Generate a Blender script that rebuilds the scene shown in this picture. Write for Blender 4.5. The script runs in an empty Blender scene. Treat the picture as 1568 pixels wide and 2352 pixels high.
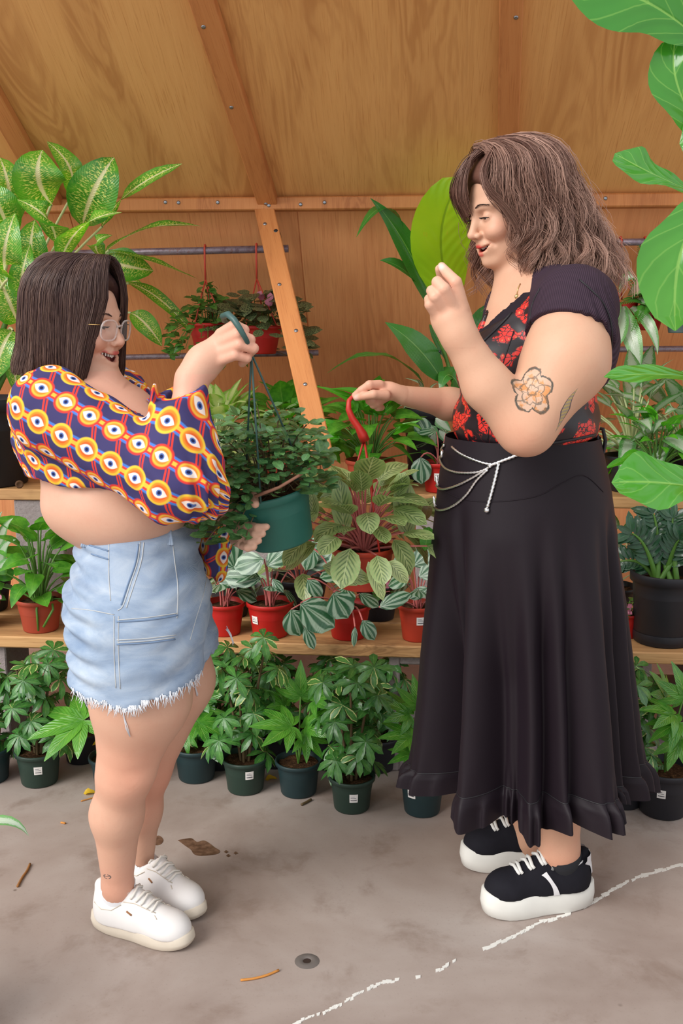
import bpy, math, random
import numpy as np
from mathutils import Vector, Matrix
from mathutils.bvhtree import BVHTree

SC = bpy.context.scene
COL = SC.collection
# ------------------------------------------------------------------ camera, light, exposure
CAM_H, PITCH, FPX = 1.40, math.radians(10.5), 35.0 / 36.0 * 2352
cam = bpy.data.cameras.new('camera'); cam.sensor_fit = 'VERTICAL'; cam.sensor_height = 36; cam.sensor_width = 24
cam.lens = 35; cam.clip_start = 0.05
camo = bpy.data.objects.new('camera', cam); COL.objects.link(camo)
camo.location = (0, 0, CAM_H); camo.rotation_euler = (math.pi / 2 - PITCH, 0, 0)
SC.camera = camo
world = bpy.data.worlds.new('world'); SC.world = world; world.use_nodes = True
wb = world.node_tree.nodes['Background']            # bright overcast sky over the open greenhouse
wb.inputs[0].default_value = (0.94, 0.97, 1.0, 1); wb.inputs[1].default_value = 1.12
sun = bpy.data.lights.new('sun', 'SUN'); sun.energy = 3.2; sun.angle = math.radians(36); sun.color = (1.0, 0.97, 0.92)
suno = bpy.data.objects.new('sun', sun); COL.objects.link(suno)
suno.rotation_euler = Vector((0.66, 0.60, -0.60)).to_track_quat('-Z', 'Y').to_euler()
SC.view_settings.view_transform = 'Standard'; SC.view_settings.look = 'None'
SC.view_settings.gamma = 1; SC.view_settings.use_curve_mapping = False
SC.view_settings.exposure = 0.0
SC.cycles.max_bounces = 8; SC.cycles.transparent_max_bounces = 12
SC.cycles.use_denoising = True

# ------------------------------------------------------------------ pixel -> world helpers (photograph is 1568 x 2352)
CP, SP = math.cos(PITCH), math.sin(PITCH)
CAMV = Vector((0, 0, CAM_H))
def ray(x, y):
    a, b = (x - 784) / FPX, (1176 - y) / FPX
    return Vector((a, CP + b * SP, -SP + b * CP))
def P(x, y, D):
    d = ray(x, y); return CAMV + d * (D / d.y)
def pxm(x, y, D):                       # metres per pixel there
    return D / ray(x, y).y / FPX
PSI = math.radians(4.5)                 # the back wall and shelves recede a little to the left
BU = Vector((math.cos(PSI), -math.sin(PSI), 0)); BB = Vector((math.sin(PSI), math.cos(PSI), 0))
def W(a, b, z): return BU * a + BB * b + Vector((0, 0, z))
def toW(p): return (p.dot(BU), p.dot(BB), p.z)
def Pb(x, y, b):                        # pixel on the plane at depth b of the wall frame
    d = ray(x, y); return CAMV + d * (b / d.dot(BB))
def Pz(x, y, z):                        # pixel on the horizontal plane z
    d = ray(x, y); return CAMV + d * ((z - CAM_H) / d.z)

# ------------------------------------------------------------------ object helpers
def link(o, parent=None):
    COL.objects.link(o)
    if parent is not None: o.parent = parent
    return o
def tag(o, label=None, cat=None, group=None, kind=None):
    if label: o['label'] = label
    if cat: o['category'] = cat
    if group: o['group'] = group
    if kind: o['kind'] = kind
    return o
def thing(name, label, cat, loc=(0, 0, 0), group=None):
    o = bpy.data.objects.new(name, None); o.location = loc; o.empty_display_size = 0.05
    link(o); return tag(o, label, cat, group)
def wloc(o):
    v = Vector((0, 0, 0))
    while o is not None: v += o.location; o = o.parent
    return v
def mesh_obj(name, V, F, mat, parent=None, uv=None, smooth=True, origin=None, col=None, normals=None):
    """V in world space; the object sits at its parent's origin (or at origin)."""
    V = np.asarray(V, dtype=np.float64).reshape(-1, 3)
    off = np.array(wloc(parent)) if parent is not None else (np.array(origin) if origin is not None else np.zeros(3))
    me = bpy.data.meshes.new(name)
    me.from_pydata((V - off).tolist(), [], F if isinstance(F, list) else F.tolist())
    if smooth: me.polygons.foreach_set('use_smooth', np.ones(len(me.polygons), dtype=bool))
    if uv is not None:
        l = me.uv_layers.new(name='UVMap'); idx = np.empty(len(me.loops), dtype=np.int32)
        me.loops.foreach_get('vertex_index', idx)
        l.data.foreach_set('uv', np.asarray(uv, dtype=np.float32)[idx].ravel())
    if col is not None:
        c = me.color_attributes.new('Col', 'FLOAT_COLOR', 'POINT')
        a = np.ones((len(V), 4), dtype=np.float32); a[:, :3] = col
        c.data.foreach_set('color', a.ravel())
    if mat is not None:
        for m in (mat if isinstance(mat, (list, tuple)) else [mat]): me.materials.append(m)
    if normals is not None: me.normals_split_custom_set_from_vertices(normals.tolist())
    o = bpy.data.objects.new(name, me); link(o, parent)
    if parent is None and origin is not None: o.location = origin
    return o

class MB:
    def __init__(s): s.V, s.F, s.U = [], [], []
    def add(s, V, F, U=None):
        n = len(s.V); s.V += [tuple(v) for v in V]; s.F += [tuple(i + n for i in f) for f in F]
        s.U += [tuple(u) for u in U] if U is not None else [(0, 0)] * len(V)
    def tube(s, pts, rad, sides=6, cap=True, flat=None):
        pts = [Vector(p) for p in pts]; n = len(pts)
        if not hasattr(rad, '__len__'): rad = [rad] * n
        V, F, U = [], [], []; ref = None
        for i, p in enumerate(pts):
            t = (pts[min(i + 1, n - 1)] - pts[max(i - 1, 0)])
            t = t.normalized() if t.length > 1e-9 else Vector((0, 0, 1))
            if ref is None: ref = Vector((0, 0, 1)) if abs(t.z) < .9 else Vector((1, 0, 0))
            a = (ref - t * ref.dot(t)).normalized(); b = t.cross(a); ref = a
            for k in range(sides):
                th = 2 * math.pi * k / sides
                V.append(p + (a * math.cos(th) + b * math.sin(th) * (flat or 1)) * rad[i]); U.append((k / sides, i / max(1, n - 1)))
        for i in range(n - 1):
            for k in range(sides):
                k2 = (k + 1) % sides; F.append((i * sides + k, i * sides + k2, (i + 1) * sides + k2, (i + 1) * sides + k))
        if cap: F += [tuple(range(sides))[::-1], tuple((n - 1) * sides + k for k in range(sides))]
        s.add(V, F, U); return s
    def box(s, c, ux, uy, uz):          # centre, three half-axis vectors
        c, ux, uy, uz = Vector(c), Vector(ux), Vector(uy), Vector(uz)
        V = [c + ux * i + uy * j + uz * k for k in (-1, 1) for j in (-1, 1) for i in (-1, 1)]
        F = [(0, 2, 3, 1), (4, 5, 7, 6), (0, 1, 5, 4), (2, 6, 7, 3), (0, 4, 6, 2), (1, 3, 7, 5)]
        L = [ux.length, uy.length, uz.length]
        U = [(i * L[0], j * L[1] + k * L[2]) for k in (-1, 1) for j in (-1, 1) for i in (-1, 1)]
        s.add(V, F, U); return s
    def bbox(s, c, ux, uy, uz, bev=.004):   # bevelled box
        c = Vector(c); A = [Vector(ux), Vector(uy), Vector(uz)]; L = [a.length for a in A]; N = [a.normalized() for a in A]
        V, idx = [], {}
        for sx in (-1, 1):
            for sy in (-1, 1):
                for sz in (-1, 1):
                    S = (sx, sy, sz)
                    for ax in range(3):
                        v = Vector(c)
                        for k in range(3): v = v + N[k] * S[k] * (L[k] if k == ax else L[k] - bev)
                        idx[(S, ax)] = len(V); V.append(v)
        F = []
        for ax in range(3):
            o1, o2 = [k for k in range(3) if k != ax]
            for sg in (-1, 1):
                q = []
                for (a, b) in ((-1, -1), (1, -1), (1, 1), (-1, 1)):
                    S = [0, 0, 0]; S[ax] = sg; S[o1] = a; S[o2] = b; q.append(idx[(tuple(S), ax)])
                F.append(tuple(q))
        for ax in range(3):                 # edges along axis ax
            o1, o2 = [k for k in range(3) if k != ax]
            for a in (-1, 1):
                for b in (-1, 1):
                    S0 = [0, 0, 0]; S0[o1] = a; S0[o2] = b; S1 = list(S0); S0[ax] = -1; S1[ax] = 1; S0, S1 = tuple(S0), tuple(S1)
                    F.append((idx[(S0, o1)], idx[(S1, o1)], idx[(S1, o2)], idx[(S0, o2)]))
        for sx in (-1, 1):
            for sy in (-1, 1):
                for sz in (-1, 1):
                    S = (sx, sy, sz); F.append((idx[(S, 0)], idx[(S, 1)], idx[(S, 2)]))
        U = [((v - c).dot(N[0]), (v - c).dot(N[1]) + (v - c).dot(N[2])) for v in V]
        s.add(V, F, U); return s
    def lathe(s, base, axis, prof, n=24, cap0=False, cap1=False, sx=1.0):
        axis = Vector(axis).normalized(); ref = Vector((1, 0, 0)) if abs(axis.x) < .9 else Vector((0, 1, 0))
        a = (ref - axis * ref.dot(axis)).normalized(); b = axis.cross(a); base = Vector(base)
        V, F, U = [], [], []
        for j, (r, h) in enumerate(prof):
            for k in range(n):
                th = 2 * math.pi * k / n
                V.append(base + axis * h + (a * math.cos(th) * sx + b * math.sin(th)) * r); U.append((k / n, j / len(prof)))
        for j in range(len(prof) - 1):
            for k in range(n):
                k2 = (k + 1) % n; F.append((j * n + k, j * n + k2, (j + 1) * n + k2, (j + 1) * n + k))
        if cap0: F.append(tuple(range(n))[::-1])
        if cap1: F.append(tuple((len(prof) - 1) * n + k for k in range(n)))
        s.add(V, F, U); return s
    def build(s, name, mat, parent=None, smooth=True, origin=None):
        return mesh_obj(name, s.V, s.F, mat, parent, s.U, smooth, origin)

# ------------------------------------------------------------------ materials
def srgb(r, g, b):
    f = lambda c: (c / 255 / 12.92) if c <= 10.31 else ((c / 255 + 0.055) / 1.055) ** 2.4
    return (f(r), f(g), f(b), 1.0)
class NT:
    def __init__(s, name):
        s.m = bpy.data.materials.new(name); s.m.use_nodes = True; s.t = s.m.node_tree
        s.b = s.t.nodes['Principled BSDF']; s.out = s.t.nodes['Material Output']
    def n(s, typ, **kw):
        nd = s.t.nodes.new(typ)
        for k, v in kw.items():
            if k.startswith('i_'): 
                key = k[2:]; key = int(key) if key.isdigit() else key
                nd.inputs[key].default_value = v
            else: setattr(nd, k, v)
        return nd
    def l(s, a, b): s.t.links.new(a, b)
    def val(s, sock, v):
        if hasattr(v, 'is_linked') or hasattr(v, 'links'): s.l(v, sock)
        else: sock.default_value = v
    def math(s, op, a, b=0.0, c=None):
        nd = s.n('ShaderNodeMath', operation=op); s.val(nd.inputs[0], a); s.val(nd.inputs[1], b)
        if c is not None: s.val(nd.inputs[2], c)
        return nd.outputs[0]
    def mix(s, f, a, b):
        nd = s.n('ShaderNodeMix', data_type='RGBA'); s.val(nd.inputs[0], f); s.val(nd.inputs[6], a); s.val(nd.inputs[7], b); return nd.outputs[2]
    def ramp(s, f, stops, interp='LINEAR'):
        nd = s.n('ShaderNodeValToRGB'); cr = nd.color_ramp; cr.interpolation = interp
        while len(cr.elements) < len(stops): cr.elements.new(0.5)
        for e, (p, c) in zip(cr.elements, stops):
            e.position = p; e.color = c if len(c) == 4 else (*c, 1)
        s.val(nd.inputs[0], f); return nd.outputs[0]
    def ss(s, x, a, b):                 # smoothstep-like map a..b -> 0..1
        nd = s.n('ShaderNodeMapRange', interpolation_type='SMOOTHSTEP'); s.val(nd.inputs[0], x); s.val(nd.inputs[1], a); s.val(nd.inputs[2], b)
        return nd.outputs[0]
    def noise(s, vec, scale, detail=3, rough=.5, dist=0.0, out=0):
        nd = s.n('ShaderNodeTexNoise'); nd.inputs['Scale'].default_value = scale; nd.inputs['Detail'].default_value = detail
        nd.inputs['Roughness'].default_value = rough; nd.inputs['Distortion'].default_value = dist
        if vec is not None: s.l(vec, nd.inputs['Vector'])
        return nd.outputs[out]
    def coord(s, which='Object'):
        return s.n('ShaderNodeTexCoord').outputs[which]
    def mapv(s, vec, scale=(1, 1, 1), rot=(0, 0, 0), loc=(0, 0, 0)):
        nd = s.n('ShaderNodeMapping'); s.l(vec, nd.inputs[0]); nd.inputs['Scale'].default_value = scale
        nd.inputs['Rotation'].default_value = rot; nd.inputs['Location'].default_value = loc; return nd.outputs[0]
    def sep(s, vec):
        nd = s.n('ShaderNodeSeparateXYZ'); s.l(vec, nd.inputs[0]); return nd.outputs
    def bump(s, h, strength=.3, dist=.01):
        nd = s.n('ShaderNodeBump'); nd.inputs['Strength'].default_value = strength; nd.inputs['Distance'].default_value = dist
        s.l(h, nd.inputs['Height']); s.l(nd.outputs[0], s.b.inputs['Normal'])
    def set(s, col=None, rough=None, metal=None, spec=None):
        if col is not None: s.val(s.b.inputs['Base Color'], col)
        if rough is not None: s.val(s.b.inputs['Roughness'], rough)
        if metal is not None: s.val(s.b.inputs['Metallic'], metal)
        if spec is not None: s.val(s.b.inputs['Specular IOR Level'], spec)
        return s.m
def plain(name, col, rough=.6, metal=0, spec=.5, var=.12, scale=30):
    t = NT(name); v = t.noise(t.coord(), scale, 4)
    c1 = tuple(x * (1 - var) for x in col[:3]) + (1,); c2 = tuple(min(1, x * (1 + var)) for x in col[:3]) + (1,)
    return t.set(t.mix(v, c1, c2), rough, metal, spec)

# ------------------------------------------------------------------ implicit surfaces (smooth bodies and clothing)
def smin(a, b, k):
    if k <= 0: return np.minimum(a, b)
    h = np.clip(.5 + .5 * (b - a) / k, 0, 1); return b + (a - b) * h - k * h * (1 - h)
class Field:
    """Smooth union of tapered capsules and ellipsoids, meshed by surface nets."""
    def __init__(s, base=None): s.p = list(base.p) if base is not None else []
    def cone(s, a, b, ra, rb, k=.02, op='u', sy=1.0, ax=(0, 1, 0)):
        a, b = np.array(a, float), np.array(b, float); ba = b - a; L2 = max(1e-12, ba @ ba); ax = np.array(ax, float)
        def f(p):
            if sy != 1.0:
                t0 = np.clip(((p - a) @ ba) / L2, 0, 1); q = p - a - t0[..., None] * ba
                d = q @ ax; q = q + (d * (1 / sy - 1))[..., None] * ax
                return (np.sqrt((q * q).sum(-1)) - (ra + (rb - ra) * t0)) * min(1, max(.6, sy))
            q = p - a; t = np.clip((q @ ba) / L2, 0, 1); q = q - t[..., None] * ba
            return np.sqrt((q * q).sum(-1)) - (ra + (rb - ra) * t)
        R = max(ra, rb) * max(1, sy)
        s.p.append((f, np.minimum(a, b) - R, np.maximum(a, b) + R, k, op)); return s
    def chain(s, pts, rads, k=.01, k0=None, op='u'):
        for i in range(len(pts) - 1):
            s.cone(pts[i], pts[i + 1], rads[i], rads[i + 1], k if i or k0 is None else k0, op)
        return s
    def ell(s, c, r, k=.02, rot=None, op='u'):
        c, r = np.array(c, float), np.array(r, float); R = np.array(rot, float) if rot is not None else np.eye(3)
        def f(p):
            q = (p - c) @ R             # columns of R are the local axes
            k0 = np.sqrt(((q / r) ** 2).sum(-1)) + 1e-9; k1 = np.sqrt(((q / r ** 2) ** 2).sum(-1)) + 1e-9
            return k0 * (k0 - 1) / k1
        e = np.sqrt(((R * r) ** 2).sum(1))
        s.p.append((f, c - e, c + e, k, op)); return s
    def plane(s, pt, nrm, k=.0, wob=None):  # keeps the side that nrm points away from
        pt, nrm = np.array(pt, float), np.array(nrm, float); nrm = nrm / np.linalg.norm(nrm)
        def f(p):
            d = (p - pt) @ nrm
            return d + wob(p) if wob else d
        s.p.append((f, None, None, k, 'i')); return s
    def fn(s, f, k=.0, op='i'): s.p.append((f, None, None, k, op)); return s
    def at(s, p):
        p = np.asarray(p, float); d = np.full(p.shape[:-1], 9.0)
        for f, lo, hi, k, op in s.p: d = s._op(d, f(p), k, op)
        return d
    @staticmethod
    def _op(d, e, k, op):
        if op == 'u': return smin(d, e, k)
        if op == 's': return -smin(-d, e, k)
        return -smin(-d, -e, k)
    def mesh(s, lo, hi, h):
        lo, hi = np.array(lo, float), np.array(hi, float); n = np.maximum(4, np.ceil((hi - lo) / h).astype(int) + 1)
        ax = [lo[i] + h * np.arange(n[i]) for i in range(3)]
        d = np.full(n, 9.0)
        for f, a, b, k, op in s.p:
            if a is None: sl = [slice(0, n[i]) for i in range(3)]
            else:
                m = k + 3 * h; sl = []
                for i in range(3):
                    i0 = max(0, int((a[i] - m - lo[i]) / h)); i1 = min(n[i], int((b[i] + m - lo[i]) / h) + 2); sl.append(slice(i0, max(i0, i1)))
            if any(x.stop <= x.start for x in sl): continue
            g = np.stack(np.meshgrid(ax[0][sl[0]], ax[1][sl[1]], ax[2][sl[2]], indexing='ij'), -1)
            sl = tuple(sl); d[sl] = s._op(d[sl], f(g), k, op)
        return nets(d, lo, h)
def nets(d, lo, h):
    s = d < 0; n = d.shape
    c = [s[i:n[0] - 1 + i, j:n[1] - 1 + j, k:n[2] - 1 + k] for i in (0, 1) for j in (0, 1) for k in (0, 1)]
    cnt = sum(x.astype(np.int8) for x in c); act = (cnt > 0) & (cnt < 8)
    idx = np.argwhere(act)
    if len(idx) == 0: return np.zeros((0, 3)), np.zeros((0, 4), int)
    vid = np.full(act.shape, -1, dtype=np.int64); vid[act] = np.arange(len(idx))
    corner = np.array([(i, j, k) for i in (0, 1) for j in (0, 1) for k in (0, 1)])
    D = np.stack([d[idx[:, 0] + o[0], idx[:, 1] + o[1], idx[:, 2] + o[2]] for o in corner], 1)
    acc = np.zeros((len(idx), 3)); w = np.zeros(len(idx))
    for a in range(8):
        for b in range(a + 1, 8):
            if np.abs(corner[a] - corner[b]).sum() != 1: continue
            m = (D[:, a] < 0) != (D[:, b] < 0); t = D[:, a] / np.where(m, D[:, a] - D[:, b], 1)
            pt = corner[a] + t[:, None] * (corner[b] - corner[a]); acc[m] += pt[m]; w[m] += 1
    V = lo + h * (idx + acc / np.maximum(1, w)[:, None])
    Q = []
    for axis in range(3):
        sl0 = [slice(None)] * 3; sl1 = [slice(None)] * 3; sl0[axis] = slice(0, n[axis] - 1); sl1[axis] = slice(1, n[axis])
        cr = s[tuple(sl0)] != s[tuple(sl1)]; e = np.argwhere(cr)
        o = [i for i in range(3) if i != axis]
        ok = (e[:, o[0]] > 0) & (e[:, o[1]] > 0) & (e[:, o[0]] < n[o[0]] - 1) & (e[:, o[1]] < n[o[1]] - 1); e = e[ok]
        def cell(da, db):
            q = e.copy(); q[:, o[0]] -= da; q[:, o[1]] -= db; return vid[q[:, 0], q[:, 1], q[:, 2]]
        q = np.stack([cell(1, 1), cell(0, 1), cell(0, 0), cell(1, 0)], 1)
        inside = s[e[:, 0], e[:, 1], e[:, 2]]; flip = inside if axis != 1 else ~inside
        q[~flip] = q[~flip][:, ::-1]; Q.append(q)
    Q = np.concatenate(Q); Q = Q[(Q >= 0).all(1)]
    return V, Q
def vnormals(V, F):
    n = np.zeros_like(V); a = V[F[:, 0]]; fn = np.cross(V[F[:, 2]] - a, V[F[:, 3]] - V[F[:, 1]])
    for i in range(4): np.add.at(n, F[:, i], fn)
    return n / (np.linalg.norm(n, axis=1)[:, None] + 1e-12)
def relax(V, F, it=2, lam=.5):
    for _ in range(it):
        acc = np.zeros_like(V); w = np.zeros(len(V))
        for i in range(4):
            a, b = F[:, i], F[:, (i + 1) % 4]
            np.add.at(acc, a, V[b]); np.add.at(acc, b, V[a]); np.add.at(w, a, 1); np.add.at(w, b, 1)
        V = V + lam * (acc / np.maximum(1, w)[:, None] - V)
    return V
def multires(F, lo, hi, h, boxes):
    """one surface: coarse everywhere, finer inside boxes (lo, hi, h)"""
    V, Q = F.mesh(lo, hi, h); c = V[Q].mean(1); keep = np.ones(len(Q), bool)
    for bl, bh, _ in boxes:
        bl, bh = np.array(bl), np.array(bh); keep &= ~((c > bl + .5 * h) & (c < bh - .5 * h)).all(1)
    Vs, Qs, n = [V], [Q[keep]], len(V)
    for bl, bh, hh in boxes:
        v, q = F.mesh(bl, bh, hh); Vs.append(v); Qs.append(q + n); n += len(v)
    V = np.concatenate(Vs); Q = np.concatenate(Qs)
    used = np.zeros(len(V), bool); used[Q.ravel()] = True; m = np.cumsum(used) - 1
    return V[used], m[Q]
def seam_normals(F, V, Q, boxes):
    """vertex normals; exact ones from the field where a fine box meets the coarse surface"""
    N = vnormals(V, Q); m = np.zeros(len(V), bool)
    for bl, bh, _ in boxes:
        bl, bh = np.array(bl), np.array(bh); d = np.maximum(bl - V, V - bh).max(1); m |= np.abs(d) < .016
    p = V[m]; e = .002; d0 = F.at(p); g = np.stack([F.at(p + np.eye(3)[i] * e) - d0 for i in range(3)], 1); N[m] = g / (np.linalg.norm(g, axis=1)[:, None] + 1e-12)
    return N
def nz(p, f, seed=0):                   # cheap smooth pseudo-noise in -1..1
    x, y, z = p[..., 0] * f + seed, p[..., 1] * f + seed * 1.7, p[..., 2] * f - seed * .6
    return (np.sin(x * 1.1 + 1.7 * np.sin(y * .9 + z * .4)) + np.sin(y * 1.3 + 1.9 * np.sin(z * 1.1 - x * .5)) + np.sin(z * 1.2 + 1.5 * np.sin(x * .8 + y * .7))) / 3
def bvh_of(V, F): return BVHTree.FromPolygons([Vector(v) for v in V], [tuple(int(i) for i in f) for f in F])
def drape(bvh, pts, off=.002, D=None):
    """drop a line of photograph points on a surface, seen from the camera"""
    out = []
    for (x, y) in pts:
        d = ray(x, y).normalized(); loc, nrm, i, dist = bvh.ray_cast(CAMV, d)
        if loc is None: out.append(P(x, y, D) if D else None)
        else: out.append(loc + (nrm if nrm.dot(d) < 0 else -nrm) * off)
    last = next((o for o in out if o is not None), None); res = []
    for o in out:
        if o is not None: res.append(o)
    return res
def smooth_line(pts, n=4):              # Catmull-Rom through points (any dimension)
    pts = [np.array(p, float) for p in pts]; out = []
    for i in range(len(pts) - 1):
        p0, p1, p2, p3 = pts[max(0, i - 1)], pts[i], pts[i + 1], pts[min(len(pts) - 1, i + 2)]
        for k in range(n):
            t = k / n; out.append(.5 * ((2 * p1) + (-p0 + p2) * t + (2 * p0 - 5 * p1 + 4 * p2 - p3) * t * t + (-p0 + 3 * p1 - 3 * p2 + p3) * t ** 3))
    out.append(pts[-1]); return out
# ------------------------------------------------------------------ the setting
def wood_mat(name, light, dark, streak, glow=0, scale=1.0, fig=1.0):
    t = NT(name); uv = t.coord('UV')
    v = t.mapv(uv, (1.0 * scale, .16 * scale, 1))
    n1 = t.noise(v, 5.0, 4, .55, 1.2)                     # broad cathedral figure
    bands = t.math('SINE', t.math('MULTIPLY', n1, 62.0))
    bands = t.math('ADD', t.math('MULTIPLY', bands, .5), .5)
    gate = t.ss(t.noise(t.mapv(uv, (1.25 * scale, .2 * scale, 1), loc=(3, 1, 0)), 2.6, 3, .5, .8), .47, .66)
    fine = t.noise(t.mapv(uv, (130, 3.5, 1)), 2.0, 4, .6, .3)
    spk = t.noise(t.mapv(uv, (26, 1.3, 1)), 3.0, 3, .6)
    c = t.mix(t.math('MULTIPLY', spk, .9), light, dark)
    c = t.mix(t.math('MULTIPLY', t.math('MULTIPLY', gate, t.math('POWER', bands, 1.5)), .5 * fig), c, streak)
    c = t.mix(t.math('MULTIPLY', gate, .22 * fig), c, streak)
    c = t.mix(t.ss(fine, .52, .75), c, t.mix(.35, dark, streak))
    t.bump(fine, .12, .002)
    return t.set(c, .55, 0, .35)
M_ply = wood_mat('plywood', srgb(232, 178, 112), srgb(214, 154, 90), srgb(168, 104, 54))
M_ply2 = wood_mat('plywood_red', srgb(240, 172, 116), srgb(220, 142, 90), srgb(178, 104, 62), fig=.7)
M_batten = wood_mat('batten_wood', srgb(206, 140, 84), srgb(184, 114, 62), srgb(150, 86, 46), scale=2.5)
M_plank = wood_mat('plank_wood', srgb(214, 170, 118), srgb(178, 128, 80), srgb(124, 86, 54), scale=3.0)
M_screw = plain('screw_steel', (.32, .34, .38), .35, .9)

def concrete():
    t = NT('floor_concrete'); c = t.coord()
    big = t.noise(c, 1.3, 5, .6, .4); mid = t.noise(c, 5.5, 6, .65, .3); fin = t.noise(c, 130, 3, .7)
    lift = t.sep(c)[0]
    col = t.ramp(big, [(.28, srgb(134, 116, 107)), (.5, srgb(161, 146, 138)), (.72, srgb(180, 169, 163))])
    col = t.mix(t.math('MULTIPLY', t.ss(mid, .5, .72), .55), col, srgb(124, 104, 92))
    col = t.mix(t.math('MULTIPLY', t.ss(fin, .55, .8), .25), col, srgb(96, 80, 72))
    pit = t.n('ShaderNodeTexVoronoi'); t.l(c, pit.inputs['Vector']); pit.inputs['Scale'].default_value = 9
    dot = t.math('SUBTRACT', 1.0, t.ss(pit.outputs['Distance'], .03, .075))
    col = t.mix(t.math('MULTIPLY', dot, t.ss(t.noise(c, 3, 2), .5, .6)), col, srgb(92, 76, 66))
    t.bump(mid, .1, .01)
    return t.set(col, .72, 0, .3)
floor = MB(); floor.box((0, 2.2, -.05), (6, 0, 0), (0, 4.2, 0), (0, 0, .05))
floor = tag(floor.build('floor', concrete(), smooth=False), kind='structure')

BEAM_B, BEAM_Z = 3.42, 1.80
A_ROOF, A_LOW = math.radians(32), math.radians(52)
def roof_pt(a, s): return W(a, BEAM_B - s * math.cos(A_ROOF), BEAM_Z + s * math.sin(A_ROOF))
def low_pt(a, s): return W(a, BEAM_B + s * math.cos(A_LOW), BEAM_Z - s * math.sin(A_LOW))
KZ = .84
LOW_S = (BEAM_Z - KZ) / math.sin(A_LOW); KNEE_B = BEAM_B + LOW_S * math.cos(A_LOW)
def hit_plane(x, y, p0, nrm):
    d = ray(x, y); t = (p0 - CAMV).dot(nrm) / d.dot(nrm); return CAMV + d * t
N_ROOF = (BB * -math.sin(A_ROOF) + Vector((0, 0, -math.cos(A_ROOF)))).normalized()   # faces the room
N_LOW = (BB * -math.sin(A_LOW) + Vector((0, 0, math.cos(A_LOW)))).normalized() * 1
if N_LOW.dot(BB) > 0: N_LOW = -N_LOW
def on_roof(x, y): return hit_plane(x, y, roof_pt(0, 0), N_ROOF)
def on_low(x, y): return hit_plane(x, y, low_pt(0, 0), N_LOW)
def panel(name, pts, uvs, thick, nrm, mat, parent):
    nrm = nrm.normalized(); V = [Vector(p) for p in pts] + [Vector(p) - nrm * thick for p in pts]
    F = [(0, 1, 2, 3), (7, 6, 5, 4)] + [(i, i + 4, (i + 1) % 4 + 4, (i + 1) % 4) for i in range(4)]
    return mesh_obj(name, V, F, mat, parent, [*uvs, *uvs], smooth=False)
ceil = tag(thing('ceiling', None, None, roof_pt(0, 0)), kind='structure')
wallb = tag(thing('wall_back', None, None, W(0, KNEE_B, 0)), kind='structure')
seams_r = [-3.6, -2.1, toW(on_roof(545, 225))[0], toW(on_roof(1165, 225))[0], 1.85, 3.2]
# the ribs fan out a little, so panel seams follow them
def rib_line(x0, y0, x1, y1, fn):
    p, q = fn(x0, y0), fn(x1, y1); return p, q
ribs = [rib_line(0, 236, 66, 352, on_roof), rib_line(470, 0, 615, 450, on_roof), rib_line(1173, 0, 1163, 450, on_roof)]
def rib_a(r, s):
    p, q = r; sp = (p - roof_pt(0, 0)).dot(roof_pt(0, 1) - roof_pt(0, 0)); sq = (q - roof_pt(0, 0)).dot(roof_pt(0, 1) - roof_pt(0, 0))
    ap, aq = toW(p)[0], toW(q)[0]; return aq + (ap - aq) * (s - sq) / (sp - sq)
SM = 1.02
edges = [lambda s: -3.4] + [(lambda s, r=r: rib_a(r, s)) for r in ribs] + [lambda s: rib_a(ribs[2], s) + 1.15, lambda s: 3.2]
for i in range(len(edges) - 1):
    e0, e1 = edges[i], edges[i + 1]; g = .002
    pts = [roof_pt(e0(0) + g, 0), roof_pt(e1(0) - g, 0), roof_pt(e1(SM) - g, SM), roof_pt(e0(SM) + g, SM)]
    off = i * 1.37 + .23
    panel('panel', pts, [(e0(0) + off, 0 + off), (e1(0) + off, off), (e1(SM) + off, SM + off), (e0(SM) + off, SM + off)], .012, N_ROOF, M_ply, ceil)
lows = [-3.4, -1.2, toW(on_low(660, 700))[0], toW(on_low(1163, 500))[0] + .06, 1.75, 3.2]
for i in range(len(lows) - 1):
    a0, a1 = lows[i] + .002, lows[i + 1] - .002; off = i * 2.1
    tilt = .0
    pts = [low_pt(a0, LOW_S), low_pt(a1, LOW_S), low_pt(a1, 0), low_pt(a0, 0)]
    panel('panel', pts, [(a0 + off, -LOW_S), (a1 + off, -LOW_S), (a1 + off, 0), (a0 + off, 0)], .012, N_LOW, M_ply2, wallb)
    pts = [W(a0, KNEE_B, 0), W(a1, KNEE_B, 0), W(a1, KNEE_B, KZ), W(a0, KNEE_B, KZ)]
    panel('panel', pts, [(a0 + off, -3), (a1 + off, -3), (a1 + off, -2), (a0 + off, -2)], .012, -BB, M_ply2, wallb)
for nm, par, f0, f1, N in (('backing', ceil, roof_pt(0, 0), roof_pt(0, SM), N_ROOF), ('backing', wallb, low_pt(0, 0), low_pt(0, LOW_S), N_LOW), ('backing', wallb, W(0, KNEE_B, KZ), W(0, KNEE_B, 0), -BB)):
    panel(nm, [f1 - BU * 3.4, f1 + BU * 3.2, f0 + BU * 3.2, f0 - BU * 3.4] if False else [f0 - BU * 3.4 - N * .0135, f0 + BU * 3.2 - N * .0135, f1 + BU * 3.2 - N * .0135, f1 - BU * 3.4 - N * .0135], [(0, 0), (6, 0), (6, 2), (0, 2)], .006, N, M_ply2, par)
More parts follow.
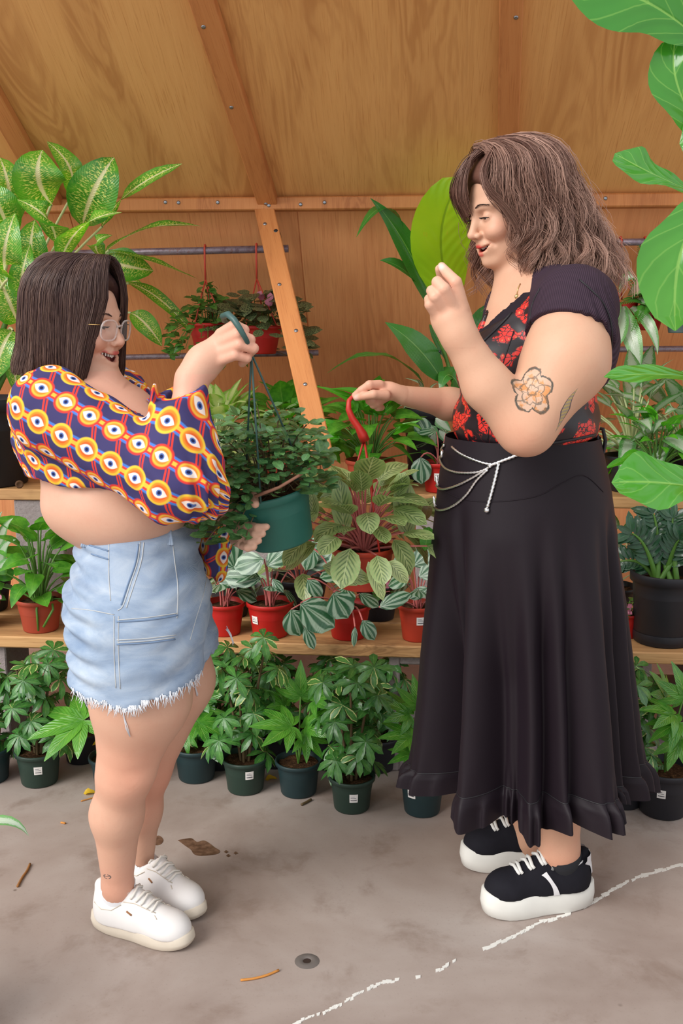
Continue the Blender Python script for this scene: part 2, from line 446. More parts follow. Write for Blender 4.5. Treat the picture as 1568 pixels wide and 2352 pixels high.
def batten(name, p, q, width, thick, nrm, screws=()):
    d = (q - p); L = d.length; d.normalize(); s = d.cross(nrm).normalized(); c = (p + q) / 2 + nrm * (thick / 2 + .0005)
    b = MB(); b.bbox(c, s * width / 2, d * L / 2, nrm * thick / 2, .003)
    o = b.build(name, M_batten, smooth=False, origin=c); tag(o, kind='structure')
    for f in screws:
        m = MB(); pos = p + d * (L * f) + nrm * (thick + .001) + s * random.uniform(-.25, .25) * width
        m.lathe(pos, nrm, [(.006, 0), (.006, .0015), (.002, .002)], 10, cap1=True); m.build('screw', M_screw, o)
    return o
random.seed(4)
def ext(r, lo, hi):                    # extend a rib along itself
    p, q = r; d = (p - q).normalized(); return q - d * lo, p + d * hi
batten('trim_1', *ext(ribs[0], .25, .5), .062, .03, N_ROOF, (.5, .7))
batten('trim_2', *ext(ribs[1], .02, .4), .066, .034, N_ROOF, (.02, .38, .62))
batten('trim_3', *ext(ribs[2], .02, .4), .060, .034, N_ROOF, (.28, .64))
batten('trim_4', on_low(606, 480), on_low(742, 1060), .064, .034, N_LOW, (.1, .36, .55, .75))
batten('trim_5', on_low(1160, 480), on_low(1220, 1060), .064, .034, N_LOW, (.1, .5))
batten('trim_6', on_low(-150, 500), on_low(-270, 1060), .064, .034, N_LOW, (.1, .5))
# the long horizontal rail where wall and roof meet
pl, pr = roof_pt(-3.3, .0), roof_pt(3.1, .0)
bm = MB(); cN = (N_ROOF + N_LOW).normalized()
bm.bbox((pl + pr) / 2 - BB * .028, BU * 3.2, BB * .03, Vector((0, 0, .021)), .004)
rail = tag(bm.build('trim_7', M_batten, smooth=False, origin=(pl + pr) / 2), kind='structure')
for x in (380, 410, 500, 608, 617, 690, 745, 1000, 1390):
    p = Pb(x, 476 - (x - 380) * .02, BEAM_B - .059); m = MB(); m.lathe(Vector((p.x, p.y, BEAM_Z + random.uniform(-.01, .008))), -BB, [(.006, 0), (.006, .0015), (.002, .002)], 10, cap1=True)
    m.build('screw', M_screw, rail)

# floor marks: the filled crack, the bolt hole, damp patches
M_filler = plain('crack_filler_white', (.72, .70, .66), .8)
def flat_patch(name, pix, mat, z=.0012, parent=floor):
    pts = [Pz(x, y, 0) for x, y in (pix if len(pix) < 5 else smooth_line(list(pix) + [pix[0]], 5)[:-1])]; V = [(p.x, p.y, z) for p in pts] + [(p.x, p.y, .0001) for p in pts]; n = len(pts)
    up = sum(pts[i].x * pts[(i + 1) % n].y - pts[(i + 1) % n].x * pts[i].y for i in range(n)) > 0
    F = [tuple(range(n)) if up else tuple(range(n))[::-1]] + [(i, (i + 1) % n, (i + 1) % n + n, i + n)[::(-1 if up else 1)] for i in range(n)]
    return mesh_obj(name, V, F, mat, parent, smooth=False)
crack = [(640, 2372), (700, 2342), (748, 2325), (785, 2306), (830, 2280), (880, 2258), (945, 2248), (1010, 2228), (1060, 2200), (1118, 2178), (1195, 2143), (1240, 2120), (1310, 2098), (1382, 2060), (1430, 2032), (1480, 2010), (1540, 1994), (1620, 1975)]
cl = smooth_line(crack, 7); rr = random.Random(8)
for i in range(len(cl) - 1):
    (x0, y0), (x1, y1) = cl[i], cl[i + 1]; gap = .12
    seg = x0
    if 905 < seg < 1000 and rr.random() < .75: continue
    if 1030 < seg < 1105 and rr.random() < .8: continue
    if rr.random() < .07: continue
    w = rr.uniform(2.2, 5.0) * (1.15 if seg > 1100 else 1); j = rr.uniform(-2, 2)
    flat_patch('crack_filler', [(x0 - rr.uniform(0, 3), y0 - w + j), (x1 + rr.uniform(-1, 2), y1 - w * rr.uniform(.5, 1.1) + j), (x1 + rr.uniform(-2, 2), y1 + w * rr.uniform(.4, .9) + j), (x0 + rr.uniform(-2, 2), y0 + w * .8 + j)], M_filler, rr.uniform(.0006, .0022))
t = NT('damp_stain'); M_damp = t.set(t.ramp(t.noise(t.coord(), 60, 4), [(.35, srgb(84, 58, 44)), (.65, srgb(122, 92, 74))]), .45)
flat_patch('damp_patch', [(408, 1930), (425, 1927), (440, 1926), (452, 1934), (468, 1931), (482, 1938), (492, 1946), (505, 1955), (498, 1962), (478, 1965), (458, 1966), (445, 1962), (438, 1952), (424, 1942)], M_damp, .0008)
flat_patch('damp_patch', [(352, 1923), (366, 1920), (375, 1930), (368, 1940), (355, 1940)], M_damp, .0008)
for x, y in ((519, 1957), (541, 1960), (524, 1966)): flat_patch('damp_patch', [(x - 5, y), (x, y - 4), (x + 6, y), (x, y + 3)], M_damp, .0008)
hp = Pz(705, 2208, 0); m = MB()
m.lathe((hp.x, hp.y, 0), (0, 0, 1), [(.028, .0006), (.021, .003), (.012, .0035), (.009, .001)], 20)
m.build('bolt_ring', plain('dark_metal', (.14, .12, .11), .6), floor)
m = MB(); m.lathe((hp.x, hp.y, 0), (0, 0, 1), [(.0095, .0012), (.004, .0012)], 14, cap1=True); m.build('bolt_hole', plain('hole_dark', (.03, .015, .01), .8), floor)

# ------------------------------------------------------------------ shelving
def block_mat():
    t = NT('cinder_concrete'); c = t.coord(); n = t.noise(c, 90, 4, .7); b = t.noise(c, 8, 3)
    col = t.mix(n, srgb(128, 116, 114), srgb(186, 176, 174)); col = t.mix(t.math('MULTIPLY', b, .4), col, srgb(120, 106, 108))
    t.bump(n, .6, .006); return t.set(col, .9, 0, .2)
M_block = block_mat()
def cinder_block(c, label, upright=True, side=False, w=.19, h=.39, d=.19):
    """hollow concrete block, c = centre of its base in wall frame (a, b, z)"""
    a, b, z = c; o = W(a, b, z); m = MB(); e = .034
    X, Yv, Z = BU, BB, Vector((0, 0, 1))
    if side: X, Yv = BB, -BU            # cores run along the shelf, flat face to the room
    def bx(x0, x1, z0, z1): m.bbox(o + X * (x0 + x1) / 2 + Z * (z0 + z1) / 2, X * (x1 - x0) / 2, Yv * d / 2, Z * (z1 - z0) / 2, .004)
    if upright:
        bx(-w / 2, -w / 2 + e, 0, h); bx(w / 2 - e, w / 2, 0, h)
        bx(-w / 2 + e, w / 2 - e, 0, e); bx(-w / 2 + e, w / 2 - e, h - e, h); bx(-w / 2 + e, w / 2 - e, h / 2 - e / 2, h / 2 + e / 2)
    r = m.build('cinder_block', M_block, smooth=False, origin=o)
    return tag(r, label, 'cinder block', 'concrete blocks carrying the shelves')
LB, LZ = 2.96, .392                     # lower shelf: front edge depth, underside
UB, UZ = 3.24, .822                     # upper shelf
def plank(name, a0, a1, b0, b1, z0, z1, label):
    m = MB(); c = W((a0 + a1) / 2, (b0 + b1) / 2, (z0 + z1) / 2)
    m.bbox(c, BU * (a1 - a0) / 2, BB * (b1 - b0) / 2, Vector((0, 0, (z1 - z0) / 2)), .004)
    m.U = [(v[1], v[0]) for v in m.U]
    o = m.build(name, M_plank, smooth=False, origin=c); return tag(o, label, 'shelf board', 'wooden boards of the plant shelves')
plank('shelf_board', -2.2, 1.9, LB, LB + .235, LZ, LZ + .038, 'long pale wooden front board of the lower shelf, under the red pots')
plank('shelf_board', -2.2, 1.9, LB + .245, LB + .48, LZ, LZ + .038, 'wooden back board of the lower shelf, hidden behind the red pots')
plank('shelf_board', -2.2, 1.9, UB, UB + .235, UZ, UZ + .038, 'wooden front board of the upper shelf, under the big black pot')
plank('shelf_board', -2.2, 1.9, UB + .245, UB + .48, UZ, UZ + .038, 'wooden back board of the upper shelf, against the plywood wall')
def a_at(x, y, b): return toW(Pb(x, y, b))[0]
H1 = LZ; H2 = UZ - LZ - .038
cinder_block((a_at(962, 1600, LB + .02), LB + .13, 0), 'grey concrete block with open core under the lower shelf, beside the black skirt', h=H1)
cinder_block((a_at(-50, 1600, LB + .02), LB + .13, 0), 'grey concrete block under the lower shelf at the left edge of the photo', h=H1)
cinder_block((a_at(1548, 1520, LB + .2), LB + .33, 0), 'grey concrete block set back under the lower shelf, below the black nursery pot', h=H1)
cinder_block((a_at(235, 1600, LB + .3), LB + .38, 0), 'grey concrete block set back in shade behind the left woman\'s legs', h=H1)
cinder_block((a_at(92, 1200, UB + .02), UB + .11, LZ + .038), 'grey concrete block on the lower shelf, under the big black pot', h=H2, side=True, w=.2, d=.17)
cinder_block((a_at(1010, 1230, UB + .02), UB + .11, LZ + .038), 'grey concrete block on the lower shelf, half hidden by the black skirt', h=H2, side=True, w=.2, d=.16)
cinder_block((a_at(560, 1230, UB + .02), UB + .2, LZ + .038), 'grey concrete block in shade on the lower shelf, behind the green hanging pot', h=H2, side=True, w=.2, d=.16)
# metal rods for hanging baskets
def pipe_mat():
    t = NT('pipe_metal'); n = t.noise(t.coord(), 40, 5, .7)
    return t.set(t.ramp(n, [(.35, srgb(120, 98, 108)), (.55, srgb(150, 140, 152)), (.7, srgb(134, 84, 72))]), .45, .5)
M_pipe = pipe_mat(); M_black = plain('black_rubber', (.012, .012, .014), .5)
def rod(p, q, r, label):
    m = MB(); m.tube([p, q], r, 12); o = m.build('metal_rod', M_pipe, origin=(p + q) / 2)
    return tag(o, label, 'rod', 'metal rods for hanging baskets')
rod_b1, rod_b2 = 3.46, 3.66
r1 = rod(Pb(120, 584, rod_b1), Pb(662, 571, rod_b1), .0125, 'upper metal rod behind the variegated plant, holding two hanging baskets')
r2 = rod(Pb(60, 826, rod_b2), Pb(731, 810, rod_b2), .0105, 'lower metal rod behind the raised hand of the left woman')
r3 = rod(Pb(1330, 558, rod_b1), Pb(1640, 553, rod_b1), .0115, 'upper metal rod behind the curly hair, holding the fern basket')
r4 = rod(Pb(990, 806, rod_b2), Pb(1700, 800, rod_b2), .0105, 'lower metal rod on the right, running behind the standing woman')
for r, x, y, b in ((r1, 632, 573, rod_b1), (r3, 1620, 554, rod_b1)):
    p = Pb(x, y, b); m = MB(); q = on_low(x + 4, y - 26)
    m.tube([p - Vector((0, 0, .013)) - BB * .006, p - BB * .014, p + Vector((0, 0, .014)), p + Vector((0, 0, .03)), q + N_LOW * .03], .0035, 6)
    m.build('tie', M_black, r)
    m = MB(); m.lathe(q - N_LOW * .002, N_LOW, [(.015, 0), (.015, .02), (.012, .034), (.004, .038)], 14, cap0=True, cap1=True); m.build('knob', M_black, r)
for r, x, y, b in ((r2, 674, 812, rod_b2), (r4, 1010, 806, rod_b2), (r4, 1660, 800, rod_b2)):
    p = Pb(x, y, b); m = MB(); q = on_low(x, y)
    m.lathe(p - BU * .006, BU, [(.0118, 0), (.0128, .003), (.0128, .009), (.0118, .012)], 12); m.tube([p, q - N_LOW * .003], .004, 6); m.build('tie', M_black, r)
# ------------------------------------------------------------------ people: shared parts
def skin_mat(name, tattoos=()):
    t = NT(name); att = t.n('ShaderNodeVertexColor', layer_name='Col'); c = t.coord()
    n = t.noise(c, 22, 4, .6); n2 = t.noise(c, 260, 2, .6)
    col = t.mix(t.math('MULTIPLY', t.ss(n, .4, .8), .16), att.outputs[0], srgb(206, 128, 104))
    col = t.mix(t.math('MULTIPLY', t.ss(n2, .5, .8), .06), col, srgb(150, 84, 64))
    for (ctr, e1, e2, nrm, fnc) in tattoos:
        sub = t.n('ShaderNodeVectorMath', operation='SUBTRACT'); t.l(c, sub.inputs[0]); sub.inputs[1].default_value = ctr
        def dot(v):
            d = t.n('ShaderNodeVectorMath', operation='DOT_PRODUCT'); t.l(sub.outputs[0], d.inputs[0]); d.inputs[1].default_value = v; return d.outputs['Value']
        u, v, w = dot(e1), dot(e2), dot(nrm)
        front = t.math('GREATER_THAN', w, -.04)
        for colr, mask in fnc(t, u, v): col = t.mix(t.math('MULTIPLY', mask, front), col, colr)
    t.b.inputs['Subsurface Weight'].default_value = 0.0; t.b.inputs['Subsurface Radius'].default_value = (.012, .005, .003)
    t.b.inputs['Subsurface Scale'].default_value = 1.0
    t.bump(n2, .05, .001)
    return t.set(col, .52, 0, .35)
M_white_tooth = plain('tooth_enamel', (.82, .78, .70), .25, 0, .6, .04)
M_eye = plain('eye_white', (.75, .72, .70), .15, 0, .6, .03)
M_iris = plain('iris_brown', (.05, .025, .015), .1)
M_dark = plain('mouth_dark', (.16, .03, .03), .5)
class Head:
    """head frame: x forward, y to the figure's left, z up, origin between the eyes' height and the ears"""
    def __init__(s, loc, yaw, pitch, roll=0, scale=1.0):
        s.R = (Matrix.Rotation(yaw, 3, 'Z') @ Matrix.Rotation(pitch, 3, 'Y') @ Matrix.Rotation(roll, 3, 'X')); s.s = scale; s.o = Vector(loc)
        s.Rn = np.array(s.R)
    def w(s, x, y, z): return s.o + s.R @ (Vector((x, y, z)) * s.s)
    def local(s, V): return (np.asarray(V) - np.array(s.o)) @ s.Rn / s.s
    def build(s, F, smile, mouth_open):
        k = s.s; w = s.w; R = s.Rn
        E = lambda c, r, kk, op='u': F.ell(w(*c), [q * k for q in r], kk * k, R, op)
        C = lambda a, b, ra, rb, kk, op='u': F.cone(w(*a), w(*b), ra * k, rb * k, kk * k, op)
        E((-.014, 0, .036), (.098, .077, .082), .02)
        E((.018, 0, -.02), (.068, .064, .075), .03)
        E((.028, 0, -.07), (.050, .050, .036), .03)
        for y in (-1, 1):
            C((-.012, y * .060, -.035), (.000, y * .056, -.062), .014, .015, .02); C((.000, y * .056, -.062), (.060, y * .018, -.098), .015, .014, .022)
            E((.060, y * .042, -.030), (.022, .020, .018), .02)
            C((.079, y * .012, .021), (.066, y * .046, .024), .010, .008, .016)
            if smile: E((.066, y * .040, -.036), (.018, .018, .014), .014)
        E((.070, 0, -.099), (.018, .018, .014), .018)
        for y in (-1, 1): E((.088, y * .030, .001), (.015, .019, .011), .012, 's')
        C((.083, 0, .008), (.102, 0, -.031), .0075, .0095, .012); E((.1035, 0, -.034), (.0105, .0100, .0085), .006)
        for y in (-1, 1):
            E((.0935, y * .0125, -.038), (.010, .0065, .0068), .005)
            E((.096, y * .0065, -.0445), (.0055, .0032, .003), .002, 's')
        E((.074, 0, -.064), (.020, .030, .022), .018)          # muzzle
        for y in (-1, 1):                                       # eyeballs' lids
            E((.0705, y * .031, -.002), (.0132, .0136, .0132), .004)
            C((.044, y * .079, .004), (-.004, y * .080, .0), .001, .001, .001)
            E((-.008, y * .079, -.012), (.016, .006, .028), .006); E((-.004, y * .086, -.010), (.008, .005, .016), .004, 's')
        o = float(mouth_open); s.mo = o; c_lo = .007 + .005 * o; mw = .028 + .005 * o; z0 = -.066
        zu, lz = z0 + .0012 + .0062 * o, -.0088 - .0105 * o
        up = [(.069, -mw, z0 + c_lo), (.0855, -mw * .52, zu + .001), (.0915, 0, zu), (.0855, mw * .52, zu + .001), (.069, mw, z0 + c_lo)]
        lo = [(.069, -mw, z0 + c_lo), (.082, -mw * .56, z0 + lz * .60), (.0875, 0, z0 + lz), (.082, mw * .56, z0 + lz * .60), (.069, mw, z0 + c_lo)]
        s.up, s.lo = smooth_line(up, 4), smooth_line(lo, 4); n = len(s.up)
        E((.084, 0, z0 - .0015 - .0045 * o), (.022, mw * .78, .0015 + .0098 * o), .003, 's')
        for y in (-1, 1): E((.080, y * mw * .55, z0 + .002), (.016, mw * .34, .001 + .0052 * o), .003, 's')
        for line, r in ((s.up, .0036), (s.lo, .0042)):
            rr_ = [r * (.35 + .65 * math.sin(math.pi * i / (n - 1)) ** .6) for i in range(n)]
            for i in range(n - 1): C(tuple(line[i]), tuple(line[i + 1]), rr_[i], rr_[i + 1], .003)
        for y in (-1, 1):                                       # eye opening
            E((.084, y * .031, -.003), (.010, .0118, .0017 if smile else .0030), .0012, 's')
        for y in (-1, 1):                                       # smile fold
            if smile and mouth_open: C((.090, y * .018, -.046), (.072, y * .036, -.062), .001, .001, .012, 's')
    def extras(s, root, hair_mat, smile, mouth_open):
        k = s.s
        for y in (-1, 1):
            m = MB(); c = s.w(.0705, y * .031, -.002)
            m.lathe(c, s.R @ Vector((1, 0, 0)), [(.0122 * k * math.sin(a), -.0122 * k * math.cos(a)) for a in np.linspace(.01, 3.13, 12)], 16)
            e = m.build('eyeball', M_eye, root)
            m = MB(); m.lathe(c, s.R @ Vector((1, -.12 if not smile else 0, -.1)), [(.0063 * k, .0107 * k), (.0045 * k, .0117 * k), (.0005 * k, .0126 * k)], 14, cap1=True); m.build('iris', M_iris, e)
            m = MB(); zz = .0022 if smile else .0034
            for q in range(9):
                a = -1 + q / 4; yy = y * .031 + a * .0118; x = .0705 + math.sqrt(max(0, .0141 ** 2 - (a * .0122) ** 2)) + .0002; z1 = -.002 + zz * (1 - a * a) - .0008
                m.tube([s.w(x - .001, yy, z1), s.w(x + .0042, yy * 1.01 + a * .0028, z1 - .0002), s.w(x + .0072, yy + a * .005, z1 + .0022)], [.0008 * k, .0006 * k, .0002 * k], 4)
            m.tube([s.w(.0705 + math.sqrt(max(0, .0137 ** 2 - (a * .0122) ** 2)), y * .031 + a * .0118, -.002 + zz * (1 - a * a) - .001) for a in np.linspace(-1, 1, 9)], .0010 * k, 5)
            m.build('eyelashes', M_lash, root)
            m = MB(); rb = random.Random(3)
            for q in range(40):
                a = q / 39; yy = y * (.013 + .037 * a); x = .0905 - 7.6 * (abs(yy) - .004) ** 2 + .001; z = .0225 + .0065 * math.sin(min(1, a * 1.25) * 2.4) - .004 * a + rb.uniform(-.0016, .0016) * (1 - .6 * a)
                m.tube([s.w(x - .001, yy, z), s.w(x + .0012, yy + y * .004, z + .0012), s.w(x - .0002, yy + y * .008, z + .0008)], [.0005 * k, .0006 * k, .0002 * k], 4)
            m.build('eyebrow', hair_mat, root)
        if mouth_open:
            z0 = -.066
            m = MB()
            for q in range(-4, 5):
                yy = q * .0052; x = .0828 - 26 * yy * yy; h = .0056 - abs(q) * .0005
                m.bbox(s.w(x, yy, z0 + .0012 + abs(q) * .0009), s.R @ Vector((.0016 * k, 0, 0)), s.R @ Vector((0, .00245 * k, 0)), s.R @ Vector((0, 0, h * k)), .0009 * k)
            m.build('teeth', M_white_tooth, root)
            m = MB(); m.lathe(s.w(.064, 0, z0 - .013), s.R @ Vector((1, 0, 0)), [(.003 * k, .012 * k), (.012 * k, .008 * k), (.016 * k, 0), (.012 * k, -.006 * k)], 14, cap0=True, cap1=True)
            m.build('tongue', plain('tongue_pink', (.5, .14, .13), .35), root)
    def colour(s, V, base, lip, blush, col):
        """lips, cheeks and the inside of the mouth"""
        L = s.local(V); m = (np.abs(L) < .2).all(1); L = L[m]; c = col[m]
        def near(line):
            d = np.full(len(L), 9.0)
            for i in range(len(line) - 1):
                a, b = np.array(line[i]), np.array(line[i + 1]); ba = b - a; q = L - a; t = np.clip((q @ ba) / (ba @ ba), 0, 1)
                d = np.minimum(d, np.linalg.norm(q - t[:, None] * ba, axis=1))
            return d
        d = np.minimum(near(s.up), near(s.lo)); tp_ = np.clip(1.25 - np.abs(L[:, 1]) / .034, .25, 1); k = np.clip((.0066 * tp_ - d) / .0018, 0, 1)[:, None]
        ch = np.exp(-((L[:, 0] - .06) ** 2 + (np.abs(L[:, 1]) - .044) ** 2 + (L[:, 2] + .032) ** 2) / .022 ** 2)[:, None] * .55
        ns = np.exp(-((L[:, 0] - .106) ** 2 + L[:, 1] ** 2 + (L[:, 2] + .034) ** 2) / .012 ** 2)[:, None] * .3
        c = c * (1 - ch - ns * .6) + np.array(blush) * (ch + ns * .6)
        c = c * (1 - k) + np.array(lip) * k
        inm = ((L[:, 0] < .080) & (L[:, 0] > .05) & (np.abs(L[:, 1]) < .024) & (np.abs(L[:, 2] + .070) < .0095) & (d > .004))[:, None]
        c = np.where(inm, np.array((.18, .03, .03)), c)
        col[m] = c; return col
def hair_mat(name, a, b, c):
    t = NT(name); uv = t.sep(t.coord('UV')); oi = t.noise(t.coord(), 60, 3, .7)
    lay = t.n('ShaderNodeVertexColor', layer_name='Col')
    col = t.mix(oi, a, b); col = t.mix(lay.outputs[0], col, c)
    return t.set(col, .42, 0, .28)
M_lash = plain('lash_black', (.01, .008, .008), .5)
class Strands:
    def __init__(s): s.V, s.F, s.C, s.n = [], [], [], 0
    def add(s, pts, r0, r1, tint=0.0, tip=0.0, sides=3):
        pts = np.asarray(pts, float); n = len(pts); t = np.gradient(pts, axis=0); t /= np.linalg.norm(t, axis=1)[:, None] + 1e-9
        ref = np.array((.31, .9, .2)); a = np.cross(t, ref); a /= np.linalg.norm(a, axis=1)[:, None] + 1e-9; b = np.cross(t, a)
        r = np.linspace(r0, r1, n)[:, None]; ring = []
        for k in range(sides):
            th = 2 * math.pi * k / sides; ring.append(pts + r * (a * math.cos(th) + b * math.sin(th)))
        V = np.stack(ring, 1).reshape(-1, 3); i = np.arange(n - 1)[:, None] * sides; k = np.arange(sides)[None]; k2 = (k + 1) % sides
        q = np.stack([i + k, i + k2, i + sides + k2, i + sides + k], -1).reshape(-1, 4)
        s.V.append(V); s.F.append(q + s.n); s.n += len(V)
        c = np.clip(tint + np.linspace(0, 1, n) ** 2 * tip, 0, 1); s.C.append(np.repeat(np.repeat(c[:, None], sides, 0), 3, 1))
    def build(s, name, mat, parent):
        return mesh_obj(name, np.concatenate(s.V), np.concatenate(s.F), mat, parent, col=np.concatenate(s.C))
def field_obj(name, F, lo, hi, h, mat, parent, it=1, disp=None, colf=None, uvf=None):
    V, Q = F.mesh(lo, hi, h); V = relax(V, Q, it)
    if disp is not None: V = V + vnormals(V, Q) * disp(V)[:, None]
    o = mesh_obj(name, V, Q, mat, parent, uv=uvf(V) if uvf else None, col=colf(V) if colf else None)
    return o, V, Q
def finger(F, pts, r0, r1, k=.0025, k0=.008):
    n = len(pts); F.chain(pts, [r0 + (r1 - r0) * i / (n - 1) for i in range(n)], k, k0)

# shoes: outline of the sole in metres, x towards the toe
def shoe_outline(L, wd, n=40):
    out = []
    for i in range(n):
        t = 2 * math.pi * i / n; x = math.cos(t); y = math.sin(t)
        xx = L * .5 * np.sign(x) * abs(x) ** .82; wv = wd * (.84 + .16 * (xx / L + .5)) * (1 - .16 * math.exp(-((xx + .01) / .05) ** 2))
        out.append((xx, .5 * wv * np.sign(y) * abs(y) ** .75))
    return out
def frame_of(toe_dir):
    d = Vector((toe_dir[0], toe_dir[1], 0)).normalized(); return d, Vector((-d.y, d.x, 0))

def shoe(par, heel, toe, L, wd, h_sole, mats, style, ankle):
    d, s = frame_of((toe - heel)); c = (heel + toe) / 2; c = Vector((c.x, c.y, 0)); Z = Vector((0, 0, 1))
    up_m, so_m, la_m, sock_m = mats; ol = shoe_outline(L, wd); n = len(ol); hs = h_sole
    A = lambda x, y, z: c + d * (x * L) + s * (y * wd) + Z * z
    at = lambda x, y, z: np.array(A(x, y, z)); Rm = np.array([[d.x, s.x, 0], [d.y, s.y, 0], [0, 0, 1]])
    wedge = (lambda x: .18 * max(0, -x / L)) if style == 'platform' else (lambda x: .45 * max(0, -x / L))
    U = Field(); g = 1.0 if style == 'low' else 1.12
    U.ell(at(.27, 0, hs + .008), (L * .215, wd * .475, .040 * g), .02, Rm)
    U.ell(at(-.02, 0, hs + .012), (L * .31, wd * .44, .056 * g), .02, Rm); U.ell(at(-.27, 0, hs + .02), (L * .205, wd * .47, .066 * g), .02, Rm)
    U.cone(at(.03, 0, hs + .048), at(-.12, 0, hs + .070), .020, .026, .02)
    U.cone(at(-.36, 0, hs + .045), at(-.405, 0, hs + .072), .026, .017, .015)
    U.plane(c + Z * (hs - .004), (0, 0, -1))
    I = Field(); I.cone(at(-.225, 0, hs + .064), at(-.19, 0, hs + .17), .038, .055, 0, sy=.80, ax=tuple(s)); U.fn(lambda p: -I.at(p), .004)
    V, Q = U.mesh(np.array(c) - (L * .62, L * .62, .01), np.array(c) + (L * .62, L * .62, .22), .0036); V = relax(V, Q, 2)
    o = mesh_obj('shoe', V, Q, up_m, par); bv = bvh_of(V, Q)
    def drop(x, y, off=.002):              # a point on the upper, from above
        loc, nrm, i, dd = bv.ray_cast(A(x, y, .4), -Z)
        return (loc + nrm * off) if loc is not None else A(x, y, hs + .06)
    def sidept(x, z, sg, off=.0015):
        loc, nrm, i, dd = bv.ray_cast(A(x, sg * 2, z), s * -sg)
        return (loc + nrm * off) if loc is not None else A(x, sg * .45, z)
    prof = [(.93, 0), (1.0, .004), (1.03, hs * .45), (1.03, hs * .5), (1.01, hs), (.96, hs + .002), (.5, hs)]
    V, F = [], []
    for k, z in prof:
        for x, y in ol:
            zz = z * (1 + wedge(x)) if z > .01 else z
            V.append(c + d * x * k + s * y * k + Z * (zz + .008 * max(0, (x / L - .28) / .22) ** 2))
    for j in range(len(prof) - 1):
        for i in range(n): F.append((j * n + i, j * n + (i + 1) % n, (j + 1) * n + (i + 1) % n, (j + 1) * n + i))
    F.append(tuple(range(n))[::-1]); F.append(tuple((len(prof) - 1) * n + i for i in range(n)))
    mesh_obj('sole', V, F, so_m, o)
    # tongue and laces
    nl = 6 if style == 'low' else 7; x0, x1 = (.17, -.08) if style == 'low' else (.23, -.08)
    for i in range(nl):
        x = x0 + (x1 - x0) * i / (nl - 1); yw = .17 + .03 * i / nl
        m = MB(); cr = .035 if i % 2 else -.02
        m.tube([drop(x - .012, -yw - .05, .001), drop(x, -yw, .0035), drop(x + cr * .3, 0, .0055), drop(x + cr * .5, yw, .0035), drop(x + cr * .5 - .012, yw + .05, .001)], (.0030 if style == 'low' else .0044), 6); m.build('lace', la_m, o)
    if style == 'platform':
        m = MB()
        for sg in (-1, 1):
            k0 = drop(-.09, 0, .006); m.tube([k0, k0 + s * sg * .02 + Z * .012 + d * .005, k0 + s * sg * .036 + d * .012 - Z * .004, k0 + s * sg * .018 - Z * .004 + d * .004, k0], .0034, 6)
            m.tube([k0, k0 + s * sg * .014 + d * .018 - Z * .002, k0 + s * sg * .034 + d * .036 - Z * .016], .0034, 6)
        m.build('lace_bow', la_m, o)
    # trims
    if style == 'low':
        for sg in (-1, 1):
            m = MB(); m.tube([drop(.20, sg * .20, .0008), drop(.10, sg * .235, .0008), drop(0, sg * .26, .0008), drop(-.10, sg * .30, .0008)], .0011, 5)
            m.tube([sidept(-.40, hs + .045, sg, .0008), sidept(-.30, hs + .040, sg, .0008), sidept(-.2, hs + .042, sg, .0008), sidept(-.12, hs + .056, sg, .0008)], .001, 5)
            m.tube([drop(.235, sg * .30, .0008), drop(.2, sg * .25, .0008)], .001, 5); m.build('stitching', M_sole1, o)
        m = MB(); p0, p1 = sidept(-.055, hs + .045, -1, .001), sidept(.0, hs + .040, -1, .001); m.tube([p0, (p0 + p1) / 2, p1], .0022, 5); m.build('side_tab', plain('tab_brown', srgb(150, 100, 60), .6), o)
        m = MB(); m.lathe(A(.33, 0, hs + .004), d, [(.044, -.03), (.046, 0), (.044, .028), (.034, .05)], 28, sx=1); 
    else:
        M_w = mats[3]
        for sg in (-1, 1):
            A1 = [(.035, .050), (.005, .044), (-.030, .032), (-.058, .016), (-.070, -.002)]; B1 = [(-.012, .056), (-.034, .046), (-.062, .034), (-.098, .018), (-.128, -.002)]
            V_, F_ = [], []; la, lb = smooth_line(A1, 3), smooth_line(B1, 3)
            for a_, b_ in zip(la, lb):
                for k in range(5):
                    f_ = k / 4; V_.append(sidept(a_[0] * (1 - f_) + b_[0] * f_, hs + a_[1] * (1 - f_) + b_[1] * f_, sg, .0018))
            for r_ in range(len(la) - 1):
                for k in range(4): F_.append((r_ * 5 + k, r_ * 5 + k + 1, r_ * 5 + k + 6, r_ * 5 + k + 5))
            mesh_obj('side_stripe', V_, F_, M_w, o)
        V_, F_ = [], []; na = 11
        for zi in range(6):
            z = hs + .034 + .010 * zi
            for k in range(na):
                th = math.radians(-62 + 124 * k / (na - 1)) * (1 if zi > 2 else .62); dr = (d * -math.cos(th) + s * math.sin(th)); cen = A(-.30, 0, z)
                loc, nrm, ii, dd = bv.ray_cast(cen + dr * .3, -dr); V_.append((loc + dr * .0022) if loc is not None and .036 < (loc - cen).length < .075 else cen + dr * .045)
        for zi in range(5):
            for k in range(na - 1): F_.append((zi * na + k, zi * na + k + 1, (zi + 1) * na + k + 1, (zi + 1) * na + k))
        mesh_obj('heel_tab', V_, F_, M_w, o)
        rim = []
        for i in range(15):
            a = math.pi * 2 * i / 14; rim.append(A(-.232 + .165 * math.cos(a), .40 * math.sin(a), hs + .064 + .012 * abs(math.cos(a)) ** 2))
        m = MB(); m.tube(rim, .0022, 5, cap=False); m.build('collar_piping', M_w, o)
    # sock cuff around the ankle
    m = MB(); ax = Vector((ankle.x, ankle.y, 0)); base = A(-.225, 0, hs + .028); up = (Vector(ankle) - base); up.normalize()
    sk = M_sock if style == 'low' else M_sockb
    hgt = .062 if style == 'low' else .066
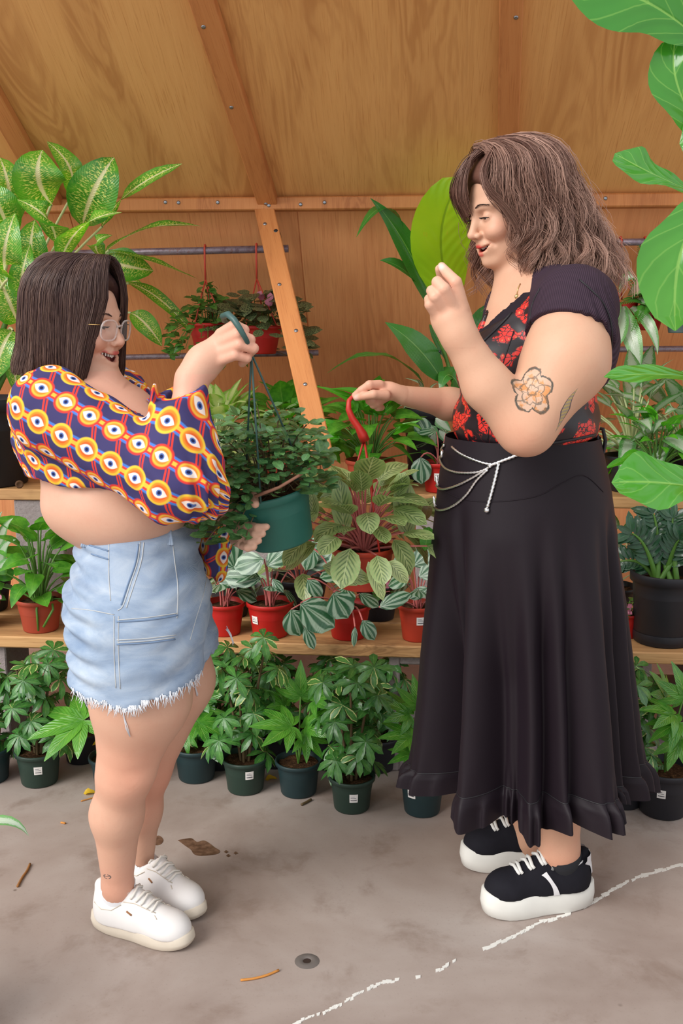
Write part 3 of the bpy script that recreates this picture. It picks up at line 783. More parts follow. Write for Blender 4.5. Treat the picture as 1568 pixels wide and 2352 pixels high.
    m.lathe(base, up, [(.034, 0), (.040, hgt * .6), (.042, hgt), (.036, hgt + .002)] if style == 'low' else [(.038, 0), (.047, hgt * .45), (.0495, hgt * .8), (.044, hgt * .8 + .002)], 20); m.build('sock', sk, o)
    return o
M_sock = plain('white_sock', srgb(232, 232, 236), .9); M_sockb = plain('black_sock', (.012, .012, .016), .9)
# ------------------------------------------------------------------ the woman in denim shorts, on the left
D1 = 2.15
PL = thing('person', 'woman with a dark bob and clear glasses in an eye-print crop top and denim shorts', 'person', (P(320, 2140, 2.12).x, 2.15, 0), 'the two people')
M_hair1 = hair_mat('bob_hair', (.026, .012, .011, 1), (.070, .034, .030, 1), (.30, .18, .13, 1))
H1h = Head(P(186, 744, 2.15), math.radians(-20), math.radians(4), 0, .93)
def q(x, y, D): return np.array(P(x, y, D))
def rp(n, D=2.15): return n * pxm(784, 1000, D)
FL = Field()
H1h.build(FL, True, True)
# neck and trunk
FL.cone(H1h.w(-.028, 0, -.05), q(150, 900, 2.15), .056, .064, .03)
FL.cone(H1h.w(-.004, 0, -.085), q(205, 890, 2.13), .034, .05, .02)
FL.ell(q(215, 990, 2.15), (rp(165), .165, rp(128)), .05)
FL.ell(q(300, 1030, 2.07), (rp(98), .085, rp(88)), .04); FL.ell(q(310, 1030, 2.23), (rp(98), .085, rp(88)), .04)
FL.ell(q(258, 1150, 2.15), (rp(160), .165, rp(112)), .06)
FL.ell(q(304, 1180, 2.13), (rp(122), .14, rp(88)), .05)
FL.ell(q(312, 1370, 2.15), (rp(130), .165, rp(145)), .06)
FL.cone(q(318, 1420, 2.06), q(322, 1600, 2.05), rp(134), rp(112), .04); FL.cone(q(322, 1600, 2.05), q(288, 1775, 2.07), rp(112), rp(63), .03)
FL.cone(q(286, 1775, 2.07), q(268, 1870, 2.10), rp(60), rp(59), .03); FL.cone(q(268, 1870, 2.10), q(270, 2035, 2.13), rp(59), rp(36), .03)
FL.cone(q(270, 2035, 2.13), q(268, 2080, 2.145), rp(36), rp(32), .02); FL.cone(q(266, 2095, 2.15), q(380, 2125, 2.09), rp(29), rp(22), .02)
FL.ell(q(320, 1775, 2.045), (rp(28), .03, rp(32)), .03)
FL.cone(q(345, 1420, 2.25), q(398, 1560, 2.24), rp(130), rp(98), .04); FL.cone(q(398, 1560, 2.24), q(338, 1770, 2.25), rp(98), rp(56), .03)
FL.cone(q(338, 1770, 2.25), q(322, 1860, 2.28), rp(54), rp(52), .03); FL.cone(q(322, 1860, 2.28), q(322, 1990, 2.30), rp(52), rp(33), .03)
FL.cone(q(322, 1990, 2.30), q(326, 2035, 2.305), rp(33), rp(29), .02); FL.cone(q(328, 2045, 2.30), q(420, 2070, 2.24), rp(27), rp(20), .02)
# arms
FL.cone(q(120, 945, 2.01), q(395, 1120, 1.93), rp(76), rp(56), .04); FL.cone(q(395, 1120, 1.93), q(425, 1000, 1.94), rp(54), rp(46), .03)
FL.cone(q(425, 1000, 1.94), q(440, 872, 1.97), rp(46), rp(31), .03)
FL.cone(q(265, 930, 2.30), q(420, 1120, 2.34), rp(70), rp(52), .04); FL.cone(q(420, 1120, 2.34), q(545, 1190, 2.20), rp(46), rp(30), .03)
# raised hand, fist closed on the hanger's hook
FL.cone(q(440, 872, 1.97), q(468, 828, 1.98), rp(31), rp(33), .02)
FL.cone(q(462, 838, 1.985), q(514, 777, 1.985), rp(34), rp(21), .015); FL.cone(q(470, 835, 1.985), q(516, 806, 1.98), rp(32), rp(22), .015)
finger(FL, [q(508, 768, 1.975), q(538, 748, 1.952), q(560, 758, 1.962), q(556, 774, 1.99)], rp(13.5), rp(10), k=.0015, k0=.006)
finger(FL, [q(512, 786, 1.968), q(547, 768, 1.945), q(574, 780, 1.955), q(566, 796, 1.99)], rp(13.5), rp(10), k=.0015, k0=.006)
finger(FL, [q(512, 807, 1.966), q(550, 791, 1.945), q(582, 800, 1.955), q(570, 814, 1.99)], rp(13), rp(10), k=.0015, k0=.006)
finger(FL, [q(505, 828, 1.968), q(540, 815, 1.95), q(567, 822, 1.96), q(556, 834, 1.99)], rp(12), rp(9), k=.0015, k0=.006)
finger(FL, [q(478, 812, 2.02), q(512, 798, 2.045), q(545, 795, 2.04), q(570, 800, 2.02)], rp(17), rp(10), k0=.012)
# other hand, on the rim of the green pot
FL.cone(q(540, 1190, 2.20), q(560, 1190, 2.19), rp(28), rp(26), .02); FL.ell(q(552, 1196, 2.19), (rp(26), .022, rp(32)), .015)
finger(FL, [q(555, 1180, 2.17), q(566, 1155, 2.125), q(582, 1140, 2.085), q(586, 1158, 2.055)], rp(12), rp(9.5), k0=.01)
for i, (x, y) in enumerate(((560, 1196), (556, 1212), (552, 1228), (546, 1242))):
    finger(FL, [q(x - 8, y, 2.16), q(x + 10, y + 10, 2.10), q(x + 32 - i * 3, y + 16, 2.055), q(x + 52 - i * 5, y + 14, 2.047)], rp(11.5), rp(8), k0=.008)

lo, hi = q(-60, 2200, 2.1) - .02, np.array(P(640, 560, 2.1)); lo[1], hi[1] = 1.84, 2.55
headbox = (H1h.o - Vector((.13, .13, .15)), H1h.o + Vector((.15, .13, .16)), .0026)
hb1 = (q(420, 900, 1.9), q(600, 725, 1.9), .0026); hb1 = (np.array((hb1[0][0], 1.90, hb1[0][2])), np.array((hb1[1][0], 2.09, hb1[1][2])), .0026)
hb2 = (q(500, 1270, 2.12), q(640, 1120, 2.12), .003); hb2 = (np.array((hb2[0][0], 2.02, hb2[0][2])), np.array((hb2[1][0], 2.27, hb2[1][2])), .003)
V, Q = multires(FL, lo, hi, .005, [headbox, hb1, hb2]); SK1 = np.array(srgb(208, 163, 139)[:3])
col = np.tile(SK1, (len(V), 1))
for c, r, tint in ((q(300, 1780, 2.0), .09, (226, 160, 134)), (q(400, 1790, 2.25), .11, (214, 140, 116)), (q(560, 790, 1.95), .05, (230, 164, 140)), (q(290, 2060, 2.08), .09, (222, 158, 134))):
    wgt = (np.exp(-(((V - c) ** 2).sum(1)) / r ** 2) * .6)[:, None]; col = col * (1 - wgt) + np.array(srgb(*tint)[:3]) * wgt
col = H1h.colour(V, SK1, srgb(196, 96, 92)[:3], srgb(232, 132, 116)[:3], col)
wgt = np.clip((V[:, 2] < q(200, 850, 2.15)[2]) * (V[:, 2] > q(300, 980, 2.1)[2]) * (V[:, 0] > q(200, 850, 2.1)[0]), 0, 1)[:, None] * .35
col = col * (1 - wgt) + np.array(srgb(226, 160, 140)[:3]) * wgt
bv1 = bvh_of(V, Q)
def ankle_mark(t, u, v):
    r = t.math('SQRT', t.math('ADD', t.math('POWER', t.math('DIVIDE', u, .0105), 2.0), t.math('POWER', t.math('DIVIDE', v, .0066), 2.0)))
    ring = t.math('SUBTRACT', 1.0, t.ss(t.math('ABSOLUTE', t.math('SUBTRACT', r, .85)), .1, .2))
    gap = t.math('GREATER_THAN', t.math('ABSOLUTE', u), .002)
    line = t.math('MULTIPLY', t.math('LESS_THAN', t.math('ABSOLUTE', t.math('ADD', v, -.001)), .0009), t.math('LESS_THAN', t.math('ABSOLUTE', u), .008))
    return [(srgb(70, 72, 76), t.math('MULTIPLY', t.math('MAXIMUM', t.math('MULTIPLY', ring, gap), line), .85))]
tp = drape(bv1, [(246, 2014)], 0)[0] - PL.location
tp = tuple(tp)
M_skin1 = skin_mat('skin_pale', [(tp, (.96, 0, .25), (-.25, 0, .96), (0, -1, 0), ankle_mark)])
body = mesh_obj('body', V, Q, M_skin1, PL, col=col, normals=seam_normals(FL, V, Q, [headbox, hb1, hb2]))
H1h.extras(PL, M_hair1, True, True)

# ---- crop top with the eye print
def eye_print():
    t = NT('eye_print_fabric'); uv = t.coord('UV'); s = t.sep(t.mapv(uv, (1 / .057, 1 / .057, 1)))
    u, v = s[0], s[1]
    row = t.math('FLOOR', v); odd = t.math('MODULO', t.math('ABSOLUTE', row), 2.0)
    uu = t.math('ADD', u, t.math('MULTIPLY', odd, .5))
    fu = t.math('SUBTRACT', t.math('FRACT', uu), .5); fv = t.math('SUBTRACT', t.math('FRACT', v), .5)
    r = t.math('SQRT', t.math('ADD', t.math('POWER', fu, 2.0), t.math('POWER', t.math('MULTIPLY', fv, 1.08), 2.0)))
    navy, red, orange, yel = srgb(62, 56, 100), srgb(214, 60, 50), srgb(232, 134, 46), srgb(234, 178, 66)
    # stripes that chain the rings: along each row, and slanting between rows
    dline = t.math('ABSOLUTE', fv)
    col = t.mix(t.ss(dline, .19, .24), srgb(72, 118, 196), navy)
    col = t.mix(t.ss(dline, .12, .15), red, col); col = t.mix(t.ss(dline, .05, .075), yel, col)
    d2 = t.math('ABSOLUTE', t.math('SUBTRACT', t.math('ABSOLUTE', t.math('SUBTRACT', t.math('FRACT', t.math('ADD', u, t.math('MULTIPLY', v, .5))), .5)), .06))
    col = t.mix(t.math('MULTIPLY', t.math('SUBTRACT', 1.0, t.ss(d2, .02, .05)), t.math('GREATER_THAN', dline, .2)), col, red)
    alt = odd
    ring_out = t.mix(alt, srgb(228, 190, 60), red); ring_mid = t.mix(alt, orange, yel); ring_in = t.mix(alt, srgb(222, 96, 40), orange)
    col = t.mix(t.ss(r, .39, .45), ring_out, col); col = t.mix(t.ss(r, .30, .37), ring_mid, col); col = t.mix(t.ss(r, .23, .29), ring_in, col)
    alm = t.math('SUBTRACT', t.math('ABSOLUTE', fv), t.math('MULTIPLY', t.math('SUBTRACT', 1.0, t.math('POWER', t.math('DIVIDE', fu, .27), 2.0)), .155))
    col = t.mix(t.ss(alm, -.02, .03), srgb(238, 222, 212), col)
    r2 = t.math('SQRT', t.math('ADD', t.math('POWER', fu, 2.0), t.math('POWER', fv, 2.0)))
    col = t.mix(t.ss(r2, .085, .115), srgb(84, 112, 176), col); col = t.mix(t.ss(r2, .045, .07), srgb(26, 32, 78), col)
    n = t.noise(t.coord(), 700, 2); t.bump(n, .08, .0006)
    return t.set(col, .75, 0, .2)
M_eyes = eye_print()
axis_top = np.array(q(110, 930, 2.0)); 
def uv_cyl(c, ax, R, rot=0.0, off=(0, 0)):
    c, ax = np.array(c, float), np.array(ax, float); ax /= np.linalg.norm(ax); ref = np.array((0., -1, 0)); a = ref - ax * (ref @ ax); a /= np.linalg.norm(a); b = np.cross(ax, a)
    def f(V):
        d = V - c; th = np.arctan2(d @ b, d @ a); h = d @ ax; u, v = th * R, h
        return np.stack([u * math.cos(rot) - v * math.sin(rot) + off[0], u * math.sin(rot) + v * math.cos(rot) + off[1]], 1)
    return f
T = Field()
T.ell(q(212, 992, 2.15), (rp(176), .176, rp(140)), .05)
T.ell(q(298, 1030, 2.07), (rp(106), .092, rp(97)), .04); T.ell(q(312, 1030, 2.23), (rp(106), .092, rp(97)), .04)
T.ell(q(240, 1085, 2.15), (rp(158), .165, rp(70)), .05)
T.cone(q(118, 938, 2.02), q(190, 880, 2.12), rp(88), rp(38), .04)
T.cone(q(265, 920, 2.30), q(225, 880, 2.20), rp(76), rp(36), .04)
T.cone(q(265, 925, 2.30), q(420, 1125, 2.34), rp(78), rp(64), .04)
# neckline: a deep V opening, and the hem
def hem_t(p):                              # camera-independent lower edge: a gently curved height field
    x = p[..., 0]; x0, x1 = q(98, 1100, 2.1)[0], q(400, 1100, 2.1)[0]; t_ = np.clip((x - x0) / (x1 - x0), -.2, 1.3)
    z = q(98, 1098, 2.05)[2] + (q(300, 1130, 2.0)[2] - q(98, 1098, 2.05)[2]) * t_ * 1.15 + .004 * np.sin(t_ * 17)
    far = np.clip((p[..., 1] - 2.30) / .04, 0, 1)
    return z - far * .5 - p[..., 2]
T.fn(hem_t)
NECK = Field()
NECK.cone(q(205, 858, 2.09), q(348, 962, 2.055), .062, .030, .02); NECK.cone(q(225, 845, 2.16), q(345, 955, 2.14), .074, .040, .02); NECK.cone(q(160, 850, 2.15), q(215, 850, 2.15), .062, .066, .02)
T.fn(lambda p: NECK.at(p) * -1, 0)
S_ = Field()                               # near sleeve: upper arm, then a wide bell on the forearm
S_.cone(q(118, 942, 2.005), q(400, 1105, 1.925), rp(92), rp(80), .04)
S_.cone(q(402, 1108, 1.915), q(412, 915, 1.945), rp(84), rp(54), .03)
S_.ell(q(452, 1075, 1.945), (rp(52), .05, rp(112)), .03); S_.ell(q(470, 1140, 1.95), (rp(38), .042, rp(52)), .03)
S_.cone(q(410, 930, 1.95), q(420, 880, 1.96), rp(50), rp(42), .03)
cpt, cnm = q(421, 893, 1.96), np.array((-.28, -.25, 1.0)) / 1.07
S_.fn(lambda p: np.where(p[..., 0] > q(330, 0, 1.96)[0], (p - cpt) @ cnm, -9.0))
S_.plane(q(430, 1194, 1.95), (.12, 0, -1), 0, lambda p: .006 * np.sin(p[..., 0] * 90))
INN = Field(); INN.cone(q(420, 925, 1.955), q(426, 850, 1.965), rp(36), rp(38), 0); S_.fn(lambda p: -INN.at(p), 0)
def folds1(V):
    return .0035 * nz(V * np.array((1, 1, .55)), 46, 1.0) + .0016 * nz(V, 110, 4.0)
lo, hi = q(-10, 1230, 2.1), q(540, 800, 2.1)
lo[1], hi[1] = 1.78, 2.50
top, tV, tQ = field_obj('crop_top', T, lo, hi, .0048, M_eyes, PL, 1, folds1, None, uv_cyl(q(225, 1000, 2.15), (-.30, 0, 1), .19, .75))
def sleeve_folds(V):
    d = V - q(400, 1105, 1.925); el = np.exp(-(d ** 2).sum(1) / .09 ** 2)
    lowr = np.clip((q(400, 1010, 1.93)[2] - V[:, 2]) / .12, 0, 1) * np.clip((V[:, 0] - q(400, 0, 1.93)[0]) / .04, 0, 1)
    return .004 * nz(V * np.array((1, 1, .5)), 50, 2.0) + el * .006 * np.sin((V[:, 0] * .8 + V[:, 2]) * 120) + lowr * .010 * np.sin(V[:, 0] * 150 + V[:, 1] * 110 + V[:, 2] * 22)
slv, sV, sQ = field_obj('sleeve', S_, lo, hi, .0042, M_eyes, PL, 1, sleeve_folds, None,
    lambda V: uv_cyl(q(260, 1030, 1.96) + np.array((.02, .085, 0)), q(400, 1105, 1.925) - q(118, 942, 2.005), .155, 1.571, (.02, .01))(V))
# the other sleeve's bell hangs below the shorts' waist on the far side
FS = Field(); FS.cone(q(440, 1130, 2.33), q(480, 1190, 2.28), rp(60), rp(52), .03); FS.ell(q(494, 1245, 2.28), (rp(38), .05, rp(98)), .03)
FS.plane(q(500, 1338, 2.28), (.05, 0, -1), 0, lambda p: .005 * np.sin(p[..., 0] * 130 + p[..., 1] * 60))
lo2, hi2 = q(360, 1370, 2.3), q(580, 1050, 2.3); lo2[1], hi2[1] = 2.15, 2.5
field_obj('sleeve', FS, lo2, hi2, .005, M_eyes, PL, 1, lambda V: .007 * np.sin(V[:, 0] * 140 + V[:, 1] * 90) + .003 * nz(V, 50, 3), None, uv_cyl(q(494, 1245, 2.28), (0, 0, 1), .05, 1.571))

# ---- frayed denim shorts
def denim():
    t = NT('light_denim'); c = t.coord(); n = t.noise(t.mapv(c, (9, 9, 22)), 1.0, 4, .6, .6); w = t.noise(c, 420, 3, .7)
    tw = t.n('ShaderNodeTexWave'); t.l(t.mapv(c, (1, 1, 1), (0, .8, 0)), tw.inputs['Vector']); tw.inputs['Scale'].default_value = 260; tw.inputs['Distortion'].default_value = 2.0
    col = t.ramp(n, [(.25, srgb(104, 126, 154)), (.5, srgb(144, 160, 180)), (.75, srgb(180, 190, 200))])
    col = t.mix(t.math('MULTIPLY', w, .35), col, srgb(120, 146, 184)); col = t.mix(t.math('MULTIPLY', tw.outputs['Fac'], .18), col, srgb(222, 230, 240))
    t.bump(w, .25, .0015); return t.set(col, .85, 0, .15)
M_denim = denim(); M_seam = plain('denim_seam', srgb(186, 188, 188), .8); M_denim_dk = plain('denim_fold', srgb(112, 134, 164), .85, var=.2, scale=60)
M_fray = plain('frayed_cotton', srgb(222, 224, 230), .85)
SH = Field()
SH.ell(q(318, 1235, 2.15), (rp(140), .165, rp(62)), .05)
SH.ell(q(320, 1370, 2.15), (rp(168), .186, rp(150)), .06)
SH.cone(q(315, 1420, 2.055), q(312, 1620, 2.045), rp(155), rp(146), .04)
SH.cone(q(360, 1420, 2.25), q(412, 1560, 2.25), rp(136), rp(120), .04)
wl, wr = q(190, 1200, 2.1), q(440, 1160, 2.1); nw = np.array((-(wr[2] - wl[2]), 0, wr[0] - wl[0]))
SH.plane(wl, nw)
fr = lambda p: .004 * np.sin(p[..., 0] * 260 + p[..., 1] * 190) + .005 * nz(p, 70, 5)
def hem_s(p):
    near = q(300, 1582, 2.0)[2] + (q(300, 0, 2.0)[0] - p[..., 0]) * (-.16); near = np.where(p[..., 0] < q(215, 0, 2)[0], near + (q(215, 0, 2)[0] - p[..., 0]) * .35, near)
    far_ = q(500, 1470, 2.25)[2] + np.minimum(0, (p[..., 0] - q(490, 0, 2.25)[0])) * .85
    yy = np.clip((p[..., 1] - 2.12) / .05, 0, 1)
    return (near * (1 - yy) + far_ * yy) + fr(p) - p[..., 2]
SH.fn(hem_s)
def crease(V):
    side = np.clip((q(230, 0, 2.1)[0] - V[:, 0]) / .05, 0, 1); z = V[:, 2]
    d = side * .0055 * np.sin(z * 150 + V[:, 0] * 30) + .0025 * nz(V * np.array((1, 1, 2.2)), 34, 7.0)
    fx = np.exp(-((V[:, 0] - q(400, 0, 2.1)[0]) / .05) ** 2) * .003 * np.sin(z * 95 - V[:, 0] * 60)
    return d + fx
lo, hi = q(110, 1640, 2.1), q(570, 1150, 2.1); lo[1], hi[1] = 1.83, 2.48
sh, hV, hQ = field_obj('denim_shorts', SH, lo, hi, .0052, M_denim, PL, 1, crease)
bvs = bvh_of(hV, hQ)
def seam(pts, mat, r=.0010, name='seam', par=sh, off=.0004):
    l = drape(bvs, smooth_line(pts, 6), off)
    if len(l) > 2: m = MB(); m.tube(l, r, 5); m.build(name, mat, par)
for pts in ([(192, 1244), (300, 1228), (380, 1219), (440, 1206)], [(322, 1245), (316, 1290), (300, 1340), (283, 1390), (270, 1402)], [(330, 1246), (324, 1290), (308, 1342), (290, 1396)],
            [(395, 1240), (402, 1300), (408, 1350), (406, 1420)], [(262, 1415), (262, 1500), (266, 1580)], [(272, 1415), (272, 1500), (276, 1582)], [(270, 1424), (340, 1418), (408, 1408)],
            [(270, 1476), (340, 1472), (400, 1464)], [(268, 1470), (340, 1466), (404, 1458)], [(250, 1245), (250, 1320), (254, 1380)], [(165, 1398), (210, 1402), (262, 1412)], [(478, 1230), (478, 1290), (468, 1360), (450, 1420), (436, 1470)]):
    seam(pts, M_seam)
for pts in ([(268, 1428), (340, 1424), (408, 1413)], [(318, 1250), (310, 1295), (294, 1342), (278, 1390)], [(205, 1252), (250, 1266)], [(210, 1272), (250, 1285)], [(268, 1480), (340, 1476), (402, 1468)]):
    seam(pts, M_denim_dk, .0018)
def loop_(pts):
    l = drape(bvs, pts, .003); m = MB()
    for w_ in (-.0045, 0, .0045): m.tube([p + Vector((w_, 0, 0)) for p in l], .0034, 5)
    m.build('belt_loop', M_denim, sh)
loop_([(381, 1190), (384, 1215), (389, 1252)]); loop_([(205, 1222), (198, 1240), (196, 1256)])
rf = random.Random(11); m = MB()
def hem_y(x):                              # lowest point of the shorts in this column of the photograph
    for y in range(1650, 1400, -3):
        h_ = bvs.ray_cast(CAMV, ray(x, y).normalized())[0]
        if h_ is not None and h_.y < 2.16: return y
    return None
for i in range(240):
    x = rf.uniform(162, 462); yb = hem_y(x)
    if yb is None: continue
    l = drape(bvs, [(x, yb - 3)], .001)
    if not l: continue
    p = l[0]; L = rf.choice((.006, .009, .012, .015, .022)); dx = rf.uniform(-.008, .008)
    m.tube([p + Vector((0, 0, .003)), p + Vector((dx * .5, -.001, -L * .6)), p + Vector((dx, rf.uniform(-.002, .002), -L))], [.0008, .0007, .0004], 4)
for (pp, n_) in (([(286, 1602), (284, 1640), (292, 1670), (298, 1690)], 3), ([(446, 1545), (447, 1580), (452, 1596)], 5), ([(400, 1575), (385, 1596), (360, 1600)], 4), ([(520, 1440), (530, 1460), (536, 1478)], 5)):
    for k in range(n_):
        base = [P(x + rf.uniform(-3, 3), y + rf.uniform(-4, 4), (2.06 if x < 300 else 2.02) if x < 480 else 2.2) for x, y in pp]
        dr = drape(bv1, [(x, y) for x, y in pp], .003); base = dr if len(dr) == len(pp) and x < 480 else base
        m.tube([b + Vector((rf.uniform(-.002, .002), 0, rf.uniform(-.003, .003))) for b in base], .0008, 4)
o = m.build('frayed_threads', M_fray, sh); o['kind'] = 'stuff'

# ---- bob hair
HB = Field(); w = H1h.w
HB.ell(w(-.022, 0, .050), (.108, .088, .092), .02, H1h.Rn); HB.ell(w(-.046, 0, -.02), (.076, .080, .115), .03, H1h.Rn)
FACE = Field(); FACE.ell(w(.092, 0, -.03), (.062, .076, .108), .02, H1h.Rn); FACE.ell(w(.05, 0, -.11), (.08, .07, .05), .02, H1h.Rn)
HB.fn(lambda p: -FACE.at(p), .02); HB.plane(w(0, 0, -.10), H1h.R @ Vector((0, 0, -1)))
ctr = H1h.o
scalp, _, _ = field_obj('hair', HB, np.array(ctr) - .17, np.array(ctr) + .19, .006, M_hair1, PL, 1, None, lambda V: np.zeros((len(V), 3)))
rs = random.Random(5); S = Strands(); ph0 = math.radians(22)
for i in range(8200):
    side = -1 if rs.random() < .55 else 1; u = rs.random() ** .9
    ph = ph0 + (math.pi - ph0) * u; jit = rs.uniform(-.006, .007)
    dx, dy = math.cos(ph), side * math.sin(ph)
    x0 = .070 - .150 * u + rs.uniform(-.006, .006)
    rx, ry = .120 + jit, .097 + jit
    fr_ = 1 - u; L = -.118 - .030 * math.exp(-(u / .22) ** 2) - rs.uniform(0, .016) + .020 * u + .006 * math.sin(ph * 9) * math.sin(ph * 23 + 1)
    pts = []; n = 13
    for j in range(n):
        s_ = j / (n - 1)
        if s_ < .45:
            a = s_ / .45 * math.pi / 2; rr2 = math.sin(a); z = .050 + (.100 + jit) * math.cos(a)
        else:
            rr2 = 1; z = .050 - (s_ - .45) / .55 * (.050 - L)
        fl = max(0, (s_ - .45) / .55); rad = rr2 * (1 + .06 * fl - .10 * max(0, fl - .7) * (2 if u < .5 else -2.2))
        ex = x0 * (1 - rr2) + (-.022 + rx * dx) * rad if rr2 < 1 else (-.022 + rx * dx * (1 + .02 * fl)) + (rad - 1) * rx * dx
        ey = ry * dy * rad
        if u < .3: ex -= .044 * fl ** .85 * (1 - u / .3); ey *= 1 + .85 * fl ** .8 * (1 - u / .3) ** 1.5
        pts.append(w(ex + .0015 * math.sin(9 * s_ + i), ey + .0015 * math.cos(7 * s_ + i * 1.3), z))
    tint = max(0, rs.gauss(.08, .14)) + (1.5 * max(0, u - .66) if rs.random() < .7 else 0)  # random tone, plus backlight glow painted in as lighter tint towards the back
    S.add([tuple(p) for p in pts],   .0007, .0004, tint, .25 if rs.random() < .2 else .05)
for i in range(60):                         # stray hairs
    a0 = rs.uniform(0, 6.28); r_ = .118; p0 = Vector((r_ * math.cos(a0) * .95 - .02, r_ * .8 * math.sin(a0), .05 + rs.uniform(-.1, .09)))
    if p0.x > .04: continue
    d = Vector((rs.uniform(-.5, .2), rs.uniform(-.4, .4), rs.uniform(-.3, .5))) * .03
    S.add([tuple(w(*(p0))), tuple(w(*(p0 + d * .6))), tuple(w(*(p0 + d * 1.1 + Vector((0, 0, -.012)))))], .0005, .0003, .5, .3)
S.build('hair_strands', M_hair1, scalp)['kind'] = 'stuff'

# ---- clear-framed glasses
t = NT('clear_acetate'); t.b.inputs['Transmission Weight'].default_value = .75; t.b.inputs['IOR'].default_value = 1.2; M_clear = t.set((.95, .88, .86, 1), .12)
t = NT('lens_glass'); t.b.inputs['Alpha'].default_value = .10; M_lens = t.set((.95, .97, 1, 1), .03, 0, .9)
M_gold = plain('gold_wire', (.75, .52, .22), .25, .9)
gl = MB(); first = None
for y in (-1, 1):
    ring = []
    for kx in range(20):
        a = 2 * math.pi * kx / 20; cx, cz = math.cos(a), math.sin(a)
        yy = .0255 * np.sign(cx) * abs(cx) ** .7; zz = .0225 * np.sign(cz) * abs(cz) ** .75
        ring.append(w(.1005 - 3.0 * (abs(y * .034 + yy)) ** 2 * .8 + zz * .10, y * .034 + yy, -.008 + zz))
    gl.tube(ring + [ring[0]], .0021 * .93, 6, cap=False)
    lens = MB(); c = sum(ring, Vector()) / 20
    lens.add([c] + ring, [(0, i + 1, (i + 1) % 20 + 1) for i in range(20)]); 
    if first is None: first = []
    first.append(lens)
gl.tube([w(.1015, -.010, .0), w(.1045, 0, .003), w(.1015, .010, .0)], .0021, 6)
gf = gl.build('glasses', M_clear, PL)
for l in first: l.build('lens', M_lens, gf)
for y in (-1, 1):
    m = MB(); m.tube([w(.089, y * .060, .004), w(.080, y * .073, .004), w(.03, y * .083, .003), w(-.012, y * .084, -.004)], .0013, 5); m.build('temple', M_gold, gf)

# ---- white sneakers
M_leather = plain('white_leather', srgb(226, 222, 220), .5, 0, .4, .04); M_sole1 = plain('rubber_cream', srgb(206, 194, 178), .7, 0, .3, .12, 25)
M_lace = plain('lace_cotton', srgb(222, 216, 208), .9)
shoe(PL, P(208, 2112, 2.175), P(450, 2172, 2.06), .268, .098, .030, (M_leather, M_sole1, M_lace, M_sock), 'low', P(269, 2025, 2.135))
shoe(PL, P(292, 2040, 2.33), P(468, 2108, 2.17), .258, .096, .030, (M_leather, M_sole1, M_lace, M_sock), 'low', P(322, 1985, 2.30))
# ------------------------------------------------------------------ the woman in the long black skirt, on the right
D2 = 2.30
PR = thing('person', 'woman with long wavy brown hair in a red brocade corset and long black skirt', 'person', (P(1200, 2060, 2.3).x, 2.32, 0), 'the two people')
M_hair2 = hair_mat('wavy_hair', (.050, .019, .013, 1), (.150, .062, .042, 1), (.56, .33, .25, 1))
H2h = Head(P(1168, 484, 2.30), math.radians(180 + 20), math.radians(14), math.radians(0), .97)
def rp2(n, D=2.28): return n * pxm(784, 900, D)
FR = Field(); H2h.build(FR, True, .5)
FR.cone(H2h.w(-.030, 0, -.05), q(1222, 665, 2.30), .054, .062, .03); FR.cone(H2h.w(.0, 0, -.10), q(1185, 690, 2.30), .038, .05, .03)
FR.ell(q(1240, 800, 2.28), (rp2(142), .165, rp2(150)), .05)
FR.ell(q(1165, 850, 2.19), (rp2(100), .085, rp2(84)), .04); FR.ell(q(1160, 850, 2.37), (rp2(100), .085, rp2(84)), .04)
FR.ell(q(1205, 960, 2.28), (rp2(158), .165, rp2(110)), .05)
FR.ell(q(1195, 1120, 2.29), (rp2(168), .165, rp2(125)), .05)
FR.cone(q(1310, 715, 2.12), q(1225, 660, 2.26), rp2(72), rp2(46), .04); FR.cone(q(1190, 700, 2.45), q(1195, 665, 2.32), rp2(62), rp2(44), .04)
FR.cone(q(1255, 1150, 2.25), q(1275, 1500, 2.24), .085, .07, .04); FR.cone(q(1275, 1500, 2.24), q(1292, 1720, 2.235), .062, .060, .03); FR.cone(q(1292, 1720, 2.235), q(1284, 1950, 2.238), .058, .046, .03)
FR.cone(q(1284, 1950, 2.238), q(1290, 2000, 2.245), .046, .040, .02); FR.cone(q(1290, 2005, 2.245), q(1180, 2045, 2.225), .030, .022, .02)
FR.cone(q(1185, 1150, 2.38), q(1190, 1500, 2.40), .105, .075, .04); FR.cone(q(1190, 1500, 2.40), q(1215, 1920, 2.42), .060, .042, .03)
FR.cone(q(1215, 1920, 2.42), q(1235, 1950, 2.43), .042, .042, .02); FR.cone(q(1235, 1952, 2.44), q(1120, 1970, 2.42), .028, .022, .02)
# near arm, raised
FR.cone(q(1318, 718, 2.08), q(1298, 830, 2.03), rp2(76), rp2(84), .04); FR.cone(q(1298, 830, 2.03), q(1208, 975, 1.99), rp2(84), rp2(60), .03)
FR.cone(q(1208, 978, 1.99), q(1118, 885, 1.98), rp2(57), rp2(47), .025); FR.cone(q(1118, 885, 1.98), q(1052, 768, 1.97), rp2(47), rp2(33), .02)
FR.cone(q(1052, 768, 1.97), q(1036, 735, 1.97), rp2(33), rp2(33), .02); FR.ell(q(1034, 722, 1.975), (rp2(38), .020, rp2(40)), .02)
finger(FR, [q(1060, 704, 1.965), q(1046, 648, 1.95), q(1027, 628, 1.97), q(1014, 612, 1.985)], rp2(14), rp2(8.5), k=.0015, k0=.006)
finger(FR, [q(1038, 702, 1.955), q(1019, 664, 1.938), q(1004, 648, 1.952), q(1011, 660, 1.985)], rp2(13.5), rp2(10), k=.0015, k0=.006)
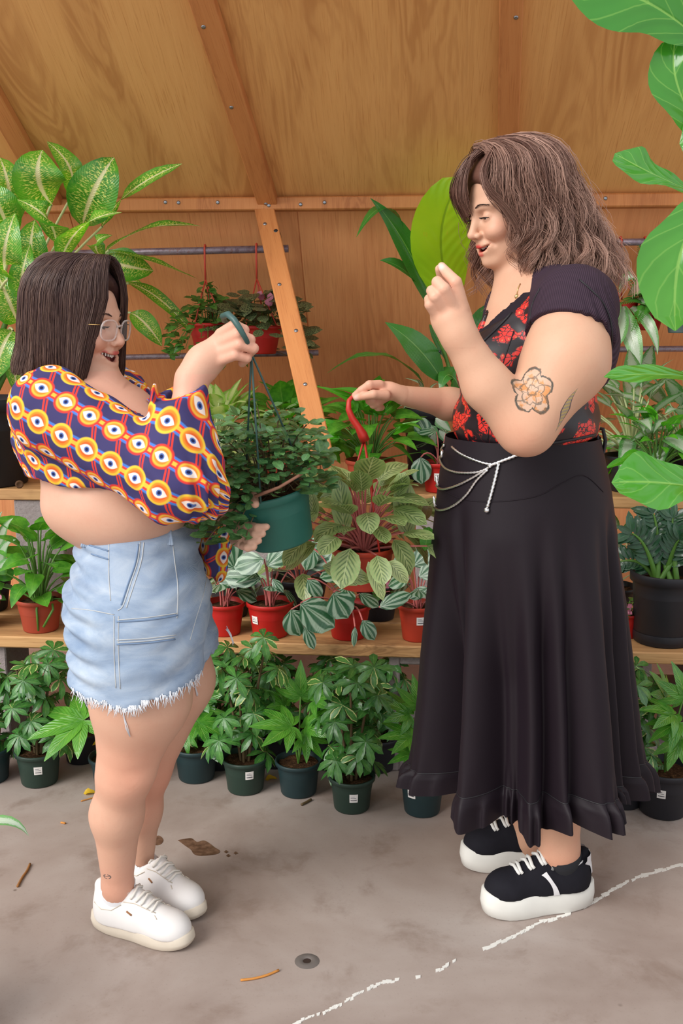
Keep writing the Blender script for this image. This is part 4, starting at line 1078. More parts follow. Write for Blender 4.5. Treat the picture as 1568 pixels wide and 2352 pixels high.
finger(FR, [q(1016, 708, 1.955), q(999, 682, 1.942), q(991, 668, 1.958), q(1004, 680, 1.99)], rp2(12.5), rp2(9.5), k=.0015, k0=.006)
finger(FR, [q(1001, 720, 1.963), q(987, 700, 1.952), q(985, 687, 1.968), q(1001, 698, 1.995)], rp2(11.5), rp2(8.5), k=.0015, k0=.006)
finger(FR, [q(1040, 735, 2.0), q(1030, 690, 2.03), q(1018, 648, 2.02), q(1009, 618, 2.0)], rp2(15), rp2(9), k0=.012)
# far arm, reaching out with the red hanger
FR.cone(q(1190, 720, 2.46), q(1140, 930, 2.52), rp2(68), rp2(52), .04); FR.cone(q(1140, 935, 2.52), q(1030, 928, 2.43), rp2(48), rp2(38), .03)
FR.cone(q(1030, 928, 2.43), q(925, 908, 2.36), rp2(37), rp2(23), .02); FR.ell(q(888, 898, 2.345), (rp2(36), .020, rp2(23)), .018)
finger(FR, [q(872, 884, 2.33), q(848, 884, 2.315), q(830, 896, 2.32), q(815, 908, 2.33)], rp2(11.5), rp2(8), k0=.01)
finger(FR, [q(886, 908, 2.315), q(858, 906, 2.30), q(836, 910, 2.31), q(818, 914, 2.325)], rp2(12), rp2(7.5), k0=.012)
for i, (x, y, d) in enumerate(((870, 905, 2.345), (874, 914, 2.35), (880, 920, 2.36))):
    finger(FR, [q(x + 6, y - 8, d), q(x - 22 + i * 4, y + 4, d - .02), q(x - 22 + i * 5, y + 16, d - .008), q(x - 4, y + 16, d + .005)], rp2(11), rp2(8), k0=.008)
lo, hi = q(960, 2120, 2.3), np.array(P(1500, 330, 2.2)); lo[0] = q(790, 900, 2.3)[0]; lo[1], hi[1] = 1.84, 2.68; lo[2] = .02
ho = H2h.o
headbox = (ho - Vector((.15, .13, .15)), ho + Vector((.13, .13, .16)), .0026)
hb1 = (np.array((q(960, 0, 1.95)[0], 1.90, q(0, 800, 1.95)[2])), np.array((q(1110, 0, 1.95)[0], 2.08, q(0, 590, 1.95)[2])), .0026)
hb2 = (np.array((q(795, 0, 2.33)[0], 2.25, q(0, 950, 2.33)[2])), np.array((q(960, 0, 2.33)[0], 2.45, q(0, 850, 2.33)[2])), .0026)
V, Q = multires(FR, lo, hi, .005, [headbox, hb1, hb2]); SK2 = np.array(srgb(206, 160, 133)[:3]); col = np.tile(SK2, (len(V), 1))
for c, r, tint in ((q(1020, 660, 1.95), .045, (232, 172, 150)), (q(850, 900, 2.33), .05, (230, 164, 142)), (q(1190, 1010, 1.95), .06, (220, 160, 132)), (q(1290, 2010, 2.2), .07, (222, 152, 126))):
    wgt = (np.exp(-(((V - c) ** 2).sum(1)) / r ** 2) * .55)[:, None]; col = col * (1 - wgt) + np.array(srgb(*tint)[:3]) * wgt
col = H2h.colour(V, SK2, srgb(196, 52, 54)[:3], srgb(232, 146, 128)[:3], col)
for c, r in ((q(1012, 613, 1.975), .008), (q(820, 913, 2.32), .007)):   # pale nails
    wgt = (np.exp(-(((V - c) ** 2).sum(1)) / r ** 2) * .7)[:, None]; col = col * (1 - wgt) + np.array((.80, .66, .62)) * wgt
bv2 = bvh_of(V, Q)
def tatt(x, y):
    loc, nrm, i, dist = bv2.ray_cast(CAMV, ray(x, y).normalized())
    e1 = Vector((1, 0, 0)); e1 = (e1 - nrm * e1.dot(nrm)).normalized(); e2 = nrm.cross(e1)
    if e2.z < 0: e2 = -e2
    return tuple(loc - PR.location), tuple(e1), tuple(e2), tuple(nrm)
def flower(t, u, v):
    r = t.math('MULTIPLY', t.math('SQRT', t.math('ADD', t.math('POWER', u, 2.0), t.math('POWER', t.math('MULTIPLY', v, .82), 2.0))), 1 / .040)
    th = t.math('ARCTAN2', v, u); cm = t.n('ShaderNodeCombineXYZ'); t.l(u, cm.inputs[0]); t.l(v, cm.inputs[1]); nn = t.noise(cm.outputs[0], 55, 3, .6)
    lob = t.math('ADD', .74, t.math('MULTIPLY', t.math('ABSOLUTE', t.math('SINE', t.math('ADD', t.math('MULTIPLY', th, 2.5), t.math('MULTIPLY', nn, 2.0)))), .30))
    q_ = t.math('DIVIDE', r, lob); inside = t.math('LESS_THAN', q_, 1.0)
    edge = t.math('SUBTRACT', 1.0, t.ss(t.math('ABSOLUTE', t.math('SUBTRACT', q_, .96)), .02, .07))
    inner = t.math('SUBTRACT', 1.0, t.ss(t.math('ABSOLUTE', t.math('SUBTRACT', t.math('FRACT', t.math('MULTIPLY', t.math('ADD', q_, t.math('MULTIPLY', nn, .5)), 3.0)), .5)), .06, .16))
    pet = t.math('SUBTRACT', 1.0, t.ss(t.math('ABSOLUTE', t.math('SINE', t.math('ADD', t.math('MULTIPLY', th, 3.5), t.math('MULTIPLY', r, 3.0)))), .06, .22))
    orange = t.ss(nn, .46, .60)
    return [(srgb(196, 170, 150), t.math('MULTIPLY', inside, .5)), (srgb(206, 128, 52), t.math('MULTIPLY', t.math('MULTIPLY', inside, orange), .75)),
            (srgb(78, 74, 66), t.math('MULTIPLY', inside, t.math('MULTIPLY', t.math('MAXIMUM', inner, pet), .7))), (srgb(62, 62, 58), t.math('MULTIPLY', edge, .85))]
def serpent(t, u, v):
    bend = t.math('ADD', u, t.math('ADD', t.math('MULTIPLY', t.math('SINE', t.math('MULTIPLY', v, 70.0)), .004), t.math('MULTIPLY', v, -.62)))
    w_ = t.math('MULTIPLY', t.math('SUBTRACT', .042, t.math('ABSOLUTE', v)), .30)
    ins = t.math('MULTIPLY', t.math('LESS_THAN', t.math('ABSOLUTE', bend), w_), t.math('LESS_THAN', t.math('ABSOLUTE', v), .042))
    edge = t.math('MULTIPLY', ins, t.math('GREATER_THAN', t.math('ABSOLUTE', bend), t.math('MULTIPLY', w_, .72)))
    sc = t.math('GREATER_THAN', t.math('SINE', t.math('MULTIPLY', v, 900.0)), .3)
    return [(srgb(128, 128, 112), t.math('MULTIPLY', ins, .7)), (srgb(196, 168, 74), t.math('MULTIPLY', t.math('MULTIPLY', ins, sc), .6)), (srgb(84, 66, 78), t.math('MULTIPLY', edge, .9))]
M_skin2 = skin_mat('skin_warm', [(*tatt(1222, 898), flower), (*tatt(1298, 942), serpent)])
mesh_obj('body', V, Q, M_skin2, PR, col=col, normals=seam_normals(FR, V, Q, [headbox, hb1, hb2]))
H2h.extras(PR, hair_mat('brow_hair', (.03, .016, .012, 1), (.05, .025, .02, 1), (.1, .06, .05, 1)), True, .5)

# ---- brocade corset over a black ribbed shirt
def brocade():
    t = NT('red_brocade'); c = t.coord(); n = t.noise(c, 14, 3, .5, .4); w2 = t.n('ShaderNodeVectorMath', operation='ADD'); t.l(c, w2.inputs[0])
    wn = t.n('ShaderNodeTexNoise'); t.l(c, wn.inputs['Vector']); wn.inputs['Scale'].default_value = 60; sc = t.n('ShaderNodeVectorMath', operation='SCALE'); t.l(wn.outputs['Color'], sc.inputs[0]); sc.inputs['Scale'].default_value = .012; t.l(sc.outputs[0], w2.inputs[1])
    vo = t.n('ShaderNodeTexVoronoi'); t.l(w2.outputs[0], vo.inputs['Vector']); vo.inputs['Scale'].default_value = 78
    ve = t.n('ShaderNodeTexVoronoi', feature='DISTANCE_TO_EDGE'); t.l(w2.outputs[0], ve.inputs['Vector']); ve.inputs['Scale'].default_value = 78
    big = t.noise(c, 21, 2, .45); clus = t.ss(big, .495, .535)
    pet = t.ss(ve.outputs['Distance'], .035, .075)
    flower_ = t.math('MULTIPLY', clus, pet)
    br = t.noise(c, 30, 2, .5, 1.5); branch = t.math('SUBTRACT', 1.0, t.ss(t.math('ABSOLUTE', t.math('SUBTRACT', br, .5)), .004, .012))
    branch = t.math('MULTIPLY', branch, t.ss(t.noise(c, 9, 2), .5, .6))
    gold = t.math('MULTIPLY', clus, t.math('SUBTRACT', 1.0, t.ss(vo.outputs['Distance'], .10, .2)))
    col = t.mix(t.math('MULTIPLY', t.noise(c, 500, 2), .7), srgb(22, 14, 18), srgb(44, 32, 38))
    col = t.mix(branch, col, srgb(140, 34, 34)); col = t.mix(flower_, col, t.mix(n, srgb(236, 58, 44), srgb(200, 34, 32)))
    col = t.mix(t.math('MULTIPLY', gold, .7), col, srgb(206, 168, 96)); h = t.math('ADD', flower_, branch); t.bump(h, .3, .002)
    return t.set(col, .42, 0, .5)
M_broc = brocade()
def ribbed():
    t = NT('black_rib_knit'); c = t.sep(t.coord('UV')); s_ = t.math('SINE', t.math('MULTIPLY', c[0], 1500.0)); t.bump(s_, .35, .0012)
    return t.set(t.mix(t.math('ADD', t.math('MULTIPLY', s_, .5), .5), srgb(40, 26, 38), srgb(62, 44, 58)), .8, 0, .25)
M_rib = ribbed(); M_blk = plain('black_cotton', srgb(34, 26, 34), .8, 0, .2, .2, 80); M_bind = plain('black_binding', srgb(22, 18, 24), .6)
CR = Field()
CR.ell(q(1240, 800, 2.28), (rp2(150), .172, rp2(152)), .05)
CR.ell(q(1162, 852, 2.19), (rp2(108), .092, rp2(92)), .04); CR.ell(q(1158, 852, 2.37), (rp2(108), .092, rp2(92)), .04)
CR.ell(q(1206, 965, 2.28), (rp2(166), .172, rp2(110)), .05)
CR.cone(q(1300, 715, 2.14), q(1232, 672, 2.26), rp2(78), rp2(46), .04); CR.cone(q(1190, 705, 2.45), q(1200, 675, 2.34), rp2(68), rp2(46), .04)
OPEN = Field(); OPEN.cone(q(1208, 672, 2.24), q(1122, 728, 2.24), .058, .030, .02); OPEN.cone(q(1180, 672, 2.34), q(1122, 722, 2.30), .066, .034, .02); OPEN.cone(q(1235, 640, 2.30), q(1195, 655, 2.30), .06, .07, .02)
def waist_cut(p):
    z = q(1035, 1030, 2.28)[2] + (p[..., 0] - q(1035, 0, 2.28)[0]) * .10
    return z - p[..., 2]
CR.fn(waist_cut); SHIRT = Field(CR)
OPEN2 = Field(); OPEN2.cone(q(1208, 668, 2.22), q(1120, 742, 2.22), .072, .038, .02); OPEN2.cone(q(1175, 672, 2.36), q(1118, 742, 2.32), .085, .05, .02); OPEN2.cone(q(1240, 640, 2.30), q(1195, 655, 2.30), .08, .09, .02)
CR.fn(lambda p: -OPEN2.at(p)); SHIRT.fn(lambda p: -OPEN.at(p))
lo, hi = q(985, 1060, 2.3), q(1460, 600, 2.3); lo[1], hi[1] = 2.0, 2.62
vest, vV, vQ = field_obj('corset', CR, lo, hi, .0042, M_broc, PR, 3, lambda V: .0025 + .0012 * nz(V, 70, 2))
field_obj('undershirt', SHIRT, lo, hi, .005, M_blk, PR, 3, lambda V: np.full(len(V), -.0005))
bvv = bvh_of(vV, vQ)
def vline(pts, mat, r, name, par=vest):
    l = drape(bvv, smooth_line(pts, 6), .0006)
    if len(l) > 2: m = MB(); m.tube(l, r, 6); m.build(name, mat, par)
vline([(1226, 655), (1200, 690), (1160, 735), (1120, 775), (1090, 800)], M_bind, .003, 'binding')
vline([(1240, 660), (1222, 720), (1213, 770), (1210, 840)], M_bind, .003, 'binding')
vline([(1180, 760), (1150, 850), (1130, 930), (1120, 1010)], M_bind, .0012, 'seam'); vline([(1032, 1022), (1100, 1030), (1200, 1026), (1300, 1012), (1365, 998)], M_bind, .0035, 'binding')
SLV = Field()
SLV.cone(q(1318, 716, 2.085), q(1300, 815, 2.035), rp2(88), rp2(95), .03); SLV.cone(q(1315, 705, 2.12), q(1245, 655, 2.26), rp2(82), rp2(52), .04)
SLV.ell(q(1345, 790, 2.24), (rp2(68), .13, rp2(115)), .03)
hemn = q(1300, 790, 2.035) - q(1318, 716, 2.085); hemn /= np.linalg.norm(hemn); c_h = q(1296, 770, 2.05)
SLV.fn(lambda p: np.where(p[..., 1] < 2.15, (p - c_h) @ hemn + .0015 * np.sin(p[..., 0] * 40), -9.0))
def slv_fold(V):
    d = np.exp(-((V[:, 0] - q(1385, 0, 2.1)[0]) / .04) ** 2 - ((V[:, 2] - q(0, 745, 2.1)[2]) / .06) ** 2)
    return d * .004 * np.sin((V[:, 0] * 1.0 + V[:, 2] * .35) * 330) + .0015 * nz(V, 40, 9)
lo, hi = q(1160, 960, 2.1), q(1470, 590, 2.1); lo[1], hi[1] = 1.88, 2.5
slv2, aV, aQ = field_obj('sleeve', SLV, lo, hi, .0046, M_rib, PR, 1, slv_fold, None, uv_cyl(q(1318, 716, 2.085), hemn, .09, 0))
bva = bvh_of(aV, aQ)
for pts in ([(1220, 742), (1260, 738), (1310, 744), (1350, 756), (1378, 772)], [(1240, 662), (1222, 700), (1216, 745)], [(1330, 642), (1380, 690), (1402, 740), (1404, 800), (1390, 850)]):
    l = drape(bva, smooth_line(pts, 6), .0004); m = MB(); m.tube(l, .0018, 5); m.build('seam', M_bind, slv2)
FSL = Field(); FSL.cone(q(1188, 715, 2.465), q(1165, 815, 2.49), rp2(82), rp2(78), .03); FSL.plane(q(1166, 812, 2.49), (-.2, .1, -1))
lo, hi = q(1060, 850, 2.5), q(1300, 620, 2.5); lo[1], hi[1] = 2.32, 2.62
field_obj('sleeve', FSL, lo, hi, .006, M_rib, PR, 1, None, None, uv_cyl(q(1190, 715, 2.46), (0, 0, 1), .09))
m = MB()                                   # the corset's back lacing hangs at the waist
m.tube([q(1372, 885, 2.24), q(1392, 878, 2.2), q(1360, 882, 2.16)], .004, 6)
m.build('lacing', M_bind, PR); m = MB()
m.tube([q(1366, 985, 2.25), q(1384, 985, 2.24), q(1390, 1012, 2.24), q(1385, 1040, 2.24), q(1376, 1036, 2.24), q(1372, 1005, 2.24), q(1366, 985, 2.25)], .0045, 6)
m.build('lacing', M_bind, PR)

# ---- long skirt with a gathered hem
def skirt_mat():
    t = NT('black_skirt_cloth'); c = t.coord(); n = t.noise(c, 900, 2, .7); t.bump(n, .1, .0008)
    b_ = t.noise(c, 2.2, 3)
    t.b.inputs['Sheen Weight'].default_value = .12; t.b.inputs['Sheen Roughness'].default_value = .4; t.b.inputs['Sheen Tint'].default_value = srgb(120, 96, 120)
    return t.set(t.mix(n, srgb(19, 13, 18), srgb(32, 22, 30)), .58, 0, .22)
M_skirt = skirt_mat()
lev = [(1000, 1022, 1372, .172), (1060, 1012, 1384, .178), (1120, 1004, 1396, .186), (1180, 997, 1404, .194), (1260, 988, 1415, .204), (1380, 976, 1436, .216), (1500, 964, 1452, .228), (1600, 956, 1464, .238), (1690, 946, 1474, .247), (1745, 938, 1482, .252)]
ruf = [(1745, 938, 1482, .252), (1760, 932, 1489, .262), (1780, 927, 1494, .268), (1800, 924, 1497, .272)]
rs2 = random.Random(21)
NF = 21; fold_a = sorted((i + rs2.uniform(-.32, .32)) / NF * 2 * math.pi for i in range(NF)); fold_a = [a for a in fold_a if min(abs(a - math.pi), a, 2 * math.pi - a) > .13]; fold_d = [rs2.uniform(.6, 1.35) for _ in fold_a]; fold_s = [rs2.uniform(.25, .95) for _ in fold_a]
def fold(th, t):                           # deep irregular pleats that start at different heights
    v = 0
    for a, d, s0 in zip(fold_a, fold_d, fold_s):
        x = (th - a + math.pi) % (2 * math.pi) - math.pi; k = max(0, min(1, (t - .06 - .22 * s0) / .38)); v -= d * k * math.exp(-(x / (.075 + .05 * s0)) ** 2)
    return v
NTH = 460
rows = []
def lv(i, L): return L[i]
for li, L in enumerate((lev, ruf)):
    nsub = 5 if li == 0 else 5
    for i in range(len(L) - 1):
        for k in range(nsub + (1 if i == len(L) - 2 else 0)):
            f_ = k / nsub; rows.append((li, [L[i][j] * (1 - f_) + L[i + 1][j] * f_ for j in range(4)], (i + f_) / (len(L) - 1)))
V = []; 
for li, (y, xl, xr, ry), f_ in rows:
    pl_, pr_ = P(xl, y, 2.30), P(xr, y, 2.30); c = (pl_ + pr_) / 2; rx = (pr_.x - pl_.x) / 2; t_ = min(1, (y - 1000) / 806)
    for k in range(NTH):
        th = 2 * math.pi * k / NTH; fo = fold(th, t_); r_ = 1 + .36 * fo * (.45 + .55 * t_)
        zz = 0.0
        if li == 1:
            rw = min(1, f_ * 3); r_ += (.012 + .055 * min(1, f_ * 2)) * math.sin(th * 58 + 2.2 * math.sin(th * 7)) * (1 - rw + rw * (.62 + .38 * math.sin(th * 23 + 1))) + .016 * rw; zz = -.012 * f_ * math.sin(th * 11 + 1) - .02 * f_ * math.sin(th * 3 + .5)
        elif t_ > .85: r_ += .012 * min(1, (t_ - .85) / .074) * math.sin(th * 58 + 2.2 * math.sin(th * 7))
        V.append((c.x + rx * r_ * math.cos(th), 2.29 + ry * r_ * math.sin(th), c.z + zz - .004 * fo))
F = []
for j in range(len(rows) - 1):
    for k in range(NTH): F.append((j * NTH + k, j * NTH + (k + 1) % NTH, (j + 1) * NTH + (k + 1) % NTH, (j + 1) * NTH + k))
nb = sum(1 for r in rows if r[0] == 0); F1 = [f for f in F if f[2] < nb * NTH]; F2 = [tuple(i - nb * NTH for i in f) for f in F if f[0] >= nb * NTH]
sk = mesh_obj('skirt', V[:nb * NTH], F1, M_skirt, PR); mesh_obj('ruffle', V[nb * NTH:], F2, M_skirt, sk)
bvk = BVHTree.FromPolygons([Vector(v) for v in V], F)
hem = MB(); hem.tube([V[(nb - 1) * NTH + k] for k in list(range(NTH)) + [0]], .0016, 5, cap=False); hem.build('ruffle_seam', M_bind, sk)
hip = MB()
l = drape(bvk, smooth_line([(1005, 1118), (1060, 1146), (1140, 1152), (1230, 1140), (1290, 1110), (1340, 1092), (1385, 1130)], 6), .0005); hip.tube(l, .0012, 5); hip.build('yoke_seam', M_skirt, sk)

# ---- silver chain belt: strands draped from the waist
def chrome():
    t = NT('silver_chain'); uv = t.sep(t.coord('UV')); return t.set((.80, .80, .80, 1), .22, .95)
M_chain = chrome()
belt = bpy.data.objects.new('chain_belt', None); belt.location = P(1130, 1070, 2.1) - PR.location; link(belt, PR)
def chain(pts, r=.0034, D=2.16):
    l = drape(bvk, smooth_line(pts, 10), .004, D)
    dens = [l[0]]
    for p in l[1:]:
        while (p - dens[-1]).length > .0042: dens.append(dens[-1] + (p - dens[-1]).normalized() * .0042)
    m = MB(); m.tube(dens, [r * (1.0 if i % 2 else .62) for i in range(len(dens))], 6); m.build('chain', M_chain, belt)
chain([(1330, 996), (1290, 1008), (1240, 1022), (1190, 1044), (1150, 1060), (1120, 1072)], .0045)
chain([(1040, 1026), (1060, 1042), (1090, 1056), (1125, 1066), (1150, 1062)])
chain([(1024, 1022), (1014, 1040), (1016, 1062), (1030, 1078), (1060, 1086), (1100, 1084), (1130, 1070)])
chain([(1002, 1092), (1004, 1112), (1018, 1124), (1050, 1116), (1086, 1098), (1120, 1076)])
chain([(996, 1140), (998, 1160), (1012, 1172), (1040, 1164), (1072, 1138), (1096, 1104), (1122, 1078)])
chain([(1146, 1062), (1140, 1090), (1130, 1130), (1120, 1166)], .0048)
l = drape(bvk, [(1119, 1171)], .004); m = MB(); m.lathe(l[0], (0, 0, 1), [(.002, .006), (.006, .003), (.0065, -.002), (.004, -.006)], 12, cap0=True, cap1=True); m.build('bead', M_chain, belt)
# necklace
l = drape(bv2, [(1196, 652), (1190, 664), (1188, 676)], .002); m = MB(); m.tube(l, .0011, 5); m.lathe(l[-1] - Vector((0, .002, .006)), (0, -1, 0), [(.0045, 0), (.0055, .0015), (.003, .003)], 12, cap1=True); m.build('necklace', M_gold, PR)

# ---- wavy hair
HB = Field(); w = H2h.w
HB.ell(w(-.030, 0, .050), (.116, .098, .096), .02, H2h.Rn); HB.ell(w(-.085, 0, -.03), (.085, .100, .11), .03, H2h.Rn); HB.ell(w(-.11, .01, -.12), (.075, .11, .085), .03, H2h.Rn)
FACE = Field(); FACE.ell(w(.095, 0, -.03), (.072, .085, .105), .02, H2h.Rn); FACE.ell(w(.04, 0, -.14), (.10, .075, .08), .02, H2h.Rn)
HB.fn(lambda p: -FACE.at(p), .02)
scalp, _, _ = field_obj('hair', HB, np.array(ho) - .26, np.array(ho) + .24, .006, M_hair2, PR, 2, None, lambda V: np.full((len(V), 3), .05))
rs = random.Random(9); S = Strands()
def hair_path(u, side, jit, ln, ph_w, amp, n=20, fr=0.0):
    """u 0 = beside the face, 1 = back of the head"""
    ph = math.radians(38) + (math.pi - math.radians(38)) * u; dx, dy = math.cos(ph), side * math.sin(ph); pts = []
    x0 = .050 - .10 * u; rx, ry = .120 + jit, .104 + jit
    for j in range(n):
        s_ = j / (n - 1); cap_ = .34
        if s_ < cap_:
            a = s_ / cap_ * math.pi / 2; r_ = math.sin(a); z = .052 + (.098 + jit * .7) * math.cos(a); f = 0
            ex = x0 * (1 - r_) + (-.030 + rx * dx) * r_; ey = -.012 * (1 - r_) + ry * dy * r_
            ex -= .02 * math.sin(s_ / cap_ * math.pi) * (1 - u)
        else:
            f = (s_ - cap_) / (1 - cap_); z = .052 - f * (.052 + ln)
            out = 1 + .26 * math.sin(min(1, f * 1.25) * math.pi / 2) * (.4 + .6 * u)
            ex = -.030 + rx * dx * out - .075 * f ** 1.3 * u - (.045 * math.sin(min(1, f * 1.5) * math.pi / 2) * max(0, 1 - u / .4)); ey = ry * dy * (1 + .20 * f)
        if side < 0 and u < .4 and s_ >= .34: ex += .055 * (1 - u / .4) * f; ey *= 1 - .25 * (1 - u / .4) * f
        wv = amp * max(0, s_ - .22) * 1.5
        ex += wv * math.sin(ph_w + s_ * 14); ey += wv * .9 * math.cos(ph_w * 1.3 + s_ * 13); z += wv * .5 * math.sin(ph_w * .7 + s_ * 14)
        pts.append((ex, ey, z))
    return pts
for k in range(190):
    side = 1 if rs.random() < .58 else -1; u = rs.random(); jit = rs.uniform(-.010, .012); ln = .215 + rs.uniform(-.045, .025) - .03 * (u < .3); phw = rs.uniform(0, 6.28); amp = rs.uniform(.016, .034)
    base = np.array(hair_path(u, side, jit, ln, phw, amp)); lt = max(0, rs.gauss(.2, .22))
    n = len(base); tt = np.linspace(0, 1, n)[:, None]
    for h in range(30):
        off = np.array([rs.gauss(0, .0068) for _ in range(3)]); o2 = np.array([rs.gauss(0, .0018) for _ in range(3)])
        pts = base + off * (.35 + .65 * np.sin(np.clip(tt * 1.35, 0, 1) * np.pi * .85)) + o2 * tt
        cut = rs.randint(n - 5, n)
        S.add([tuple(w(*p)) for p in pts[:cut]],   .0009, .0004, max(0, lt + rs.gauss(0, .035)), .32)
for k in range(26):                        # side-swept fringe
    side = -1 if k % 3 else 1; ph_w = rs.uniform(0, 6.28); b0 = rs.uniform(-.02, .035); e = rs.uniform(0, 1)
    base = np.array([(.02 + b0 * .3, .02, .148), (.062 + b0 * .2, .008 - .03 * e, .132), (.092, .010 - .045 * e, .104), (.106, .012 - .062 * e, .072), (.110 - .012 * e, .014 - .078 * e, .046), (.104 - .03 * e, .012 - .088 * e, .020 - .03 * e)])
    if side > 0: base = np.array([(.0 + b0 * .3, .02, .148), (.045, .032 + .02 * e, .130), (.078, .052 + .012 * e, .092), (.082, .072 + .008 * e, .052), (.062, .088, .018), (.040, .094, -.03), (.028, .095, -.08)])
    base = np.array(smooth_line(base, 4)); n = len(base); tt = np.linspace(0, 1, n)[:, None]; lt = max(0, rs.gauss(.1, .12))
    for h in range(24):
        off = np.array([rs.gauss(0, .0045) for _ in range(3)])
        S.add([tuple(w(*p)) for p in (base + off * (.4 + .6 * tt))[:rs.randint(n - 4, n)]], .0011, .0004, max(0, lt + rs.gauss(0, .05)), .1)
for i in range(120):                       # flyaways
    u = rs.random(); base = np.array(hair_path(u, 1 if rs.random() < .6 else -1, rs.uniform(.012, .03), .20 + rs.uniform(-.08, .04), rs.uniform(0, 6), .03, 18)); a = rs.randint(2, 9)
    S.add([tuple(w(*p)) for p in base[a:a + rs.randint(5, 9)]], .0005, .0003, .5, .2)
S.build('hair_strands', M_hair2, scalp)['kind'] = 'stuff'

# ---- black platform sneakers
M_canvas = plain('black_canvas', srgb(26, 25, 32), .85, 0, .2, .2, 60); M_sole2 = plain('white_rubber', srgb(214, 212, 206), .6, 0, .3, .07, 20); M_lacew = plain('white_lace', srgb(222, 220, 216), .9); M_trim2 = plain('white_suede', srgb(222, 220, 222), .7)
shoe(PR, Pz(1368, 2066, 0), Pz(1096, 2102, 0), .284, .106, .058, (M_canvas, M_sole2, M_lacew, M_trim2), 'platform', P(1285, 1940, 2.236))
shoe(PR, Pz(1310, 1972, 0), Pz(1046, 1992, 0), .284, .106, .058, (M_canvas, M_sole2, M_lacew, M_trim2), 'platform', P(1215, 1900, 2.42))
